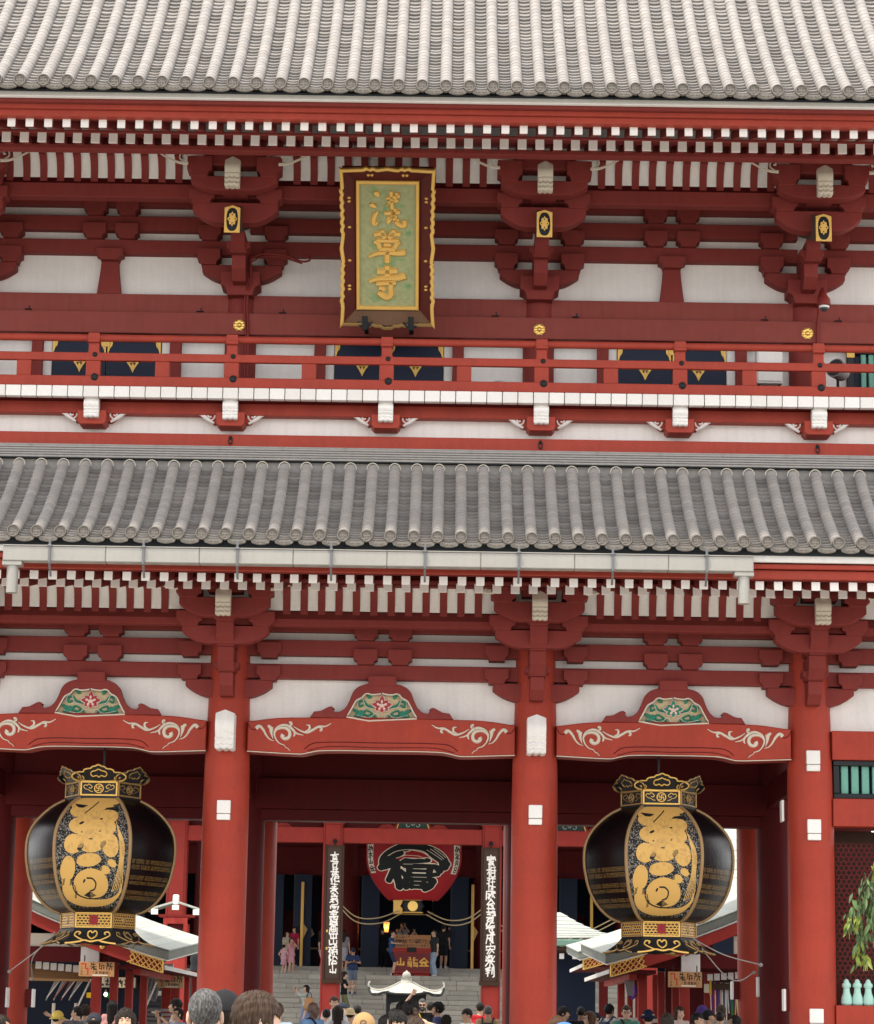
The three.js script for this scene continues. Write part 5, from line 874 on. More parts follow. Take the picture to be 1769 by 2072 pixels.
// ---------------------------------------------------------------- the main hall behind
{
  const hall = thing('temple_hall', 'large vermilion temple hall seen through the gate, with a wide stone stair and dark interior', 'temple hall', [0, 0, 0]);
  const kp = [-12.6, -7.62, -2.62, 2.5, 7.5, 12.5], zK = -46;
  const stairL = -14, stairR = 14, yF = 3.36, rise = 0.166, run = 0.3, n = 18;
  // stair: every course of stones is laid separately
  const stair = grp('stone_stair', hall), sr = rngOf(3), mats = [M.stone, M.stoneA, M.stoneB];
  for (let i = 0; i < n; i++) {
    const yT = yF - i * rise, z1 = -52 + i * run; if (i >= 11) { part('lower_steps', [B(stairL, stairR, yT - rise, yT, z1 - 0.35, z1, 0.01)], M.stone, stair); continue; }
    for (let x = -7.8 - sr() * 0.9; x < 8; ) { const w = 0.85 + 0.25 * sr() + (i % 2) * 0.05, x1 = x + w; part('step_stone', [B(x + 0.004, x1 - 0.004, yT - rise + 0.004, yT - sr() * 0.003, z1 - 0.4, z1 - sr() * 0.012, 0.012)], mats[Math.floor(sr() * 3)], stair); x = x1; }
    part('step_bed', [B(stairL, stairR, yT - rise, yT - 0.02, z1 - 0.6, z1 - 0.05, 0.004)], M.iron, stair);
  }
  part('hall_floor', [B(-16, 16, 0.42, yF - 0.002, -58, -52.3, 0.01)], M.stone, hall);
  for (let k = 0; k < 2; k++) for (let x = -8 + k * 0.4; x < 8; x += 1.1) part('threshold_stone', [B(x + 0.005, x + 1.095, yF - 0.01 + k * 0.165, yF + 0.165 * (k + 1) - 0.01, -54 - k * 0.9, -53.3 - k * 0.9, 0.01)], k ? M.stoneA : M.stone, hall);
  part('hall_floor', [B(-16, 16, 0.42, yF + 0.31, -75, -54.6, 0.01)], M.woodDark, hall);
  // porch pillars on the stair foot
  for (const x of kp) { const p = grp('porch_pillar', hall, [x, 0, zK]); part('pillar_shaft', [B(-0.31, 0.31, 0.45, 8.1, -0.31, 0.31, 0.045)], M.redHall, p); part('pillar_base', [B(-0.45, 0.45, 0.4, 0.75, -0.45, 0.45, 0.03)], M.stone, p); part('pillar_head', [extr([[-0.44, 8.35], [-0.4, 8.15], [-0.31, 8.0], [0.31, 8.0], [0.4, 8.15], [0.44, 8.35]], -0.4, 0.4)], M.redHall, p); part('pillar_groove', [B(-0.25, -0.24, 0.8, 8.0, 0.311, 0.316, 0.001), B(0.24, 0.25, 0.8, 8.0, 0.311, 0.316, 0.001)], M.redDeep, p); }
  for (let i = 0; i < kp.length - 1; i++) { part('porch_beam', [B(kp[i] + 0.312, kp[i + 1] - 0.312, 7.42, 7.9, zK - 0.22, zK + 0.22)], M.redHall, hall); part('frieze_panel', [B(kp[i] + 0.4, kp[i + 1] - 0.4, 7.905, 8.6, zK - 0.14, zK - 0.06)], M.redDeep, hall); }
  part('porch_beam', [B(-15, 15, 8.6, 9.2, zK - 0.25, zK + 0.25)], M.redHall, hall);
  // carved green-and-gold frog-leg struts on the porch beam
  for (const x of [-10.1, -5.1, -0.06, 5.0, 10]) {
    const k = grp('frieze_strut', hall, [x, 7.905, zK]);
    part('strut_body', [extr([[-1.15, 0], [1.15, 0], [1.0, 0.12], [0.75, 0.14], [0.6, 0.06], [0.42, 0.3], [0.3, 0.6], [-0.3, 0.6], [-0.42, 0.3], [-0.6, 0.06], [-0.75, 0.14], [-1.0, 0.12]], -0.04, 0.06)], M.redHall, k);
    part('strut_panel', [extr([[-0.5, 0.02], [0.5, 0.02], [0.28, 0.5], [-0.28, 0.5]], 0.06, 0.08)], mat([0.03, 0.06, 0.05]), k); part('strut_rim', [ribbon([[-0.52, 0.01, 0.08], [-0.29, 0.5, 0.08], [0.29, 0.5, 0.08], [0.52, 0.01, 0.08]], () => 0.035, 0.02, 40)], M.gold, k);
    for (const s of [-1, 1]) part('strut_vine', [ribbon([[0, 0.1, 0.08], [s * 0.12, 0.2, 0.08], [s * 0.22, 0.12, 0.08], [s * 0.16, 0.06, 0.08], [s * 0.1, 0.1, 0.08]], () => 0.03, 0.02, 24), ribbon([[0, 0.15, 0.08], [s * 0.06, 0.32, 0.08], [s * 0.17, 0.36, 0.08], [s * 0.2, 0.3, 0.08]], () => 0.03, 0.02, 20)], M.copper, k);
  }
  // front wall of the hall proper: inner pillars, red lintel, dark doors with gilt edges
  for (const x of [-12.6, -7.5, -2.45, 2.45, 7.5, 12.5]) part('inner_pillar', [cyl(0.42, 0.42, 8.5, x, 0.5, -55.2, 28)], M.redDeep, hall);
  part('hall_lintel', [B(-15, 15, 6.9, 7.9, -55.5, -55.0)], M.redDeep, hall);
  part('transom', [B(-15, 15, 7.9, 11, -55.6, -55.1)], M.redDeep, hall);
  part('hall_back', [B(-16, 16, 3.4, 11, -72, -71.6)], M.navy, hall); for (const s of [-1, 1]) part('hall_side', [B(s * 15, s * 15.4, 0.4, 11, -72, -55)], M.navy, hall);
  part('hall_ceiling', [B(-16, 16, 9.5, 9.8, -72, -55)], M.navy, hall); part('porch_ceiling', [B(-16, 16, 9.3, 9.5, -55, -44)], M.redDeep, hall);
  const roofP = [[-43.0, 9.0], [-46, 9.75], [-55, 14], [-62, 19], [-62, 18], [-55, 13], [-46, 9.2], [-43.0, 8.8]];
  part('hall_roof', [(() => { const g = extr(roofP.map((p) => [p[0], p[1]]), -18, 18); return swapXZ(g); })()], M.tile, hall);
  for (const x of [-9.9, -5.0, -4.0, -1.6, 1.55, 4.3, 5.4, 10]) { const d = grp('door_leaf', hall, [x, 0, -54.6]); part('leaf_panel', [B(-0.3, 0.3, 3.7, 6.9, -0.05, 0.05)], M.navy, d); part('leaf_stile', [B(-0.34, -0.29, 3.7, 6.9, -0.06, 0.06)], mat([0.02, 0.03, 0.045], { roughness: 0.5 }), d); }
  for (const x of [-4.02, 2.0, -8.4, 6.2]) { const g = grp('gilt_door_edge', hall, [x, 3.67, -54.4]); part('gilt_post', [B(-0.05, 0.05, 0, 2.95, -0.05, 0.05)], M.goldMatt, g); part('gilt_finial', [extr([[0.05, 1.9], [0.05, 1.5], [0.2, 1.3], [0.05, 0.95]], -0.02, 0.02)], M.goldDim, g); }
  // faint things inside
  part('inner_rail', [B(-6, 6, 4.5, 4.56, -62, -61.9)], M.wood, hall); for (const x of [-9, -6, -3.4, 3.4, 6]) part('altar_panel', [B(x - 0.8, x + 0.8, 3.7, 6.3, -70, -69.8)], M.redDeep, hall);
}
// vertical plaques on the two middle porch pillars
function versePlaque(x, text, label) {
  const p = thing('verse_plaque', label, 'plaque', [x, 3.0, -45.62], 0, 'verse plaques on the porch pillars'), H = 4.32, W = 0.54;
  const tx = canvasTex(256, 2048, (g, w, h) => { g.fillStyle = '#3a2115'; g.fillRect(0, 0, w, h); const r = rngOf(text.length); for (let i = 0; i < 700; i++) { g.globalAlpha = 0.12; g.fillStyle = r() > 0.5 ? '#1c0f0a' : '#6b4129'; g.fillRect(r() * w, r() * h, 2 + 2 * r(), 40 + 160 * r()); } g.globalAlpha = 1; g.strokeStyle = '#f2efe8'; const n = text.length, s = Math.min(165, (h - 150) / n * 1.0); [...text].forEach((c, i) => brush(g, c, (w - s * 1.12) / 2 + (i % 3 - 1) * 4, 60 + i * (h - 130) / n, s * 1.12, 0.115, 0.11, r)); });
  const m = new THREE.MeshStandardMaterial({ map: tx, roughness: 0.55 });
  part('plaque_board', [B(-W / 2, W / 2, 0.02, H, -0.06, 0.02)], M.woodDark, p);
  const f = new THREE.PlaneGeometry(W - 0.1, H - 0.2); f.translate(0, H / 2, 0.026); part('inscription', plain(f), m, p, { keepUV: true });
  for (const s of [-1, 1]) part('side_moulding', [B(s * (W / 2 - 0.02), s * (W / 2 + 0.035), -0.02, H + 0.02, -0.06, 0.065, 0.015)], M.woodDark, p);
  part('foot_scroll', [extr([[-0.33, 0.08], [0.33, 0.08], [0.34, -0.02], [0.2, -0.07], [0.1, -0.03], [0, -0.05], [-0.1, -0.03], [-0.2, -0.07], [-0.34, -0.02]], -0.06, 0.08, [], 0.01)], M.woodDark, p);
  part('hanger', [sph(0.07, 0, H + 0.13, 0), B(-0.02, 0.02, H, H + 0.1, -0.02, 0.02)], M.iron, p);
  for (const y of [1.05, 1.6]) if (x < 0) part('gilt_seal', [box(0.06, 0.08, 0.01, -W / 2 + 0.08, y, 0.032)], M.goldMatt, p);
}
versePlaque(-2.55, '真身絶表象雲霞画出補陀山', 'tall brown wooden plaque with white brush characters nearer the girls in pink');
versePlaque(2.46, '實相荘厳金碧装成安楽刹', 'tall brown wooden plaque with white brush characters nearer the woman in pale jeans');
// the great red paper lantern of the hall
{
  const L = thing('red_lantern', 'huge red paper lantern with a black white-edged character, hanging before the hall', 'lantern', [-0.06, 0, -50]);
  const yb = 5.80, yt = 9.3, R = 1.62, pts = [], N = 110;
  const tx = canvasTex(2048, 1400, (g, w, h) => {
    g.fillStyle = '#a3121f'; g.fillRect(0, 0, w, h); const r = rngOf(6);
    for (let i = 0; i < 300; i++) { g.globalAlpha = 0.05; g.fillStyle = r() > .5 ? '#5c0810' : '#c92a34'; g.fillRect(r() * w, r() * h, 60 + 200 * r(), 6 + 20 * r()); } g.globalAlpha = 1;
    // the character, drawn twice: white edge, then black body. cx is the front of the lantern
    const cx = w / 2, S = 660, X = (u) => cx + Math.asin(clamp((u - 700) / 540, -0.985, 0.985)) / (2 * PI) * w, Y = (v) => h * (1 - (1080 - v) / 1300 * 0.905);
    const body = (grow, c) => { g.fillStyle = g.strokeStyle = c; g.lineJoin = g.lineCap = 'round';
      const P = (pts2, lw) => { g.lineWidth = lw + grow; g.beginPath(); spline(pts2.map((p) => [X(p[0]), Y(p[1])]), 40).forEach((p, i) => (i ? g.lineTo(p[0], p[1]) : g.moveTo(p[0], p[1]))); g.stroke(); };
      P([[360, 640], [380, 540], [480, 440], [640, 370], [800, 390], [940, 450], [1040, 560], [1060, 640]], 92); P([[320, 660], [420, 560], [540, 470]], 70); P([[600, 400], [700, 300], [760, 180]], 90); P([[700, 380], [850, 420], [980, 520], [1080, 600]], 80);
      P([[400, 640], [560, 610], [640, 600]], 66); P([[500, 560], [495, 720], [500, 880], [490, 920]], 72); P([[480, 680], [420, 770], [370, 830]], 62); P([[540, 700], [600, 760], [620, 800]], 50);
      P([[590, 560], [700, 575], [850, 560]], 60); P([[620, 640], [760, 640], [950, 640], [1020, 700]], 62); P([[660, 640], [650, 760]], 50); P([[900, 640], [910, 750], [1000, 740]], 56); P([[660, 700], [900, 705]], 44); P([[660, 760], [930, 760]], 44);
      P([[610, 820], [800, 812], [960, 820], [985, 850]], 62); P([[600, 830], [596, 920]], 62); P([[960, 830], [960, 900], [900, 935]], 74); P([[690, 865], [860, 865]], 44); P([[690, 910], [870, 915]], 50); P([[680, 870], [680, 920]], 46); P([[880, 870], [880, 920]], 46); };
    body(20, '#efe7d2'); body(0, '#0b1418');
    g.strokeStyle = '#efe7d2'; g.lineWidth = 6; for (const [x0, y0, x1, y1] of [[715, 675, 850, 675], [690, 725, 855, 725], [700, 785, 870, 785], [715, 838, 810, 838], [715, 890, 790, 890], [820, 605, 945, 605], [590, 615, 690, 615], [850, 420, 1020, 545], [890, 405, 1040, 530], [930, 400, 1060, 510]]) { g.beginPath(); g.moveTo(X(x0), Y(y0)); g.lineTo(X(x1), Y(y1)); g.stroke(); }
    g.strokeStyle = '#efe7d2'; g.lineWidth = 9; g.beginPath(); spline([[420, 500], [520, 440], [660, 420], [800, 440], [860, 480]].map((p) => [X(p[0]), Y(p[1])]), 30).forEach((p, i) => (i ? g.lineTo(p[0], p[1]) : g.moveTo(p[0], p[1]))); g.stroke();
    g.fillStyle = '#a3121f'; g.beginPath(); [[510, 535], [620, 495], [760, 505], [830, 540], [600, 530], [550, 570]].forEach((p, i) => (i ? g.lineTo(X(p[0]), Y(p[1])) : g.moveTo(X(p[0]), Y(p[1])))); g.fill(); g.strokeStyle = '#efe7d2'; g.lineWidth = 7; g.stroke();
    // side inscriptions on white bands
    for (const s of [-1, 1]) { const bx = X(700 + s * 490); g.fillStyle = '#e9e2d2'; g.save(); g.beginPath(); g.moveTo(bx - 58, 0); g.lineTo(bx + 58, 0); g.lineTo(bx + 44, Y(720)); g.lineTo(bx - 44, Y(720)); g.fill(); g.restore(); g.strokeStyle = '#141414'; [...(s > 0 ? '奉納年月日' : '奉納本山金')].forEach((c, i) => brush(g, c, bx - 42, Y(250 + i * 92), 84, 0.14, 0.03, r)); }
  });
  tx.wrapS = THREE.RepeatWrapping;
  const prof = (y) => { const t = (y - yb) / (yt - yb); return t < 0.5 ? R * (0.50 + 0.50 * Math.pow(Math.sin(clamp(t / 0.42, 0, 1) * PI / 2), 0.85)) : R * (t < 0.78 ? 1 : 0.52 + 0.48 * Math.sqrt(Math.max(0, 1 - Math.pow((t - 0.78) / 0.3, 2)))); };
  for (let i = 0; i <= N; i++) { const y = lerp(yb, yt, i / N); pts.push(new THREE.Vector2(prof(y) - 0.008 * (i % 2), y)); }
  const g = new THREE.LatheGeometry(pts, 96, PI, 2 * PI);
  part('paper_body', g, new THREE.MeshStandardMaterial({ map: tx, roughness: 0.75 }), L, { keepUV: true });
  part('gilt_foot', [cyl(0.66, 0.66, 0.42, 0, 5.39, 0, 32)], M.bronze, L); part('foot_disc', [(() => { const c = new THREE.CylinderGeometry(0.17, 0.17, 0.03, 28); c.rotateX(PI / 2); c.translate(0, 5.6, 0.665); return c; })()], M.gold, L);
  for (const s of [-1, 1]) part('foot_fitting', [T(extr([[-0.2, -0.26], [0.16, -0.26], [0.2, -0.1], [0.1, 0.0], [0.18, 0.12], [0.2, 0.21], [-0.2, 0.21]], 0, 0.06, [], 0.012), s * 0.47, 5.6, 0.5, 0, s * 0.72, 0, [s < 0 ? 1 : -1, 1, 1])], M.goldMatt, L);
  part('foot_rim', [T(new THREE.TorusGeometry(0.66, 0.03, 8, 36), 0, 5.81, 0, PI / 2), T(new THREE.TorusGeometry(0.66, 0.025, 8, 36), 0, 5.39, 0, PI / 2)], M.goldMatt, L);
  const ropes = [[[-0.5, 5.45, -49.5], [-1.2, 5.15, -48.4], [-1.9, 5.14, -47.2], [-2.5, 5.62, -46.2]], [[-0.45, 5.35, -49.5], [-1.1, 4.99, -48.4], [-1.9, 4.98, -47.2], [-2.5, 5.52, -46.2]], [[0.4, 5.45, -49.5], [1.1, 5.12, -48.4], [1.8, 5.15, -47.2], [2.4, 5.55, -46.2]], [[0.35, 5.35, -49.5], [1.1, 4.97, -48.4], [1.8, 5.0, -47.2], [2.4, 5.42, -46.2]]];
  const rl = ['upper rope from the red lantern foot towards the girls in pink', 'lower sagging rope from the red lantern foot towards the girls in pink', 'upper rope from the red lantern foot to the right plaque', 'lower sagging rope from the red lantern foot to the right plaque'];
  ropes.forEach((p, i) => solo('stay_rope', [tube(p, 0.022, 30, 6)], M.rope, rl[i], 'rope', { group: 'ropes steadying the red lantern' }));
  for (const [i, y] of [[0, 4.4], [1, 4.25]]) solo('stay_rope', [tube([[2.75, 4.9 - i * .15, -46], [4.2, y - 0.1, -46.6], [5.6, y + 0.35, -47], [7.4, y + 1.3, -46.4]], 0.022, 30, 6)], M.rope, i ? 'lower rope hanging over the stair at the right behind the bronze lantern' : 'upper rope hanging over the stair at the right behind the bronze lantern', 'rope', { group: 'ropes hung across the stair' });
}
// offertory box with its notice board
{
  const b = thing('offertory_box', 'dark red wooden offertory box with three gold characters at the stair top', 'offertory box', [-0.1, 3.36, -52.5]);
  const tx = canvasTex(512, 300, (g, w, h) => { g.fillStyle = '#6d1a1d'; g.fillRect(0, 0, w, h); g.strokeStyle = '#e2b04a'; brush(g, '山', 20, 80, 150, 0.15, 0.03); brush(g, '龍', 180, 70, 165, 0.10, 0.02); brush(g, '金', 345, 75, 155, 0.12, 0.03); });
  part('box_body', [B(-0.64, 0.64, 0.06, 0.88, -0.4, 0.4, 0.02)], M.redHall, b); const f = new THREE.PlaneGeometry(1.26, 0.62); f.translate(0, 0.46, 0.408); part('gold_inscription', plain(f), new THREE.MeshStandardMaterial({ map: tx, roughness: 0.6 }), b, { keepUV: true });
  part('box_rail', [B(-0.67, 0.67, 0.82, 0.94, -0.42, 0.43)], M.redHall, b); part('box_rail', [B(-0.67, 0.67, 0.0, 0.09, -0.42, 0.43)], M.redDeep, b); part('box_clasp', [B(-0.16, 0.16, 0.8, 0.96, 0.43, 0.45)], M.iron, b); for (const s of [-1, 1]) part('box_foot', [B(s * 0.1, s * 0.6, -0.02, 0.05, 0.4, 0.47)], M.redHall, b);
  const nb = thing('notice_board', 'light brown wooden notice board with black writing, leaning on the offertory box', 'notice board', [-0.1, 4.28, -52.2]);
  const t2 = canvasTex(640, 220, (g, w, h) => { g.fillStyle = '#a8754e'; g.fillRect(0, 0, w, h); const r = rngOf(8); for (let i = 0; i < 120; i++) { g.globalAlpha = .15; g.fillStyle = r() > .5 ? '#7c5030' : '#c79468'; g.fillRect(0, r() * h, w, 1 + 2 * r()); } g.globalAlpha = 1; g.strokeStyle = '#1d120c'; write(g, '金山寺いの', 40, 8, 46, 48, 0, 0.1, 0.02); write(g, '本堂内にてご参拝下さい', 18, 62, 74, 56, 0, 0.11, 0.02); write(g, '本身内寺出下にてご参拝下', 20, 150, 40, 50, 0, 0.1, 0.02); });
  part('board', [B(-0.65, 0.65, 0, 0.47, -0.03, 0.0)], M.wood, nb); const pf = new THREE.PlaneGeometry(1.28, 0.45); pf.translate(0, 0.235, 0.006); part('writing', plain(pf), new THREE.MeshStandardMaterial({ map: t2, roughness: 0.7 }), nb, { keepUV: true });
}
{ // lit wooden lantern inside
  const l = thing('indoor_lantern', 'small lit lantern with tapering wooden frame glowing inside the hall', 'lantern', [-1.08, 4.93, -56.5]); l.scale.setScalar(0.55);
  const q = [[-0.2, 0.75], [0.2, 0.75], [0.12, 0.1], [-0.12, 0.1]]; part('glowing_paper', [extr(q, -0.1, 0.1)], new THREE.MeshStandardMaterial({ color: lin(0.6, 0.3, 0.1), emissive: lin(1, 0.42, 0.12), emissiveIntensity: 0.45 }), l);
  part('lantern_frame', [B(-0.22, 0.22, 0.75, 0.8, -0.13, 0.13), B(-0.14, 0.14, 0.05, 0.1, -0.12, 0.12), B(-0.03, 0.03, -2.2, 0.05, -0.03, 0.03), B(-0.012, 0.012, 0.1, 0.75, 0.1, 0.115)], M.woodDark, l);
  const pl = new THREE.PointLight(0xffa050, 0.6); pl.position.set(-1.08, 5.15, -56.4); pl.castShadow = true; scene.add(pl);
}
// incense burner
{
  const j = thing('incense_burner', 'incense burner with pale upturned hexagonal roof and round finial, before the stair', 'incense burner', [0.03, 0.42, -30]);
  const pos = [], ns = 10, prof = (t) => [lerp(0.10, 0.98, t), 2.34 - 0.30 * Math.sin(t * PI / 2) ];
  const Pt = (i, k) => { const t = i / ns, a = k / 48 * 2 * PI, c = Math.pow(Math.abs(Math.cos(a * 3)), 6); let [r, y] = prof(t); r *= 0.9 + 0.1 * Math.abs(Math.cos(a * 3)) ; y += 0.17 * c * Math.pow(t, 5) * Math.cos(a) ** 2 ; return [r * Math.cos(a), y, r * Math.sin(a)]; };
  for (let i = 0; i < ns; i++) for (let k = 0; k < 48; k++) pos.push(...Pt(i, k), ...Pt(i, k + 1), ...Pt(i + 1, k + 1), ...Pt(i, k), ...Pt(i + 1, k + 1), ...Pt(i + 1, k));
  const g = new THREE.BufferGeometry(); g.setAttribute('position', new THREE.BufferAttribute(new Float32Array(pos), 3)); g.computeVertexNormals(); const pale = mat([0.48, 0.48, 0.43], { map: texTile, roughness: 0.7 });
  part('roof', [g, T(g.clone(), 0, -0.035, 0)], pale, j);
  for (const k of [0, 3]) { const a = k * PI / 3, R = (t) => { const [r, y] = prof(t); return [r * Math.cos(a), y + 0.02 + 0.16 * Math.pow(t, 5), r * Math.sin(a)]; }; part('roof_ridge', [tube([R(0.02), R(0.3), R(0.6), R(0.85), R(0.98), [0.97 * Math.cos(a), 2.30, 0.97 * Math.sin(a)], [0.93 * Math.cos(a), 2.33, 0.93 * Math.sin(a)]], 0.025, 24, 8)], pale, j); }
  part('roof_edge', [(() => { const q = []; for (let k = 0; k <= 48; k++) { const p = Pt(ns, k); q.push([p[0] * 0.985, p[1] - 0.03, p[2] * 0.985]); } return tube(q, 0.035, 96, 6); })()], M.iron, j);
  part('finial', [cyl(0.17, 0.13, 0.1, 0, 2.28, 0, 24), cyl(0.13, 0.15, 0.05, 0, 2.38, 0, 24), sph(0.11, 0, 2.50, 0, 1, 0.95, 1, 20, 12), sph(0.03, 0, 2.6, 0, 0.9, 1.2, 0.9)], pale, j);
  for (let k = 0; k < 4; k++) { const a = k * PI / 2 + PI / 4; part('post', [cyl(0.045, 0.045, 2.1, 0.66 * Math.cos(a), 0, 0.66 * Math.sin(a), 12)], M.iron, j); }
  for (const z of [-0.47, 0.47]) part('beam', [extr([[-0.5, 2.08], [0.5, 2.08], [0.5, 1.55], [0.47, 1.7], [0.38, 1.8], [0.2, 1.83], [-0.2, 1.83], [-0.38, 1.8], [-0.47, 1.7], [-0.5, 1.55]], z - 0.03, z + 0.03)], M.iron, j);
  part('cauldron', [new THREE.LatheGeometry([[0.001, 0.5], [0.5, 0.55], [0.75, 0.85], [0.7, 1.1], [0.78, 1.15], [0.7, 1.15], [0.001, 1.0]].map((p) => new THREE.Vector2(...p)), 32)], M.bronze, j);
}
// red votive house-shaped lantern on a post, left of the stair
{
  const h = thing('votive_house', 'red wooden lantern house with small gabled roof on a post, left of the stair', 'wayside lantern', [-6.98, 0.42, -40]);
  part('post', [B(-0.32, 0.32, 0, 3.2, -0.3, 0.3)], M.redHall, h); part('house_frame', [B(-0.36, 0.36, 3.2, 3.34, -0.34, 0.34), B(-0.36, -0.24, 3.34, 4.25, -0.34, 0.34), B(0.24, 0.36, 3.34, 4.25, -0.34, 0.34), B(-0.36, 0.36, 4.1, 4.28, -0.338, 0.338)], M.redHall, h); part('house_panel', [B(-0.25, 0.25, 3.3, 4.15, 0.1, 0.14)], M.redDeep, h);
  part('eave_wing', [extr([[-0.6, 4.42], [-0.5, 4.3], [0.5, 4.3], [0.6, 4.42], [0.5, 4.38], [-0.5, 4.38]], -0.2, 0.2)], M.redHall, h);
  for (const s of [-1, 1]) part('roof_board', [T(box(0.95, 0.06, 0.9, 0, 0, 0), s * 0.42, 4.62, 0, 0, 0, -s * 0.3)], M.copper, h); part('roof_cap', [B(-0.09, 0.09, 4.66, 4.95, 0.3, 0.46, 0.03), B(-0.1, 0.1, 4.5, 4.64, 0.36, 0.47)], M.white, h); for (const s of [-1, 1]) part('roof_cap', [B(s * 0.52, s * 0.72, 4.36, 4.52, 0.36, 0.46)], M.white, h);
  solo('black_finial', [new THREE.LatheGeometry([[0.001, 2.0], [0.12, 1.96], [0.17, 1.85], [0.1, 1.74], [0.17, 1.66], [0.23, 1.5], [0.2, 1.35], [0.22, 1.2], [0.26, 1.0], [0.26, 0.0]].map((p) => new THREE.Vector2(...p)).reverse(), 24)], M.iron, 'black onion-topped post behind the red lantern house', 'post', { at: [-6.6, 2.1, -43] });
}
// ---------------------------------------------------------------- votive booths with copper roofs behind the gate
function roofLine(x, xe, ye) { const d = Math.abs(x) - xe; return ye + 0.27 * d + 0.03 * d * d + (d > 2.4 ? 0.12 * (d - 2.4) ** 2 : 0); }
function booth(sg, label, z0, z1, xe, ye, xr, opt = {}) {
  const b = thing('copper_roofed_booth', label, 'booth', [0, 0, 0]);
  const X = (d) => sg * d, prof = (x, o) => [X(x), roofLine(x, xe, ye) + o];
  const xs = Array.from({ length: 13 }, (_, i) => lerp(xe, xr, i / 12));
  const slab = (o0, o1, za, zb, name, m, a = xe, c = xr) => { const q = Array.from({ length: 13 }, (_, i) => lerp(a, c, i / 12)); const pts = [...q.map((x) => prof(x, o0)), ...q.slice().reverse().map((x) => prof(x, o1))]; const g = extr(sg > 0 ? pts.reverse() : pts, Math.min(za, zb), Math.max(za, zb), [], 0.01), P = g.attributes.position; for (let k = 0; k < P.count; k++) P.setY(k, P.getY(k) + 0.055 * (z0 - P.getZ(k))); g.computeVertexNormals(); return part(name, [g], m, b); };
  // roof: copper sheets laid in overlapping strips, thick layered edge, white and red barge boards
  const rows = 14, cm = [M.copper, mat([0.48, 0.52, 0.48], { map: texTile, roughness: 0.65, scale: 1 })];
  for (let i = 0; i < rows; i++) slab(0.10 + 0.012, 0.135, z0 + 0.12, z1 - 0.12, 'copper_sheet', cm[i % 2], lerp(xe - 0.1, xr, i / rows), lerp(xe - 0.1, xr, (i + 1) / rows) - 0.008);
  slab(-0.06, 0.105, z0 + 0.1, z1 - 0.1, 'roof_edge', M.copperEdge, xe - 0.08, xr); slab(-0.10, -0.065, z0 + 0.06, z1, 'white_board', M.white, xe - 0.05, xr); slab(-0.34, -0.105, z0 - 0.06, z0 + 0.03, 'barge_board', M.redHall, xe + 0.02, xr);
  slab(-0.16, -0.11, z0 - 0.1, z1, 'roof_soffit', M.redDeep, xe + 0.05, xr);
  // far-side slope
  part('roof_back', [extr([[X(xr), roofLine(xr, xe, ye) + 0.1], [X(xr + (xr - xe)), ye + 0.1], [X(xr + (xr - xe)), ye - 0.1], [X(xr), roofLine(xr, xe, ye) - 0.12]], z1, z0)], M.copper, b);
  // gilt lattice tip of the barge board
  const gl = grp('gilt_lattice', b, [0, 0, z0 + 0.045]);
  { const pt = (x, v) => [X(x), roofLine(x, xe, ye) - 0.105 - 0.235 * v, 0], a0 = xe + 0.03, a1 = xe + 0.66, bars = []; for (let i = -2; i < 7; i++) for (const s of [0, 1]) { const u0 = i / 6, u1 = u0 + 0.34; const A = lerp(a0, a1, clamp(u0, 0, 1)), C = lerp(a0, a1, clamp(u1, 0, 1)); const v0 = s ? 1 - (clamp(u0, 0, 1) - u0) / 0.34 : (clamp(u0, 0, 1) - u0) / 0.34, v1 = s ? (u1 - clamp(u1, 0, 1)) / 0.34 : 1 - (u1 - clamp(u1, 0, 1)) / 0.34; if (C - A > 0.01) bars.push(ribbon([pt(A, v0), pt(C, v1)], () => 0.022, 0.012, 2)); }
    for (const v of [0.02, 0.98]) bars.push(ribbon([pt(a0, v), pt(lerp(a0, a1, 0.5), v), pt(a1, v)], () => 0.026, 0.014, 8)); bars.push(ribbon([pt(a0, 0), pt(a0, 1)], () => 0.03, 0.014, 2), ribbon([pt(a1, 0), pt(a1 - 0.1, 0.5), pt(a1 + 0.05, 1)], () => 0.026, 0.014, 6)); part('lattice_bars', bars, M.gold, gl); }
  const bx = xe + 1.19; part('barge_boss', [sph(0.05, X(bx), roofLine(bx, xe, ye) - 0.22, z0 + 0.05, 1, 1, 0.4)], M.gold, b);
  // eave along the passage: rafters with white ends
  const n = Math.floor((z0 - z1) / 0.16); for (let i = 0; i < n; i++) { const z = z0 - 0.15 - i * 0.16; part('rafter', [B(X(xe + 0.02), X(xe + 0.9), ye - 0.26, ye - 0.19, z - 0.035, z + 0.035)], M.redDeep, b); part('rafter_end', [B(X(xe + 0.0), X(xe + 0.02), ye - 0.265, ye - 0.185, z - 0.038, z + 0.038, 0.002)], M.white, b); }
  return b;
}
function posts(b, list) { for (const [u, w, z, yT] of list) { const p = at(u, 1990, z), s = w / 2 / 105; part('square_post', [B(p.x - s, p.x + s, 0.42, yT || 2.75, z - 0.09, z + 0.09, 0.012)], M.redHall, b); } }
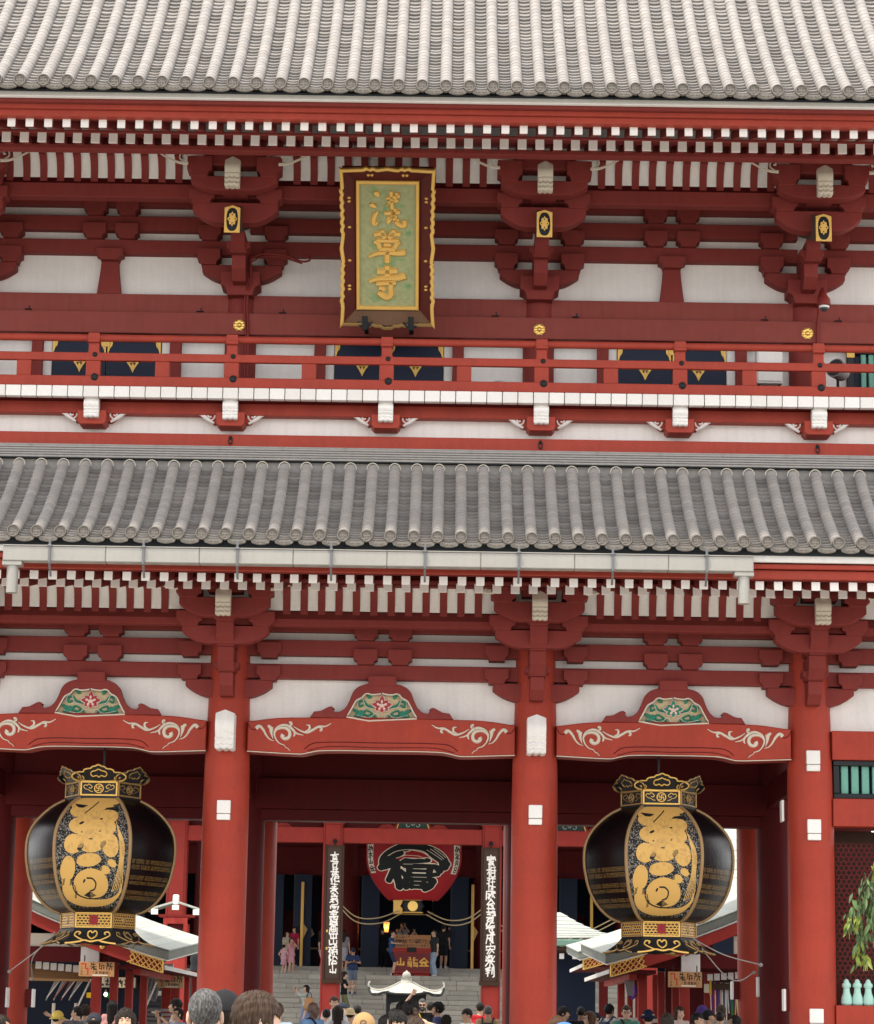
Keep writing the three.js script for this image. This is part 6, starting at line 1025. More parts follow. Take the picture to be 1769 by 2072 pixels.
{
  const b = booth(-1, 'left booth with pale copper roof, red posts and gilt lattice below the bronze lantern', -12, -20.5, 4.32, 2.86, 8.0);
  posts(b, [[195.5, 19, -12.6], [231, 16, -13.6], [262, 15.5, -14.6], [291.5, 15, -15.6], [338, 22, -19.2], [356, 20, -18.6], [379, 12, -19.8], [395, 14, -20.2]]);
  part('tie_beam', [B(-8.5, -4.75, 2.72, 3.0, -12.5, -12.3)], M.redDeep, b); part('tie_beam', [B(-4.95, -4.8, 2.5, 2.74, -20, -12.3)], M.redHall, b); part('gable_wall', [B(-9.5, -5.9, 3.0, 3.25, -12.45, -12.35)], M.cream, b);
  const cap = at(183, 1928, -12.25), cap2 = at(337, 1963, -19); part('beam_end', [B(cap.x - 0.175, cap.x + 0.175, cap.y - 0.18, cap.y + 0.18, -12.29, -12.2)], M.white, b); part('beam_end', [B(cap2.x - 0.16, cap2.x + 0.16, cap2.y - 0.13, cap2.y + 0.13, -18.95, -18.85)], M.white, b);
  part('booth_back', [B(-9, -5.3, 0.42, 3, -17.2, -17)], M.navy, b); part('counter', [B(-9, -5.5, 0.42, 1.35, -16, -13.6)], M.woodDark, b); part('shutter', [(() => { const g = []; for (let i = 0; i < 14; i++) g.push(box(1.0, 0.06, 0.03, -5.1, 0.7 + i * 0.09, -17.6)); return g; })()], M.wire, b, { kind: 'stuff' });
  // row of white paper slips over a brown slanting awning
  const pr = rngOf(14); for (let i = 0; i < 6; i++) { const p = at(78 + i * 15.2, 1953 + i * 1.5, -12.9); const s = solo('paper_slip', [box(0.115, 0.135, 0.006, 0, 0, 0)], M.white, ['blank white paper slip hung nearest the rear pillar', 'blank white paper slip hung second from the rear pillar', 'blank white paper slip hung third from the rear pillar', 'blank white paper slip hung fourth from the rear pillar', 'blank white paper slip hung fifth from the rear pillar', 'blank white paper slip hung nearest the wooden arrow sign'][i], 'paper slip', { at: [p.x, p.y, p.z], turn: [0, 0, (pr() - .5) * 0.1], group: 'paper slips under the left booth eave' }); }
  const aw = at(118, 1968, -13); solo('awning', [T(box(1.25, 0.02, 0.4, 0, 0, 0), 0, 0, 0, 0.75, 0, -0.06), T(box(1.25, 0.05, 0.05, 0, -0.14, 0.14), 0, 0, 0)], M.wood, 'brown slanting wooden awning under the white paper slips', 'awning', { at: [aw.x, aw.y, aw.z] });
  // bundles of slanting votive strips
  const cols = [[0.62, 0.6, 0.58], [0.7, 0.68, 0.66], [0.42, 0.16, 0.15], [0.66, 0.62, 0.6]]; for (let i = 0; i < 4; i++) {
    const p = at(118 + i * 15.5, 1977, -13.3), t = thing('strip_bundle', ['slanting bundle of white paper strips nearest the rear pillar', 'slanting bundle of white and grey strips, second in the booth', 'slanting bundle of reddish strips in the booth', 'slanting bundle of white and reddish strips by the sign'][i], 'strip bundle', [p.x, p.y, p.z], 0, 'strip bundles hung in the left booth');
    for (let k = 0; k < 5; k++) part('strip', [T(box(0.022, 0.5, 0.012, 0, -0.24, 0), k * 0.028 - 0.02, 0, k * 0.02, 0, 0, -0.42 - 0.05 * k)], k % 2 ? mat([0.1, 0.09, 0.09], { roughness: 0.8 }) : mat(cols[(i + (k > 2 ? 1 : 0)) % 4], { roughness: 0.8 }), t);
  }
  for (const [i, u, v0, v1, l] of [[0, 109, 2030, 2072, 'pale upright pole under the strip bundles nearest the rear pillar'], [1, 154, 2030, 2072, 'pale upright pole under the strip bundles by the pointing man']]) { const p = at(u, v0, -13.2); solo('standing_pole', [B(-0.03, 0.03, 0.42 - p.y, 0, -0.03, 0.03)], M.cream, l, 'pole', { at: [p.x, p.y, p.z], group: 'pale poles in the left booth' }); }
  for (const [u, v, rz, l] of [[170, 2010, -0.42, 'leaning white pole beside the strip bundles'], [305, 2015, -0.38, 'leaning white pole among the red posts']]) { const p = at(u, v, u > 200 ? -15.9 : -13.2); solo('leaning_pole', [T(cyl(0.018, 0.018, 0.9, 0, -0.6, 0, 8), 0, 0, 0, 0, 0, rz)], M.plastic, l, 'pole', { at: [p.x, p.y, p.z] }); }
  // signboards
  const signTex = (bg, seed) => canvasTex(512, 208, (g, w, h) => { g.fillStyle = bg; g.fillRect(0, 0, w, h); const r = rngOf(seed); for (let i = 0; i < 70; i++) { g.globalAlpha = 0.14; g.fillStyle = r() > 0.5 ? '#7a5230' : '#d9b184'; g.fillRect(r() * w, 0, 1 + 5 * r(), h); } g.globalAlpha = 1; g.strokeStyle = '#17110d'; write(g, '朱印所', 150, 6, 112, 116, 0, 0.105, 0.03); write(g, '影向堂内', 236, 128, 46, 50, 0, 0.11, 0.02); g.lineWidth = 4; for (const [x, s] of [[216, 1], [446, -1]]) { g.beginPath(); g.arc(x + s * 16, 150, 26, s > 0 ? 2.3 : -0.8, s > 0 ? 4.0 : 0.8); g.stroke(); } write(g, 'この先左', 22, 52, 34, 0, 36, 0.11, 0.02); g.fillStyle = '#f2eee6'; g.fillRect(200, 182, 220, 14); g.fillStyle = '#c3201c'; g.beginPath(); [[22, 28], [50, 10], [50, 20], [104, 20], [104, 86], [140, 86], [140, 190], [122, 190], [122, 104], [86, 104], [86, 37], [50, 37], [50, 46]].forEach((p, i) => (i ? g.lineTo(...p) : g.moveTo(...p))); g.fill(); });
  const sign = (u0, v0, u1, v1, z, bg, label, seed) => { const a = at(u0, v0, z), c = at(u1, v1, z), w = c.x - a.x, h = a.y - c.y, s = thing('arrow_sign', label, 'sign', [(a.x + c.x) / 2, c.y, z], 0, 'wooden arrow signs on the booths'); s.rotation.z = -0.004; part('sign_board', [B(-w / 2, w / 2, 0, h, -0.03, 0, 0.006)], M.wood, s); const f = new THREE.PlaneGeometry(w - 0.01, h - 0.01); f.translate(0, h / 2, 0.004); part('sign_face', plain(f), new THREE.MeshStandardMaterial({ map: signTex(bg, seed), roughness: 0.7 }), s, { keepUV: true }); for (const d of [-1, 1]) part('sign_hanger', [B(d * w * 0.35 - 0.01, d * w * 0.35 + 0.01, h, h + 0.12, -0.025, -0.01)], M.iron, s); };
  sign(160, 1946, 231, 1977, -12.05, '#b98a5b', 'larger wooden sign with black brush characters and red arrow under the left lantern', 21);
  sign(313, 1973, 371, 2000, -18.4, '#cdb083', 'small pale wooden sign with red arrow between the left lantern and the thick pillar', 22);
  sign(1352, 1966, 1421, 1999, -12.05, '#b98a5b', 'wooden sign with black brush characters and red arrow under the right lantern', 23);
  const t3 = canvasTex(512, 128, (g, w, h) => { g.fillStyle = '#ddd6c8'; g.fillRect(0, 0, w, h); g.strokeStyle = '#14110f'; write(g, '札お納め', 40, 12, 104, 108, 0, 0.13, 0.03); });
  { const a = at(186, 1977, -16.6), c = at(274, 1999, -16.6), w = c.x - a.x, h = a.y - c.y, s = thing('white_sign', 'white sign with bold black characters partly hidden behind red posts', 'sign', [(a.x + c.x) / 2, c.y, -16.6]); part('sign_board', [B(-w / 2 - 0.03, w / 2 + 0.03, -0.02, h + 0.02, -0.04, 0)], M.woodDark, s); const f = new THREE.PlaneGeometry(w, h); f.translate(0, h / 2, 0.006); part('sign_face', plain(f), new THREE.MeshStandardMaterial({ map: t3, roughness: 0.6 }), s, { keepUV: true }); }
  for (const [u, v, w, c, l] of [[180, 2014, 10, [0.75, 0.5, 0.03], 'small yellow notice beside the white sign'], [217, 2014, 8, [0.03, 0.4, 0.12], 'small green and white notice between red posts']]) { const p = at(u, v, -16.5); solo('notice', [box(0.1, 0.11, 0.01)], mat(c), l, 'notice', { at: [p.x, p.y, p.z] }); }
  const bl = at(214, 2012, -16.3), bulb = thing('bare_bulb', 'small lit white bulb lamp between red posts of the left booth', 'lamp', [bl.x, bl.y, bl.z]); part('bulb', [sph(0.04, 0, 0, 0, 1, 1.2, 1)], new THREE.MeshStandardMaterial({ color: lin(0.9, 0.85, 0.7), emissive: lin(1, 0.85, 0.55), emissiveIntensity: 1.5 }), bulb); part('socket', [cyl(0.02, 0.02, 0.06, 0, 0.04, 0, 10)], M.iron, bulb);
  const bp = new THREE.PointLight(0xffe0b0, 0.25); bp.position.set(bl.x, bl.y, bl.z + 0.09); bp.castShadow = true; scene.add(bp);
  // hanging grey cloths farther along
  for (const [i, u, l] of [[0, 306, 'grey folded cloth hung behind the red posts, nearest the leaning pole'], [1, 322, 'grey folded cloth hung behind the red posts under the small sign'], [2, 298, 'grey folded cloth hung behind the posts beside the white sign']]) { const p = at(u, 1975, -19.9); solo('hung_cloth', [T(box(0.13, 0.55, 0.03, 0, -0.28, 0), 0, 0, 0, 0, 0, -0.22), T(box(0.05, 0.5, 0.05, 0.05, -0.25, 0.02), 0, 0, 0, 0, 0, -0.22)], mat([0.33, 0.35, 0.36], { map: texPaint, roughness: 0.9 }), l, 'cloth', { at: [p.x, p.y, p.z], group: 'grey cloths in the left booth' }); }
}
{
  const b = booth(1, 'right booth with pale copper roof, red posts and gilt lattice below the bronze lantern', -12, -20.5, 4.1, 2.92, 8.4);
  posts(b, [[1300, 18, -13], [1338, 14, -14.4], [1368, 17, -15], [1385, 20, -12.7], [1327, 13, -17], [1257, 16, -18.5], [1275, 12, -17.6], [1290, 10, -16.8], [1437, 24, -14]]);
  part('tie_beam', [B(4.75, 9, 2.78, 3.06, -12.5, -12.3)], M.redDeep, b); part('tie_beam', [B(4.5, 4.65, 2.55, 2.78, -20, -12.3)], M.redHall, b); part('gable_wall', [B(6.5, 9, 3.06, 3.4, -12.45, -12.35)], M.cream, b);
  const cap = at(1398, 1952, -12.2); part('beam_end', [B(cap.x - 0.18, cap.x + 0.18, cap.y - 0.2, cap.y + 0.2, -12.29, -12.2)], M.white, b);
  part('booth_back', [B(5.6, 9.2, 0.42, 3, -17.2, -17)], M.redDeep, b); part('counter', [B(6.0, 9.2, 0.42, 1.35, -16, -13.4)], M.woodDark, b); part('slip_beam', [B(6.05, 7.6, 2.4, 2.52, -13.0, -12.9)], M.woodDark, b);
  for (let i = 0; i < 5; i++) { const p = at(1437 + i * 14, 1978 - i * 1, -12.9); solo('paper_slip', [box(0.105, 0.13, 0.006)], M.white, ['blank white paper slip nearest the right wooden sign', 'blank white paper slip second from the right sign', 'blank white paper slip third from the right sign', 'blank white paper slip fourth from the right sign', 'blank white paper slip nearest the right rear pillar'][i], 'paper slip', { at: [p.x, p.y, p.z], group: 'paper slips under the right booth eave' }); }
  const cc = [[0.7, 0.68, 0.62], [0.5, 0.06, 0.04], [0.75, 0.5, 0.05], [0.16, 0.03, 0.2], [0.03, 0.25, 0.08], [0.7, 0.68, 0.62], [0.05, 0.1, 0.3]], nm = ['white', 'red', 'yellow', 'purple', 'green', 'ivory', 'blue'], cmat = cc.map((c) => mat(c, { roughness: 0.8 })), r = rngOf(44);
  const cords = thing('cord_curtain', 'curtain of hanging white, red, yellow, purple and green cords in the right booth', 'cord curtain', [at(1438, 2000, -13.1).x, at(1438, 1988, -13.1).y, -13.1]); part('cord_rail', [B(-0.05, 0.75, 0, 0.03, -0.02, 0.02)], M.woodDark, cords);
  for (let i = 0; i < 26; i++) { const k = Math.floor(r() * 7), x = i * 0.028, l = 0.5 + 0.25 * r(); part('cord', [tube([[x, 0, 0], [x + 0.01 * r(), -l * 0.5, 0.02 * r()], [x + 0.03 * (r() - 0.3), -l, 0]], 0.012, 8, 5)], cmat[k], cords, { label: nm[k] + ' hanging cord' }); }
  for (const [i, u, v, w, h, c, l] of [[0, 1430, 2000, 0.1, 0.17, [0.72, 0.68, 0.5], 'cream paper charm pinned on the red booth wall'], [1, 1438, 1998, 0.04, 0.28, [0.75, 0.45, 0.04], 'narrow yellow strip hanging beside the cord curtain'], [2, 1381, 2008, 0.08, 0.32, [0.65, 0.5, 0.52], 'white and pink plaited charm hanging below the right sign']]) { const p = at(u, v, -12.9); solo('hanging_charm', [box(w, h, 0.01)], mat(c, { map: texPaint }), l, 'charm', { at: [p.x, p.y, p.z] }); }
  const sp = at(1278, 1998, -13.4), s = thing('wall_speaker', 'dark grey tilted loudspeaker under the right booth eave', 'speaker', [sp.x, sp.y, sp.z]); s.rotation.z = 0.18; part('speaker_case', [box(0.2, 0.36, 0.18)], M.iron, s); part('speaker_grille', [box(0.16, 0.32, 0.01, -0.01, 0, 0.096)], M.wire, s);
  const pp = at(1282, 2008, -13.2); solo('purple_cloth', [tube([[0.02, 0.12, 0], [0.03, 0, 0.02], [0, -0.1, 0.0], [-0.05, -0.12, 0]], 0.03, 14, 6)], mat([0.2, 0.06, 0.4], { roughness: 0.8 }), 'purple cloth tie hanging beside the tilted loudspeaker', 'cloth', { at: [pp.x, pp.y, pp.z] });
  // white queue barrier band
  const w0 = at(1240, 2060, -17), w1 = at(1400, 2068, -14); const bar = thing('barrier_band', 'white barrier band stretched between posts before the right booth', 'barrier', [0, 0, 0]); part('band', [B(w0.x, w1.x, w1.y - 0.02, w1.y + 0.07, -15.4, -15.37)], M.white, bar); for (const x of [w0.x, (w0.x + w1.x) / 2, w1.x]) part('barrier_post', [cyl(0.025, 0.025, w1.y - 0.42, x, 0.42, -15.42, 10)], M.wire, bar);
}
// farther roofs on the right: another booth and two hipped pavilions whose slopes face the gate
booth(1, 'smaller booth with dark green roof edge rising behind the right lantern foot', -25, -31, at(1178, 1934, -25).x, at(1178, 1934, -25).y, at(1178, 1934, -25).x + 3.4);
function hipRoof(label, u0, v0, u1, v1, vr, z, depth, hip) {
  const t = thing('green_roof_pavilion', label, 'pavilion', [0, 0, 0]), a = at(u0, v0, z), b = at(u1, v1, z), yr = at((u0 + u1) / 2, vr, z - depth * 0.9).y, edge = mat([0.17, 0.29, 0.24], { map: texTile, roughness: 0.7 });
  const n = 8, row = (s, o) => { const f = 0.6 * s + 0.4 * s * s; return [[a.x, lerp(a.y, yr, f) + o, z - depth * s], [b.x - hip * s, lerp(b.y, yr, f) + o + 0.1 * (1 - s) * (1 - s), z - depth * s]]; };
  const flat = (pts) => { const g = new THREE.BufferGeometry(); g.setAttribute('position', new THREE.BufferAttribute(new Float32Array(pts.flat()), 3)); g.computeVertexNormals(); return g; };
  for (let i = 0; i < n; i++) { const [p, q] = row(i / n, 0), [r, s] = row((i + 1) / n, 0.0); const l = (v) => [v[0], v[1] + 0.03, v[2]]; part('copper_sheet', [flat([l(p), l(q), s, l(p), s, r, p, q, l(q), p, l(q), l(p)])], i % 2 ? M.copper : mat([0.48, 0.52, 0.48], { map: texTile, roughness: 0.65, scale: 1 }), t); const e0 = [b.x - hip * (i / n), q[1], q[2]], e1 = [b.x - hip * ((i + 1) / n), s[1], s[2]]; part('hip_sheet', [flat([e0, [b.x, q[1] - (q[1] - b.y) , z - depth * i / n], [b.x, b.y, z - depth * (i + 1) / n], e0, [b.x, b.y, z - depth * (i + 1) / n], e1])], M.copper, t); }
  part('roof_edge', [B(a.x, b.x + 0.05, a.y - 0.2, a.y - 0.01, z - 0.2, z + 0.02, 0.03), B(b.x - 0.15, b.x + 0.05, a.y - 0.2, a.y + 0.05, z - depth, z - 0.2, 0.03)], edge, t); part('under_board', [B(a.x, b.x - 0.1, a.y - 0.3, a.y - 0.21, z - depth, z - 0.1)], M.woodDark, t);
  for (let k = 0; k < 6; k++) part('rafter_end', [box(0.13, 0.15, 0.06, lerp(a.x, b.x, 0.15 + k * 0.15), a.y - 0.46, z - 0.3)], M.white, t);
  for (const x of [a.x + 0.5, b.x - 0.5]) part('pavilion_post', [B(x - 0.12, x + 0.12, 0.42, a.y - 0.2, z - 0.9, z - 0.66)], M.redDeep, t);
  part('pavilion_wall', [B(a.x, b.x - 0.6, 0.42, a.y - 0.3, z - depth, z - depth + 0.2)], M.navy, t); return t;
}
hipRoof('pavilion with pale green-edged copper roof between the thick pillar and the right lantern', 1085, 1899, 1262, 1905, 1846, -34, 3, 1.6);
hipRoof('high pale copper hall roof glimpsed behind the upper side of the right lantern', 1400, 1812, 1640, 1800, 1650, -30, 5, 1);
// ---------------------------------------------------------------- leafy branch hanging into the frame
{
  const t = thing('leafy_tree', 'green leafy branch drooping in front of the hexagon grille', 'tree', [0, 0, 0]), r = rngOf(71), z = 15;
  const A = at(1800, 1700, z), tip = at(1742, 1945, z);
  part('trunk', [tube([[6.4, 0, z - 0.3], [6.3, 2.0, z - 0.3], [6.0, 3.6, z - 0.2], [5.2, 4.4, z]], 0.12, 24, 10)], M.woodDark, t);
  const twigs = [[[5.2, 4.4, z], at(1800, 1720, z).toArray(), at(1768, 1760, z).toArray(), at(1745, 1800, z).toArray(), at(1728, 1850, z).toArray(), at(1724, 1872, z).toArray()], [[5.2, 4.4, z - 0.1], at(1790, 1740, z - .1).toArray(), at(1765, 1800, z - .1).toArray(), at(1748, 1860, z - .1).toArray(), at(1744, 1910, z - .1).toArray(), at(1742, 1945, z - .1).toArray()], [[5.2, 4.4, z - 0.2], at(1800, 1760, z - .2).toArray(), at(1775, 1830, z - .2).toArray(), at(1768, 1890, z - .2).toArray()], [[5.2, 4.4, z + .1], at(1810, 1750, z + .1).toArray(), at(1785, 1800, z + .1).toArray(), at(1772, 1870, z + .1).toArray()]];
  const leafG = [0, 1, 2].map((k) => { const L = 0.12 + 0.02 * k, W = 0.024, pos = [], n = 6; const P = (i, s) => { const u = i / n, w = W * Math.pow(Math.sin(PI * Math.min(1, u * 0.98 + 0.02)), 0.8) * (1 - 0.3 * u); return [s * w, -L * u, 0.018 * Math.sin(u * 2.2) + (s ? 0.008 : 0)]; }; for (let i = 0; i < n; i++) for (const s of [-1, 1]) { const a = P(i, 0), b = P(i, s), c = P(i + 1, s), d = P(i + 1, 0); pos.push(...(s > 0 ? [...a, ...c, ...b, ...a, ...d, ...c] : [...a, ...b, ...c, ...a, ...c, ...d])); } const g = new THREE.BufferGeometry(); g.setAttribute('position', new THREE.BufferAttribute(new Float32Array(pos), 3)); g.computeVertexNormals(); return fixUV(g, 0.3); });
  const lm = [[0.09, 0.17, 0.045], [0.12, 0.21, 0.055], [0.10, 0.17, 0.06], [0.24, 0.32, 0.03], [0.33, 0.40, 0.05]].map((c) => { const m = new THREE.MeshPhysicalMaterial({ color: lin(...c), roughness: 0.6, transmission: 0.3, thickness: 0, map: texPaint }); return m; });
  twigs.forEach((tw, k) => {
    part('twig', [tube(tw, 0.009, 30, 5)], M.woodDark, t); const c = new THREE.CatmullRomCurve3(tw.map((p) => new THREE.Vector3(...p)));
    for (let i = 0; i < 105; i++) { const u = 0.2 + 0.8 * i / 104, p = c.getPoint(u), yellow = (k === 0 && u > 0.75) || (k === 1 && u > 0.8) || (k === 0 && u < 0.42); const m = shared('leaf', leafG[Math.floor(r() * 3)], yellow && r() > 0.25 ? lm[3 + Math.floor(r() * 2)] : lm[Math.floor(r() * 3)], t, p.x + (r() - .5) * 0.11, p.y + (r() - .5) * 0.07, p.z + (r() - .5) * 0.1, (r() - .5) * 1.0, (r() - .5) * 3.0, (r() - .5) * 1.0); m.scale.setScalar(0.45 + 0.45 * r()); }
  });
}
// ---------------------------------------------------------------- people
// an implicit body: bones joined with a smooth minimum on a grid, meshed by surface nets
class Field {
  constructor(lo, hi, cell) { this.lo = lo; this.c = cell; this.n = lo.map((v, k) => Math.max(3, Math.ceil((hi[k] - v) / cell) + 1)); this.f = new Float32Array(this.n[0] * this.n[1] * this.n[2]).fill(1); }
  each(b0, b1, fn) { const { n, lo, c, f } = this, i0 = lo.map((v, k) => clamp(Math.floor((b0[k] - v) / c), 0, n[k] - 1)), i1 = lo.map((v, k) => clamp(Math.ceil((b1[k] - v) / c), 0, n[k] - 1)); for (let z = i0[2]; z <= i1[2]; z++) for (let y = i0[1]; y <= i1[1]; y++) { let o = (z * n[1] + y) * n[0]; for (let x = i0[0]; x <= i1[0]; x++) { const q = o + x; f[q] = fn(f[q], lo[0] + x * c, lo[1] + y * c, lo[2] + z * c); } } }
  cap(a, b, ra, rb, k = 0.03) { const d = [0, 1, 2].map((i) => b[i] - a[i]), L = d[0] * d[0] + d[1] * d[1] + d[2] * d[2] || 1e-9, R = Math.max(ra, rb) + 3 * k + 2 * this.c; this.each([0, 1, 2].map((i) => Math.min(a[i], b[i]) - R), [0, 1, 2].map((i) => Math.max(a[i], b[i]) + R), (f, x, y, z) => { const px = x - a[0], py = y - a[1], pz = z - a[2], h = clamp((px * d[0] + py * d[1] + pz * d[2]) / L, 0, 1), qx = px - d[0] * h, qy = py - d[1] * h, qz = pz - d[2] * h; return smin(f, Math.sqrt(qx * qx + qy * qy + qz * qz) - lerp(ra, rb, h), k); }); return this; }
  ell(c, r, k = 0.02, cut = false) { const m = Math.min(...r), R = Math.max(...r) + 3 * k + 2 * this.c; this.each(c.map((v) => v - R), c.map((v) => v + R), (f, x, y, z) => { const px = (x - c[0]) / r[0], py = (y - c[1]) / r[1], pz = (z - c[2]) / r[2], l = Math.sqrt(px * px + py * py + pz * pz), d = (l - 1) * (l > 1e-6 ? Math.sqrt((x - c[0]) ** 2 + (y - c[1]) ** 2 + (z - c[2]) ** 2) / l : m); return cut ? -smin(-f, d, k) : smin(f, Math.min(d, (l - 1) * Math.max(...r)), k); }); return this; }
  clip(fn) { this.each(this.lo, this.lo.map((v, k) => v + this.n[k] * this.c), (f, x, y, z) => Math.max(f, fn(x, y, z))); return this; }
  warp(fn) { this.each(this.lo, this.lo.map((v, k) => v + this.n[k] * this.c), (f, x, y, z) => (f < 0.06 ? f + fn(x, y, z) : f)); return this; }
  mesh() {
    const { n: [X, Y, Z], f, lo, c } = this, id = new Int32Array(f.length).fill(-1), pos = [], idx = [], at3 = (x, y, z) => (z * Y + y) * X + x;
    for (let x = 0; x < X; x++) for (let y = 0; y < Y; y++) for (let z = 0; z < Z; z++) if (!x || !y || !z || x === X - 1 || y === Y - 1 || z === Z - 1) { const q = at3(x, y, z); if (f[q] < 0.001) f[q] = 0.001; }
    for (let z = 0; z < Z - 1; z++) for (let y = 0; y < Y - 1; y++) for (let x = 0; x < X - 1; x++) {
      let m = 0; for (let k = 0; k < 8; k++) if (f[at3(x + (k & 1), y + ((k >> 1) & 1), z + (k >> 2))] < 0) m |= 1 << k;
      if (m === 0 || m === 255) continue; let sx = 0, sy = 0, sz = 0, s = 0;
      for (let a = 0; a < 8; a++) for (const e of [1, 2, 4]) { if (a & e) continue; const b = a | e; if (((m >> a) & 1) === ((m >> b) & 1)) continue; const fa = f[at3(x + (a & 1), y + ((a >> 1) & 1), z + (a >> 2))], fb = f[at3(x + (b & 1), y + ((b >> 1) & 1), z + (b >> 2))], t = fa / (fa - fb); sx += (a & 1) + (e === 1 ? t : 0); sy += ((a >> 1) & 1) + (e === 2 ? t : 0); sz += (a >> 2) + (e === 4 ? t : 0); s++; }
      id[at3(x, y, z)] = pos.length / 3; pos.push(lo[0] + c * (x + sx / s), lo[1] + c * (y + sy / s), lo[2] + c * (z + sz / s));
    }
    const quad = (a, b, d, e, fl) => { if (a < 0 || b < 0 || d < 0 || e < 0) return; fl ? idx.push(a, d, b, a, e, d) : idx.push(a, b, d, a, d, e); };
    for (let z = 1; z < Z - 1; z++) for (let y = 1; y < Y - 1; y++) for (let x = 1; x < X - 1; x++) { const s0 = f[at3(x, y, z)] < 0; if (s0 !== f[at3(x + 1, y, z)] < 0) quad(id[at3(x, y - 1, z - 1)], id[at3(x, y, z - 1)], id[at3(x, y, z)], id[at3(x, y - 1, z)], !s0); if (s0 !== f[at3(x, y + 1, z)] < 0) quad(id[at3(x - 1, y, z - 1)], id[at3(x - 1, y, z)], id[at3(x, y, z)], id[at3(x, y, z - 1)], !s0); if (s0 !== f[at3(x, y, z + 1)] < 0) quad(id[at3(x - 1, y - 1, z)], id[at3(x, y - 1, z)], id[at3(x, y, z)], id[at3(x - 1, y, z)], !s0); }
    const g = new THREE.BufferGeometry(); g.setAttribute('position', new THREE.BufferAttribute(new Float32Array(pos), 3)); g.setIndex(idx); g.computeVertexNormals(); return g;
  }
}
const smin = (a, b, k) => { const h = Math.max(k - Math.abs(a - b), 0) / k; return Math.min(a, b) - h * h * k * 0.25; };
const add3 = (a, b) => a.map((v, i) => v + b[i]), mul3 = (a, s) => a.map((v) => v * s), mix3 = (a, b, t) => a.map((v, i) => lerp(v, b[i], t));
function ik(S, H, a, b, hint) { // elbow for shoulder S, wrist H
  const d = H.map((v, i) => v - S[i]); let L = Math.hypot(...d); const mx = (a + b) * 0.995; if (L > mx) { H = add3(S, mul3(d, mx / L)); L = mx; }
  const u = mul3(H.map((v, i) => v - S[i]), 1 / L), x = (a * a - b * b + L * L) / (2 * L), h = Math.sqrt(Math.max(0, a * a - x * x)), dt = hint[0] * u[0] + hint[1] * u[1] + hint[2] * u[2]; let q = hint.map((v, i) => v - u[i] * dt); const ql = Math.hypot(...q) || 1; q = mul3(q, 1 / ql);
  return [add3(add3(S, mul3(u, x)), mul3(q, h)), H];
}
const SKIN = { pale: [0.62, 0.40, 0.29], asian: [0.56, 0.36, 0.24], tan: [0.42, 0.25, 0.16], brown: [0.20, 0.10, 0.06], dark: [0.075, 0.04, 0.028] };
const HAIR = { black: [0.018, 0.015, 0.014], dark: [0.035, 0.024, 0.018], brown: [0.085, 0.05, 0.032], auburn: [0.12, 0.06, 0.03], grey: [0.15, 0.147, 0.143], white: [0.4, 0.39, 0.38] };
const matCache = {};
const cmat2 = (c, rough = 0.8, extra = {}) => (matCache[c.join() + rough + JSON.stringify(extra)] ||= mat(c, { roughness: rough, ...extra }));
const cloth = (c) => (matCache['cl' + c.join()] ||= mat(c, { roughness: 0.9, map: texPaint, bumpMap: texBump, bumpScale: 0.004, scale: 0.6 }));
const skinM = (k) => (matCache['sk' + k] ||= new THREE.MeshPhysicalMaterial({ color: lin(...SKIN[k]), roughness: 0.55, sheen: 0.2, sheenRoughness: 0.6, sheenColor: lin(0.5, 0.2, 0.15) }));
const hairM = (k) => (matCache['hr' + k] ||= mat(HAIR[k], { roughness: 0.5, map: k === 'grey' ? texSalt : texHair, bumpMap: k === 'grey' ? texSalt : texHair, bumpScale: 0.006, scale: k === 'grey' ? 0.8 : 0.45 }));

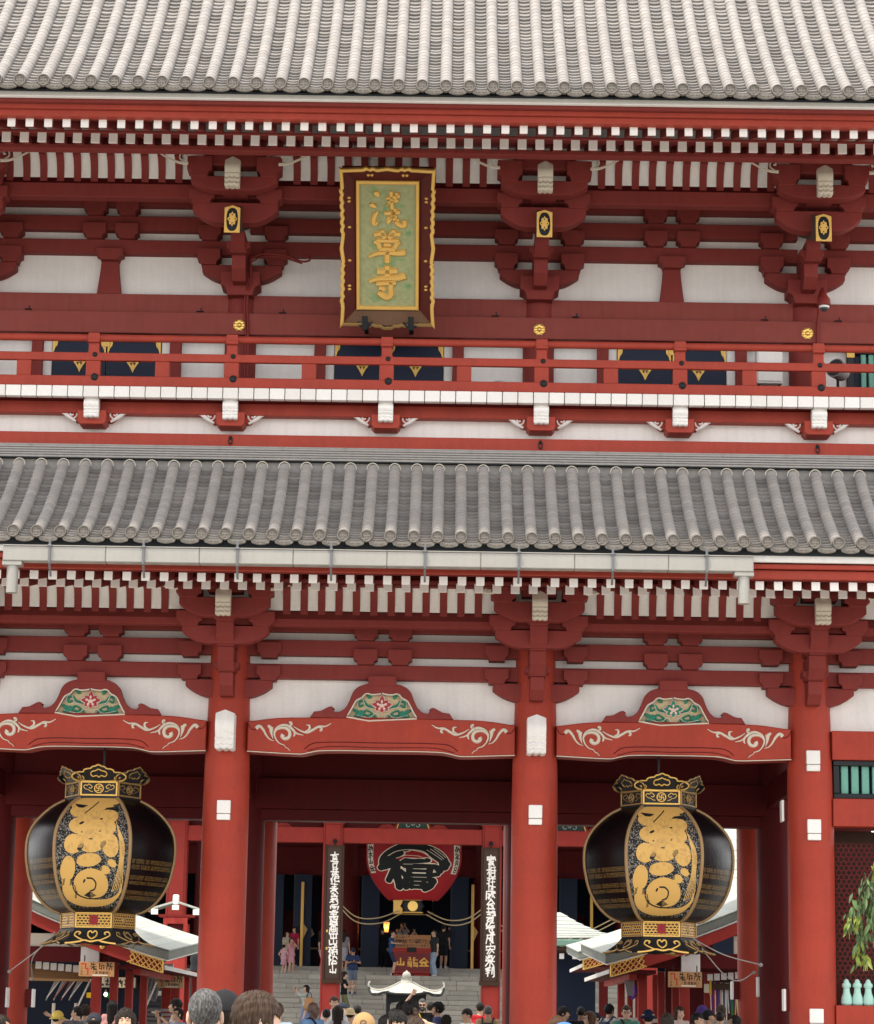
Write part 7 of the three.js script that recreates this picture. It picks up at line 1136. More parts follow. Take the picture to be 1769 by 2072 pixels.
// o: label, p [x, ground, z], h height, face yaw (0 looks at the camera), hy head yaw, hp head pitch, skin, hair, style, hat, top, sleeve, bottom, kind, arms, fine
function person(o) {
  const s = o.h / 1.7, t = thing('person', o.label, 'person', o.p, o.face || 0); const cell = (o.fine ? 0.016 : o.far ? 0.028 : 0.022) * s, fem = o.fem ? 1 : 0;
  const sc = (p) => mul3(p, s), lean = o.lean || 0;
  const hipY = 0.90, shY = 1.39, shX = fem ? 0.155 : 0.182, neckY = 1.47, headC = [0, 1.585, 0.015 + lean * 0.7], Z = (y) => lean * clamp((y - hipY) / 0.6, 0, 1.2);
  const torso = (F, g, k = 0.05) => { const w = fem ? 0.92 : 1; F.cap(sc([-0.085, 0.93, 0]), sc([0.085, 0.93, 0]), (0.105 + g) * s, (0.105 + g) * s, k * s); F.cap(sc([-0.06 * w, 1.08, Z(1.08)]), sc([0.06 * w, 1.08, Z(1.08)]), (0.098 + g) * s, (0.098 + g) * s, k * s); F.cap(sc([-0.085 * w, 1.24, Z(1.24) + 0.01]), sc([0.085 * w, 1.24, Z(1.24) + 0.01]), (0.105 + g) * s, (0.105 + g) * s, k * s); F.cap(sc([-shX + 0.03, shY - 0.01, Z(shY)]), sc([shX - 0.03, shY - 0.01, Z(shY)]), (0.058 + g) * s, (0.058 + g) * s, k * s); if (fem) for (const d of [-1, 1]) F.ell(sc([d * 0.07, 1.25, Z(1.25) + 0.085]), sc([0.062 + g, 0.06 + g, 0.05 + g]), 0.03 * s); if (o.belly) F.ell(sc([0, 1.05, 0.07]), sc([0.15 + g, 0.15 + g, 0.1 + g]), 0.05 * s); };
  const st = o.stance || [0, 0], legs = [-1, 1].map((d, i) => { const ft = [d * 0.09 + (o.stanceX || 0) * d, 0.085 + (o.lift && i ? o.lift : 0), (i ? st[1] : st[0])], hp = [d * 0.085, 0.90, 0], [kn] = ik(hp, ft, 0.43, 0.42, [0, 0, 1]); return { hp, kn, ft }; });
  const armSpec = o.arms || ['down', 'down'];
  const arms = [-1, 1].map((d, i) => { const S = [d * shX, shY, Z(shY)], q = armSpec[i]; let H, hint = [d * 0.6, -0.3, -0.8]; const T = { down: [d * 0.24, 0.83, 0.04], back: [d * 0.2, 0.86, -0.06], phone: [d * 0.05, 1.52, 0.40], low: [d * 0.08, 1.18, 0.27], chest: [d * 0.06, 1.25, 0.24], hold: [d * 0.03, 1.12, 0.25], point: [d * 0.62, 1.60, 0.28], head: [d * 0.12, 1.66, 0.12], raise: [d * 0.22, 1.78, 0.12], reach: [d * 0.3, 1.22, 0.42], hip: [d * 0.2, 0.98, 0.06], cheek: [d * 0.06, 1.50, 0.16] }; H = Array.isArray(q) ? q : T[q]; if (['phone', 'chest', 'low', 'hold', 'cheek'].includes(q)) hint = [d * 0.7, -1, 0]; if (['head', 'raise'].includes(q)) hint = [d, 0.0, 0.1]; if (q === 'hip') hint = [d, 0, -0.6]; const [E, W] = ik(S, H, 0.28, 0.25, hint); return { S, E, W, d, q }; });
  const reach = 0.75, lo = sc([-reach, -0.02, -0.32 + Math.min(0, ...st)]), hi = sc([reach, 1.9, 0.62 + Math.max(0, ...st)]);
  // --- the body, head and hands as one skin mesh
  const bodyF = new Field(lo, hi, cell); torso(bodyF, 0); bodyF.cap(sc([0, 1.38, Z(1.38)]), sc(headC), 0.06 * s, 0.055 * s, 0.03 * s);
  for (const l of legs) { bodyF.cap(sc(l.hp), sc(l.kn), 0.085 * s, 0.056 * s, 0.03 * s).cap(sc(l.kn), sc(mix3(l.kn, l.ft, 0.35)), 0.053 * s, 0.056 * s, 0.02 * s).cap(sc(mix3(l.kn, l.ft, 0.35)), sc(l.ft), 0.056 * s, 0.036 * s, 0.02 * s); }
  for (const a of arms) bodyF.cap(sc(a.S), sc(a.E), 0.05 * s, 0.038 * s, 0.03 * s).cap(sc(a.E), sc(a.W), 0.038 * s, 0.026 * s, 0.02 * s);
  const parts = [bodyF.mesh()];
  // head: built upright round its own centre, then turned and placed
  const hc = (o.fine ? 0.0052 : o.far ? 0.0105 : 0.008) , M4 = new THREE.Matrix4().compose(new THREE.Vector3(...sc(headC)), new THREE.Quaternion().setFromEuler(new THREE.Euler(o.hp || 0, o.hy || 0, o.hr || 0, 'YXZ')), new THREE.Vector3(s, s, s));
  const hg = new Field([-0.12, -0.17, -0.135], [0.12, 0.15, 0.15], hc); const wide = fem ? 0.95 : 1;
  hg.ell([0, 0.035, -0.018], [0.077, 0.088, 0.096], 0.02).ell([0, -0.03, 0.03], [0.06 * wide, 0.075, 0.062], 0.03).ell([0, -0.085, 0.048], [0.034 * wide, 0.028, 0.034], 0.03).cap([0, 0.0, 0.085], [0, -0.03, 0.107], 0.008, 0.013, 0.014).ell([-0.012, -0.036, 0.094], [0.009, 0.007, 0.009], 0.006).ell([0.012, -0.036, 0.094], [0.009, 0.007, 0.009], 0.006).cap([-0.03, 0.022, 0.078], [0.03, 0.022, 0.078], 0.011, 0.011, 0.02);
  for (const d of [-1, 1]) { hg.ell([d * 0.031, 0.003, 0.096], [0.016, 0.010, 0.014], 0.012, true); hg.ell([d * 0.031, 0.003, 0.079], [0.0135, 0.0105, 0.0125], 0.003); hg.ell([d * 0.043, -0.035, 0.062], [0.022, 0.022, 0.022], 0.03); hg.ell([d * 0.08, -0.008, -0.012], [0.011, 0.034, 0.021], 0.008); if (o.fine) hg.ell([d * 0.089, -0.002, -0.004], [0.006, 0.02, 0.011], 0.006, true); }
  hg.cap([-0.014, -0.066, 0.081], [0.014, -0.066, 0.081], 0.008, 0.008, 0.012).cap([0, -0.09, -0.02], [0, -0.17, -0.03], 0.055, 0.058, 0.03);
  parts.push(hg.mesh().applyMatrix4(M4));
  // hands: palm, four unequal fingers and a thumb from the side of the palm
  const hcell = (o.fine ? 0.0045 : o.far ? 0.0075 : 0.006);
  for (const a of arms) {
    const fw = mul3(a.W.map((v, i) => v - a.E[i]), 1 / (Math.hypot(...a.W.map((v, i) => v - a.E[i])) || 1)), F = new Field([-0.07, -0.21, -0.07], [0.07, 0.02, 0.08], hcell), curl = a.q === 'point' ? 0.012 : ['phone', 'low', 'hold', 'head', 'cheek'].includes(a.q) ? 0.06 : 0.03;
    F.cap([-0.018, -0.03, 0], [-0.02, -0.085, 0.004], 0.016, 0.015, 0.015).cap([0.018, -0.03, 0], [0.022, -0.085, 0.004], 0.016, 0.015, 0.015).cap([0, -0.02, 0], [0, -0.085, 0.004], 0.017, 0.015, 0.015).cap([0, 0.02, 0], [0, -0.03, 0], 0.024, 0.02, 0.015);
    [[-0.032, 0.068], [-0.011, 0.078], [0.011, 0.074], [0.031, 0.058]].forEach(([x, L], i) => { const k1 = [x * 1.1, -0.09 - L * 0.45, 0.006 + curl * 0.35], k2 = [x * 1.12, -0.09 - L * (0.92 - curl * 3), 0.01 + curl], open = a.q === 'point' && i > 1; F.cap([x, -0.085, 0.004], k1, 0.0095, 0.009, 0.004).cap(k1, open ? [k1[0], k1[1] + 0.02, k1[2] + 0.03] : k2, 0.009, 0.0075, 0.003); });
    F.cap([-0.03, -0.035, 0.008], [-0.052, -0.065, 0.022], 0.012, 0.0105, 0.008).cap([-0.052, -0.065, 0.022], [-0.05 + curl * 0.3, -0.095, 0.03 + curl * 0.2], 0.010, 0.008, 0.003);
    const g = F.mesh(); if (a.d < 0) g.applyMatrix4(new THREE.Matrix4().makeRotationY(-0.4)); else { g.applyMatrix4(new THREE.Matrix4().makeScale(-1, 1, 1)); const ix = g.index.array; for (let i = 0; i < ix.length; i += 3) { const q = ix[i]; ix[i] = ix[i + 1]; ix[i + 1] = q; } g.applyMatrix4(new THREE.Matrix4().makeRotationY(0.4)); g.computeVertexNormals(); }
    g.applyMatrix4(new THREE.Matrix4().compose(new THREE.Vector3(...sc(a.W)), new THREE.Quaternion().setFromUnitVectors(new THREE.Vector3(0, -1, 0), new THREE.Vector3(...fw)), new THREE.Vector3(s, s, s))); parts.push(g);
  }
  part('body', parts.map((g) => g.toNonIndexed()), skinM(o.skin || 'asian'), t, { keepUV: true });
  const onHead = (name, g, m) => { const q = part(name, [g.applyMatrix4(M4)], m, t); return q; };
  // --- face details
  if (!o.noface) {
    for (const d of [-1, 1]) { onHead('eye', sph(0.0075, d * 0.031, 0.003, 0.0865, 1.25, 0.75, 0.7, 8, 6), cmat2([0.015, 0.012, 0.01], 0.25)); if (!o.far) { onHead('eyebrow', T(sph(0.012, 0, 0, 0, 1.35, 0.28, 0.4, 8, 5), d * 0.032, 0.023, 0.087, 0, d * 0.3, -d * 0.12), hairM(o.style === 'bald' ? 'brown' : o.hair === 'white' ? 'grey' : o.hair || 'black')); } }
    onHead('mouth', sph(0.014, 0, -0.067, 0.0865, 1.25, 0.3, 0.4, 10, 5), cmat2([0.28, 0.09, 0.075], 0.5));
  }
  if (o.beard) onHead('beard', (() => { const F = new Field([-0.09, -0.14, -0.06], [0.09, 0.0, 0.12], hc); F.ell([0, -0.052, 0.035], [0.066, 0.07, 0.068], 0.02).ell([0, -0.09, 0.05], [0.042, 0.035, 0.04], 0.02); F.clip((x, y, z) => Math.max(y + 0.042 - Math.abs(x) * 0.5, 0.0 - z - 0.02)); F.clip((x, y, z) => 0.016 - Math.hypot(x * 0.7, (y + 0.067) * 1.6)); return F.mesh().toNonIndexed(); })(), hairM(o.hair || 'dark'));
  if (o.glasses || o.sunglasses) { const gm = cmat2([0.01, 0.01, 0.011], 0.2), gs = []; for (const d of [-1, 1]) { gs.push(T(new THREE.TorusGeometry(0.019, 0.0025, 5, 14), d * 0.032, 0.003, 0.099, 0, d * 0.12, 0, [1.15, 0.85, 1]), T(box(0.003, 0.005, 0.1, 0, 0, 0, 0.0005), d * 0.068, 0.008, 0.05, 0, -d * 0.12, 0)); if (o.sunglasses) gs.push(sph(0.0195, d * 0.032, 0.003, 0.098, 1.1, 0.8, 0.2, 10, 6)); } gs.push(box(0.022, 0.004, 0.004, 0, 0.006, 0.102, 0.001)); onHead('glasses', merged(gs), gm); }
  if (o.mask) { onHead('face_mask', (() => { const F = new Field([-0.09, -0.14, 0], [0.09, 0.02, 0.14], hc); F.ell([0, -0.045, 0.045], [0.067, 0.062, 0.072], 0.02); F.clip((x, y, z) => Math.max(y + 0.008, 0.03 - z)); return F.mesh().toNonIndexed(); })(), cmat2([0.8, 0.8, 0.78], 0.9)); for (const d of [-1, 1]) onHead('mask_loop', tube([[d * 0.064, -0.02, 0.05], [d * 0.082, -0.005, 0.01], [d * 0.088, 0.02, -0.02], [d * 0.09, -0.02, -0.03], [d * 0.07, -0.06, 0.04]], 0.0016, 16, 5), cmat2([0.8, 0.8, 0.78], 0.9)); }
  // --- hair
  const style = o.style || 'short';
  if (style !== 'bald') {
    const F = new Field([-0.16, style === 'long' ? -0.46 : -0.18, -0.2], [0.16, 0.19, 0.15], o.fine ? 0.0062 : o.far ? 0.0115 : 0.009), th = style === 'buzz' ? 0.006 : style === 'thick' ? 0.026 : style === 'curly' ? 0.032 : 0.017; const side = style === 'buzz' ? 0.003 : th * 0.7;
    F.ell([0, 0.037, -0.02], [0.077 + side, 0.088 + th, 0.097 + th * 0.8], 0.01);
    if (style === 'bun') F.ell([0, 0.09, -0.12], [0.04, 0.04, 0.038], 0.01); if (style === 'tied') F.cap([0, 0.0, -0.11], [0, -0.08, -0.13], 0.028, 0.02, 0.02);
    if (style === 'long' || style === 'bob') { const L = style === 'bob' ? -0.11 : -0.36; for (const [x, z] of [[-0.07, -0.03], [-0.04, -0.085], [0, -0.1], [0.04, -0.085], [0.07, -0.03]]) F.cap([x, 0.03, z], [x * 1.12, L * (Math.abs(x) > 0.06 ? 0.8 : 1), z - (L < -0.2 ? 0.015 : -0.01)], 0.042, style === 'bob' ? 0.035 : 0.026, 0.03); }
    const fr = style === 'thick' || o.fringe ? 0.026 : 0.052, low = { buzz: -0.045, short: -0.06, thick: -0.075, curly: -0.07, bun: -0.07, tied: -0.07 }[style] ?? -9;
    F.clip((x, y, z) => Math.min(z - (0.035 - 0.25 * Math.max(0, -y)) - (style === 'thick' ? 0.012 : 0), fr + 0.25 * Math.abs(x) * (o.fringe ? 0 : 1) - 0.35 * Math.max(0, z - 0.05) - y));
    if (low > -1) F.clip((x, y, z) => low - y - 0.3 * Math.max(0, z)); if (style === 'short' || style === 'buzz') F.clip((x, y, z) => Math.min(0.02 - y + 0.0, z + 0.012, 0.1 - 0 + 0 * x)); 
    if (o.hat) F.clip((x, y) => y - 0.042);
    const q = rngOf(Math.floor(o.h * 1e4) + (o.p[0] * 997 | 0)), ph = q() * 6, am = style === 'curly' ? 0.011 : style === 'buzz' ? 0.0014 : 0.0045; F.warp((x, y, z) => { const an = Math.atan2(x, z + 0.02); return am * (Math.sin(an * 17 + ph + y * 26) + 0.7 * Math.sin(an * 31 - y * 45 + 2 * ph) + (style === 'curly' ? Math.sin(x * 190) * Math.sin(y * 170 + ph) * Math.sin(z * 180) * 1.5 : 0.4 * Math.sin(y * 130 + x * 90))); });
    onHead('hair', F.mesh().toNonIndexed(), hairM(o.hair || 'black'));
  }
  // --- hats
  if (o.hat) {
    const F = new Field([-0.2, -0.05, -0.2], [0.2, 0.22, 0.25], o.fine ? 0.006 : 0.009), hm = cmat2(o.hat[1], 0.85, {}), k = o.hat[0], back = o.hat[2] === 'back' ? -1 : 1;
    if (k === 'cap') { F.ell([0, 0.03, -0.018], [0.097, 0.108, 0.119], 0.01); F.clip((x, y, z) => 0.03 - y - 0.16 * -z * 0.3); F.ell([0, 0.036, 0.085], [0.075, 0.009, 0.095], 0.012); if (o.hat[2] === 'strap') F.ell([0, 0.048, -0.135], [0.029, 0.024, 0.04], 0.006, true); const g = F.mesh().toNonIndexed(); if (back < 0) g.rotateY(PI); onHead('cap', g, hm); if (o.hat[2] === 'strap') onHead('cap_strap', tube([[-0.045, 0.03, -0.113], [0, 0.026, -0.126], [0.045, 0.03, -0.113]], 0.007, 12, 6), hm); onHead('cap_button', sph(0.008, 0, 0.137, -0.018, 1, 0.6, 1, 8, 5), hm); }
    else { F.ell([0, 0.06, -0.012], [0.1, 0.102, 0.118], 0.01); F.clip((x, y) => 0.035 - y); const w = k === 'sun' ? 0.085 : 0.055; F.cap([0, 0.045, -0.01], [0, 0.046, -0.01], 0.001, 0.001, 0.001); F.each([-1, -1, -1], [1, 1, 1], (f, x, y, z) => { const r = Math.hypot(x, z + 0.01), yb = 0.05 - (r - 0.09) * (k === 'sun' ? 0.45 : 0.75); return smin(f, Math.max(Math.abs(y - yb) - 0.006, r - 0.105 - w, 0.085 - r), 0.014); }); onHead(k === 'sun' ? 'sun_hat' : 'bucket_hat', F.mesh().toNonIndexed(), hm); if (o.hat[2] === 'band') onHead('hat_band', T(new THREE.TorusGeometry(0.104, 0.007, 6, 28), 0, 0.062, -0.012, PI / 2), cmat2([0.7, 0.68, 0.6], 0.8)); }
  }
  // --- clothes
  const tm = cloth(o.top || [0.5, 0.5, 0.5]), sl = o.sleeve ?? 0.55, hem = o.kind === 'dress' ? 0.75 : o.hem ?? 0.86;
  { const F = new Field(lo, hi, cell); torso(F, 0.017); for (const a of arms) { const A = a.S, end = sl <= 1 ? mix3(A, a.E, Math.max(sl, 0.12)) : a.E; F.cap(sc(A), sc(end), 0.066 * s, (sl > 1 ? 0.056 : 0.064) * s, 0.03 * s); if (sl > 1) F.cap(sc(a.E), sc(mix3(a.E, a.W, sl - 1)), 0.056 * s, 0.045 * s, 0.02 * s); }
    F.cap(sc([0, 1.4, Z(1.4)]), sc([0, 1.445, Z(1.42) + 0.004]), 0.075 * s, 0.066 * s, 0.03 * s); F.clip((x, y) => (y - 1.445 * s)); if (o.kind === 'dress') F.cap(sc([0, 1.0, 0.01]), sc([0, 0.55, 0.02]), 0.12 * s, 0.2 * s, 0.06 * s).clip((x, y) => (o.hem ?? 0.55) * s - y); else F.clip((x, y) => hem * s - y); const fo = rngOf(7 + (o.h * 1e3 | 0))() * 6; F.warp((x, y, z) => 0.004 * s * Math.sin(y * 38 / s + x * 30 + fo) * Math.sin(x * 46 + z * 33)); part(o.kind === 'dress' ? 'dress' : 'shirt', [F.mesh().toNonIndexed()], tm, t); }
  if (o.collar) part('collar', [T(new THREE.TorusGeometry(0.068 * s, 0.014 * s, 6, 20), 0, 1.452 * s, Z(1.44) * s + 0.004, PI / 2 - 0.15, 0, 0)], cloth(o.collar), t);
  if (o.kind !== 'dress') {
    const F = new Field(sc([-0.4, -0.02, -0.45 + Math.min(0, ...st)]), sc([0.4, 1.05, 0.5 + Math.max(0, ...st)]), cell), bm = cloth(o.bottom || [0.05, 0.06, 0.09]);
    F.cap(sc([-0.085, 0.93, 0]), sc([0.085, 0.93, 0]), 0.116 * s, 0.116 * s, 0.05 * s);
    if (o.kind === 'skirt') F.cap(sc([0, 0.95, 0]), sc([0, 0.42, 0.01]), 0.13 * s, 0.2 * s, 0.05 * s).clip((x, y) => (o.hem2 ?? 0.42) * s - y);
    else for (const l of legs) { const wide = o.wide || 0; F.cap(sc(l.hp), sc(l.kn), 0.098 * s, (0.072 + wide * 0.5) * s, 0.03 * s); if (o.kind !== 'shorts') F.cap(sc(l.kn), sc(mix3(l.kn, l.ft, 0.9)), (0.07 + wide * 0.5) * s, (0.054 + wide) * s, 0.02 * s); }
    F.clip((x, y) => y - 1.0 * s); if (o.kind === 'shorts') F.clip((x, y) => 0.5 * s - y); part(o.kind === 'skirt' ? 'skirt' : o.kind === 'shorts' ? 'shorts' : 'trousers', [F.mesh().toNonIndexed()], bm, t);
  }
  for (const l of legs) { const F = new Field(sc(add3(l.ft, [-0.08, -0.09, -0.1])), sc(add3(l.ft, [0.08, 0.07, 0.22])), 0.012); F.cap(sc(add3(l.ft, [0, -0.045, -0.03])), sc(add3(l.ft, [0, -0.055, 0.13])), 0.042 * s, 0.034 * s, 0.02 * s).cap(sc(add3(l.ft, [0, -0.02, -0.01])), sc(add3(l.ft, [0, -0.045, 0.06])), 0.045 * s, 0.036 * s, 0.02 * s).clip((x, y) => sc(l.ft)[1] - 0.083 * s - y); part('shoe', [F.mesh().toNonIndexed()], cmat2(o.shoe || [0.5, 0.49, 0.47], 0.7), t); }
  // --- carried things that belong to the wearer
  if (o.pack) { const F = new Field(sc([-0.2, 0.9, -0.36]), sc([0.2, 1.5, 0]), cell * 0.8); F.cap(sc([-0.08, 1.06, -0.2]), sc([0.08, 1.06, -0.2]), 0.085 * s, 0.085 * s, 0.04 * s).cap(sc([-0.08, 1.3, -0.19]), sc([0.08, 1.3, -0.19]), 0.075 * s, 0.075 * s, 0.08 * s).cap(sc([-0.07, 1.18, -0.2]), sc([0.07, 1.18, -0.2]), 0.09 * s, 0.09 * s, 0.06 * s); part('backpack', [F.mesh().toNonIndexed()], cloth(o.pack), t); for (const d of [-1, 1]) part('shoulder_strap', [tube([[d * 0.1, 1.36, -0.16], [d * 0.115, 1.475, 0], [d * 0.115, 1.38, 0.12], [d * 0.12, 1.2, 0.13], [d * 0.14, 1.1, 0.02]].map(sc), 0.018 * s, 20, 5)], cloth(o.pack), t); }
  if (o.strap) part('bag_strap', [tube([[-0.11, 1.44, -0.04], [-0.09, 1.465, 0.03], [0, 1.28, 0.142], [0.12, 1.06, 0.12], [0.15, 0.98, 0]].map(sc), 0.016 * s, 24, 5)], cloth(o.strap), t);
  t.updateMatrixWorld(true);
  return { t, arms, s, hand: (i) => new THREE.Vector3(...sc(add3(arms[i].W, mul3(arms[i].W.map((v, k) => v - arms[i].E[k]), 0.35)))).applyMatrix4(t.matrixWorld) };
}
const groundAt = (z) => (z > 3.2 ? 0 : z > -10.6 ? 0.35 : 0.42);
// u, v of the crown of the head and the distance; the rest describes the person
function stand(label, u, v, z, face, o = {}) { const p = at(u, v, z), g = o.ground ?? groundAt(z), top = p.y - (o.hat ? 0.03 : 0.01); let h = (top - g) / 1.008; if (h < 1.3 && !o.child) h = 1.4; if (h > 1.92) h = 1.92; const r = person({ label, p: [p.x, g, z], h, face: face * PI / 180, ...o, hy: (o.hy || 0) * PI / 180, hp: (o.hp || 0) * PI / 180 }); return r; }
function phone(r, label) { const a = r.hand(0), b = r.hand(1), m = a.clone().add(b).multiplyScalar(0.5); const ph = thing('mobile_phone', label, 'phone', [m.x, m.y, m.z], r.t.rotation.y); part('phone_body', [box(0.15, 0.075, 0.009, 0, 0, 0, 0.004)], M.iron, ph); part('phone_screen', [box(0.14, 0.067, 0.002, 0, 0, -0.005, 0.0005)], M.glass, ph); part('camera_bump', [box(0.03, 0.03, 0.004, -0.05, 0.015, 0.006, 0.001)], M.lacquer, ph); }
const CR = { group: undefined };
// nearest row
stand('man with close-cropped grey hair and bare ears, seen from behind beside the black cap', 417, 1997, 24.8, 180, { skin: 'pale', hair: 'grey', style: 'buzz', top: [0.03, 0.03, 0.035], fine: true, noface: true });
stand('man in plain black cap just behind the grey cropped head', 455, 1994, 23.6, 178, { skin: 'pale', hair: 'dark', style: 'buzz', hat: ['cap', [0.018, 0.018, 0.02]], top: [0.05, 0.05, 0.06], fine: true, noface: true });
stand('person with thick tousled brown hair and white face mask turned aside', 521, 2009, 25.0, 112, { skin: 'pale', hair: 'brown', style: 'thick', mask: true, top: [0.1, 0.11, 0.13], fine: true });
stand('person in tan baseball cap with open back strap, seen from behind', 737, 2043, 16.2, 180, { skin: 'asian', hair: 'dark', style: 'short', hat: ['cap', [0.40, 0.25, 0.11], 'strap'], top: [0.5, 0.48, 0.45], fine: true, noface: true });
stand('person in bright blue cap at the foot of the thick pillar', 1143, 2063, 15.5, 90, { skin: 'asian', hat: ['cap', [0.07, 0.2, 0.55]], top: [0.2, 0.2, 0.25], fine: true });
stand('dark-haired woman with parted fringe facing the camera in front of the red posts', 255, 2039, 9, 2, { skin: 'asian', hair: 'dark', style: 'bob', fringe: true, fem: true, top: [0.4, 0.38, 0.36], fine: true });
stand('man with short black wavy hair and bare forehead below the incense burner', 806, 2046, 10, 5, { skin: 'asian', hair: 'black', style: 'thick', top: [0.4, 0.42, 0.55], fine: true });
stand('person with brown hair raising a bare forearm over the head', 842, 2059, 11, 180, { skin: 'asian', hair: 'brown', style: 'thick', arms: ['head', 'down'], top: [0.6, 0.6, 0.62], fine: true, noface: true });
stand('man in plain dark cap before the red posts beside the fringed woman', 192, 2045, 4.4, 178, { skin: 'asian', hat: ['cap', [0.03, 0.032, 0.042], 'strap'], top: [0.03, 0.03, 0.04], noface: true });
stand('dark grey-haired head with glasses at the foot of the leftmost pillar', 4, 2054, 6, 100, { skin: 'asian', hair: 'dark', glasses: true, top: [0.1, 0.1, 0.12] });
stand('brown bobbed head beside the thick middle pillar base', 1128, 2055, 5, 180, { skin: 'asian', hair: 'auburn', style: 'bob', fem: true, top: [0.3, 0.1, 0.1], noface: true });
// under the gate and just behind it, left to right
stand('person in yellow bucket hat turned away below the strip bundles', 117, 2044, -3, 125, { skin: 'asian', hair: 'dark', hat: ['bucket', [0.6, 0.45, 0.10]], glasses: true, top: [0.3, 0.28, 0.25] });
stand('man in glasses stretching out one arm to point towards the booth', 157, 2036, -8, -104, { skin: 'asian', hair: 'black', glasses: true, arms: ['down', [0.12, 1.53, 0.52]], top: [0.12, 0.12, 0.13] });
stand('person with wavy brown hair behind the pointing man', 173, 2034, -9.6, 165, { hair: 'brown', style: 'curly', top: [0.3, 0.29, 0.28], noface: true });
stand('woman with long black hair and pink top walking away among red posts', 228, 2024, -11.5, 168, { hair: 'black', style: 'long', fem: true, top: [0.62, 0.32, 0.3], noface: true });
const shooter = stand('man with tied-back hair holding a phone up in both hands', 360, 2038, -6, -48, { skin: 'asian', hair: 'black', style: 'tied', glasses: true, arms: ['phone', 'phone'], hp: -14, top: [0.36, 0.45, 0.58] }); phone(shooter, 'phone held up by the man with tied-back hair');
stand('young man with black hair looking aside behind the man with the raised phone', 356, 2021, -9.5, -84, { hair: 'black', style: 'thick', hp: -8, top: [0.62, 0.52, 0.5] });
stand('person in pale blue shirt half hidden behind the tousled brown hair', 562, 2030, 2, 178, { hair: 'brown', style: 'thick', top: [0.5, 0.62, 0.68], noface: true });
stand('dark-skinned man with shaved head in blue denim shirt with black strap', 634, 2026, -0.5, 52, { skin: 'dark', hair: 'black', style: 'bald', top: [0.13, 0.24, 0.42], strap: [0.015, 0.015, 0.02], sleeve: 1.6 });
stand('smiling man in white shirt facing the camera below the left plaque', 677, 2016, -15, 4, { skin: 'pale', hair: 'brown', top: [0.75, 0.75, 0.75], collar: [0.72, 0.72, 0.72] });
stand('woman with dark hair in a bun and white top, seen from behind', 661, 2041, -12, 180, { hair: 'dark', style: 'bun', fem: true, top: [0.72, 0.72, 0.72], noface: true });
stand('woman with long straight dark hair and white top, seen from behind', 684, 2034, -10, 180, { hair: 'dark', style: 'long', fem: true, top: [0.66, 0.68, 0.72], noface: true });
stand('person in navy cap behind the long dark hair', 694, 2027, -18, 62, { hat: ['cap', [0.03, 0.04, 0.07]], top: [0.12, 0.14, 0.2] });
stand('person in beige sun hat beside the tan baseball cap', 709, 2039, -12.5, 175, { hair: 'dark', hat: ['sun', [0.6, 0.47, 0.27]], top: [0.5, 0.45, 0.4], noface: true });
stand('small dark head between the beige sun hat and the stair', 724, 2034, -20, 180, { hair: 'black', top: [0.08, 0.09, 0.14], noface: true, far: true });
stand('woman with long black hair in profile left of the incense burner', 781, 2054, 2, 70, { hair: 'black', style: 'long', fem: true, top: [0.5, 0.5, 0.62] });
stand('grey-haired head in front of the incense burner post', 797, 2040, -4, 178, { hair: 'grey', top: [0.3, 0.32, 0.36], noface: true });
stand('man with curly black hair and dark skin turned sideways under the burner roof', 833, 2026, 1.5, 72, { skin: 'dark', hair: 'black', style: 'curly', glasses: true, top: [0.1, 0.1, 0.1] });
stand('head with curly black hair behind the man under the burner roof', 817, 2028, -2, 130, { skin: 'brown', hair: 'black', style: 'curly', top: [0.3, 0.25, 0.25] });
stand('bearded man in sunglasses and black shirt raising one hand', 855, 2020, -16.5, 0, { skin: 'pale', hair: 'grey', style: 'buzz', beard: true, sunglasses: true, arms: ['raise', 'down'], top: [0.014, 0.014, 0.016], strap: [0.7, 0.5, 0.05] });
stand('dark-haired person just right of the bearded man', 872, 2027, -21, 160, { hair: 'dark', top: [0.03, 0.03, 0.04], far: true });
stand('man with curly black hair in navy shirt looking aside', 886, 2029, -14, -82, { skin: 'tan', hair: 'black', style: 'curly', top: [0.04, 0.05, 0.13] });
stand('short person with dark curly hair low beside the raised forearm', 903, 2055, -7, 175, { hair: 'dark', style: 'curly', child: true, top: [0.5, 0.5, 0.5], noface: true });
stand('young man in white shirt in profile left of the red shirt', 946, 2041, -10, -62, { hair: 'black', hp: 14, top: [0.75, 0.75, 0.76] });
stand('man in bright red shirt seen from behind at the foot of the right plaque', 972, 2028, -22, 178, { hair: 'black', top: [0.5, 0.025, 0.035], noface: true });
stand('grey-haired man with dark backpack and tan shirt, seen from behind', 988, 2034, -12, 176, { skin: 'tan', hair: 'grey', style: 'buzz', top: [0.5, 0.34, 0.2], pack: [0.03, 0.03, 0.035], noface: true });
stand('man with black hair and dark red top beside the thick middle pillar', 1141, 2037, -12, 74, { hair: 'black', style: 'thick', top: [0.11, 0.03, 0.03] });
stand('man with close-cropped black hair in black shirt before the stair', 1176, 2036, -12, 165, { skin: 'brown', hair: 'black', style: 'buzz', top: [0.015, 0.016, 0.022], noface: true });
stand('woman with auburn hair and sunglasses in white top, in profile', 1193, 2046, -8, -78, { skin: 'pale', hair: 'auburn', style: 'bob', fem: true, sunglasses: true, top: [0.7, 0.68, 0.72] });
stand('person in black cap behind the auburn-haired woman', 1206, 2046, -11.5, -60, { hat: ['cap', [0.02, 0.02, 0.028]], top: [0.03, 0.035, 0.05] });
stand('man with black bowl-cut hair and backpack over white shirt', 1233, 2032, -15, 140, { hair: 'black', style: 'thick', top: [0.6, 0.6, 0.6], pack: [0.05, 0.07, 0.12], noface: true });
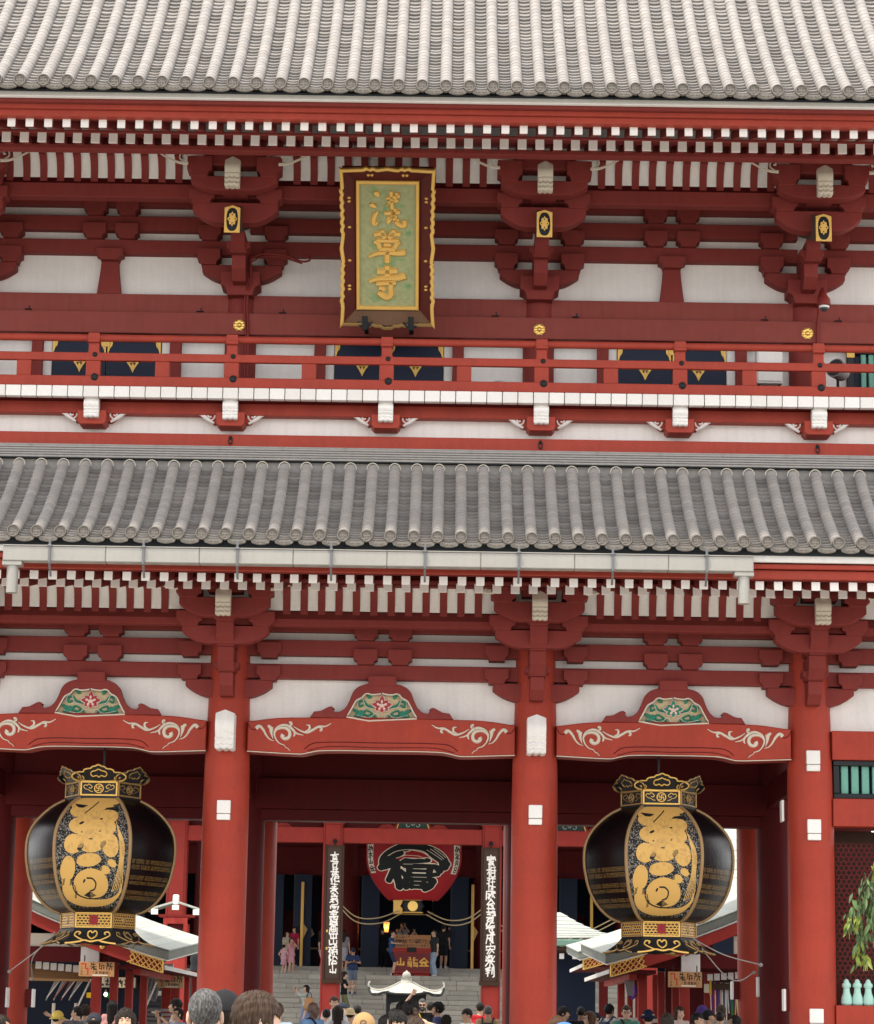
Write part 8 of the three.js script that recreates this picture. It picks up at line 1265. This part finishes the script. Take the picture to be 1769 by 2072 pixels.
stand('man in glasses and green polo shirt facing the camera', 1268, 2034, -9, -4, { skin: 'pale', hair: 'brown', glasses: true, top: [0.10, 0.30, 0.22], collar: [0.09, 0.28, 0.2], strap: [0.03, 0.03, 0.03] });
stand('person in navy hat with pale band, seen from behind', 1312, 2042, -4, 178, { hair: 'dark', hat: ['bucket', [0.012, 0.016, 0.04], 'band'], top: [0.02, 0.025, 0.05], noface: true });
stand('woman with long dark brown hair right of the navy hat', 1350, 2049, 0, 180, { hair: 'dark', style: 'long', fem: true, top: [0.2, 0.15, 0.12], noface: true });
stand('woman with brown hair between red posts under the right sign', 1375, 2036, -12.4, 24, { hair: 'brown', style: 'long', fem: true, skin: 'pale', top: [0.5, 0.4, 0.35] });
stand('man with neat black hair facing aside below the cord curtain', 1411, 2050, -2, 62, { hair: 'black', top: [0.1, 0.1, 0.12] });
stand('person in purple sun hat below the right wooden sign', 1421, 2034, -11.3, 130, { hat: ['bucket', [0.06, 0.03, 0.16]], top: [0.3, 0.2, 0.35] });
stand('man in black cap in front of the purple hat', 1433, 2040, -7, 100, { hat: ['cap', [0.014, 0.014, 0.018]], skin: 'tan', top: [0.05, 0.04, 0.04] });
stand('man with greying black hair and white shirt seen from behind by the cords', 1457, 2045, -5, 170, { hair: 'dark', style: 'buzz', top: [0.78, 0.78, 0.78], noface: true });
stand('brown-haired head behind the white-shirted man by the cords', 1459, 2033, -10.4, 180, { hair: 'brown', top: [0.3, 0.3, 0.3], noface: true });
stand('dark-clad person facing aside next to the right rear pillar', 1486, 2053, -6, -88, { skin: 'tan', hair: 'black', style: 'bob', fem: true, top: [0.02, 0.02, 0.02] });
// on the stair and at the hall door
const FT = { far: true };
const tote = stand('woman with black bobbed hair photographing from the stair, tan bag on her arm', 620, 1993, -48.6, -66, { ...FT, ground: 1.368, hair: 'black', style: 'bob', fem: true, arms: ['phone', 'phone'], top: [0.52, 0.58, 0.54], sleeve: 1.5, kind: 'skirt', hem2: 0.15, bottom: [0.20, 0.26, 0.45], skin: 'pale' }); phone(tote, 'phone held up by the woman with the tan bag');
{ const p = tote.t.position, b = thing('tote_bag', 'large tan tote bag hanging behind the photographing woman on the stair', 'bag', [p.x + 0.12, p.y + 0.78, p.z + 0.24]); const F = new Field([-0.26, -0.04, -0.12], [0.26, 0.42, 0.12], 0.016); F.cap([-0.14, 0.06, 0], [0.14, 0.06, 0], 0.055, 0.055, 0.05).cap([-0.1, 0.3, 0], [0.1, 0.3, 0], 0.05, 0.05, 0.2).cap([0, 0.1, 0], [0, 0.28, 0], 0.08, 0.07, 0.2); part('bag_body', [F.mesh().toNonIndexed()], cloth([0.5, 0.28, 0.14]), b); for (const z of [-0.03, 0.03]) part('bag_handle', [tube([[-0.09, 0.32, z], [-0.06, 0.5, z], [0.0, 0.56, z], [0.06, 0.5, z], [0.09, 0.32, z]], 0.012, 16, 5)], M.iron, b); }
stand('woman in black top and olive trousers leaning on the pillar with a phone', 697, 1966, -49.2, 84, { ...FT, ground: 1.866, hair: 'dark', style: 'long', fem: true, arms: ['low', 'low'], top: [0.012, 0.012, 0.014], bottom: [0.15, 0.16, 0.08], wide: 0.03, stance: [0.1, -0.16], hp: 20, sleeve: 0.4, skin: 'pale' });
const polo = stand('stout man in navy polo and grey shorts looking down at his phone', 715, 1916, -50.75, 8, { ...FT, ground: 2.696, skin: 'tan', hat: ['cap', [0.02, 0.024, 0.04]], arms: ['low', 'low'], hp: 28, belly: true, top: [0.03, 0.05, 0.12], kind: 'shorts', bottom: [0.13, 0.16, 0.22], shoe: [0.04, 0.07, 0.12] }); phone(polo, 'phone in the hands of the man in navy polo');
stand('man in grey shirt standing tallest at the hall door', 616, 1857, -55.0, -20, { ...FT, ground: 3.67, skin: 'tan', hair: 'dark', style: 'buzz', arms: ['down', 'hip'], top: [0.25, 0.25, 0.26], kind: 'shorts', bottom: [0.04, 0.045, 0.06] });
stand('woman with dark hair in red top at the hall door', 597, 1875, -54.5, -34, { ...FT, ground: 3.67, skin: 'asian', hair: 'dark', style: 'long', fem: true, top: [0.42, 0.025, 0.07], bottom: [0.02, 0.022, 0.035] });
stand('woman in cream top behind the girl in the longer pink dress', 582, 1884, -53.9, 24, { ...FT, ground: 3.515, skin: 'asian', hair: 'dark', style: 'long', fem: true, arms: ['hold', 'hold'], top: [0.55, 0.5, 0.38], bottom: [0.03, 0.03, 0.04] });
stand('taller girl in sleeveless pink dress with hands at her cheek', 590, 1897, -52.85, 22, { ...FT, ground: 3.36, child: true, skin: 'pale', hair: 'dark', style: 'bob', fem: true, arms: ['cheek', 'cheek'], kind: 'dress', top: [0.66, 0.33, 0.38], sleeve: 0.1, hem: 0.55 });
stand('smaller girl in pink dress seen from behind with hand on hip', 575, 1911, -52.75, 150, { ...FT, ground: 3.36, child: true, skin: 'pale', hair: 'black', style: 'bun', fem: true, arms: ['hip', 'hip'], kind: 'dress', top: [0.62, 0.34, 0.40], sleeve: 0.1, hem: 0.55, noface: true });
stand('woman in white shorts partly hidden by the left plaque', 651, 1892, -54, 66, { ...FT, ground: 3.515, hair: 'dark', style: 'long', fem: true, top: [0.02, 0.02, 0.025], kind: 'shorts', bottom: [0.7, 0.7, 0.7], skin: 'pale' });
stand('woman in pale grey skirt just right of the left plaque', 697, 1893, -53.8, 170, { ...FT, ground: 3.515, hair: 'dark', style: 'long', fem: true, top: [0.3, 0.28, 0.3], kind: 'skirt', bottom: [0.42, 0.42, 0.46], skin: 'pale', noface: true });
stand('boy in blue shirt and navy shorts beside the offertory box', 795, 1883, -52.25, 62, { ...FT, ground: 3.36, skin: 'pale', hair: 'brown', style: 'buzz', arms: ['reach', 'down'], top: [0.03, 0.10, 0.24], kind: 'shorts', bottom: [0.04, 0.05, 0.10], stance: [0.12, -0.06], shoe: [0.7, 0.7, 0.7] });
stand('woman in charcoal shirt and wide pale jeans beside the offertory box', 879, 1881, -52.2, -48, { ...FT, ground: 3.36, skin: 'asian', hair: 'dark', style: 'tied', fem: true, top: [0.035, 0.037, 0.04], bottom: [0.30, 0.40, 0.52], wide: 0.035, shoe: [0.6, 0.6, 0.6] });
stand('man in black shirt and black shorts at the dark door', 898, 1870, -54.3, 168, { ...FT, ground: 3.67, skin: 'tan', hair: 'black', top: [0.015, 0.015, 0.018], kind: 'shorts', bottom: [0.015, 0.015, 0.02], shoe: [0.5, 0.5, 0.5], noface: true });
stand('man with dark backpack beside the gilt door edge', 911, 1866, -54.7, 150, { ...FT, ground: 3.67, skin: 'tan', hair: 'black', top: [0.02, 0.02, 0.03], pack: [0.02, 0.025, 0.04], bottom: [0.02, 0.02, 0.03], noface: true });
const w1 = stand('man in white shirt holding a camera phone inside the hall', 815, 1865, -56, 10, { ...FT, ground: 3.67, skin: 'tan', hair: 'dark', arms: ['phone', 'phone'], top: [0.45, 0.45, 0.45], strap: [0.02, 0.02, 0.02] }); phone(w1, 'phone held up by the white-shirted man inside the hall');
const w2 = stand('woman in dark top taking a picture behind the notice board', 839, 1878, -56.1, 0, { ...FT, ground: 3.67, skin: 'pale', hair: 'black', style: 'bob', fem: true, arms: ['phone', 'phone'], top: [0.06, 0.06, 0.07] }); phone(w2, 'phone held up by the woman behind the notice board');
stand('man in dark suit and mask standing by the lit lantern', 774, 1877, -55.6, 12, { ...FT, ground: 3.67, skin: 'tan', hair: 'dark', mask: true, top: [0.012, 0.013, 0.02], sleeve: 1.8, bottom: [0.012, 0.013, 0.02] });
stand('person in blue jeans at the stair top under the green roof edge', 1187, 1883, -52.3, 172, { ...FT, ground: 3.36, hair: 'dark', top: [0.02, 0.02, 0.03], bottom: [0.06, 0.14, 0.26], shoe: [0.5, 0.5, 0.5], noface: true });
stand('person in black top with yellow bag at the right hall door', 1141, 1884, -54, 62, { ...FT, ground: 3.515, hair: 'dark', style: 'long', fem: true, top: [0.012, 0.013, 0.016], strap: [0.6, 0.5, 0.03], bottom: [0.05, 0.09, 0.16] });
stand('man in white shirt raising an arm on the stair behind the red lantern house', 295, 1875, -52.6, 60, { ...FT, ground: 3.36, skin: 'tan', hair: 'black', arms: ['raise', 'down'], top: [0.6, 0.6, 0.6] });
renderer.render(scene, camera);
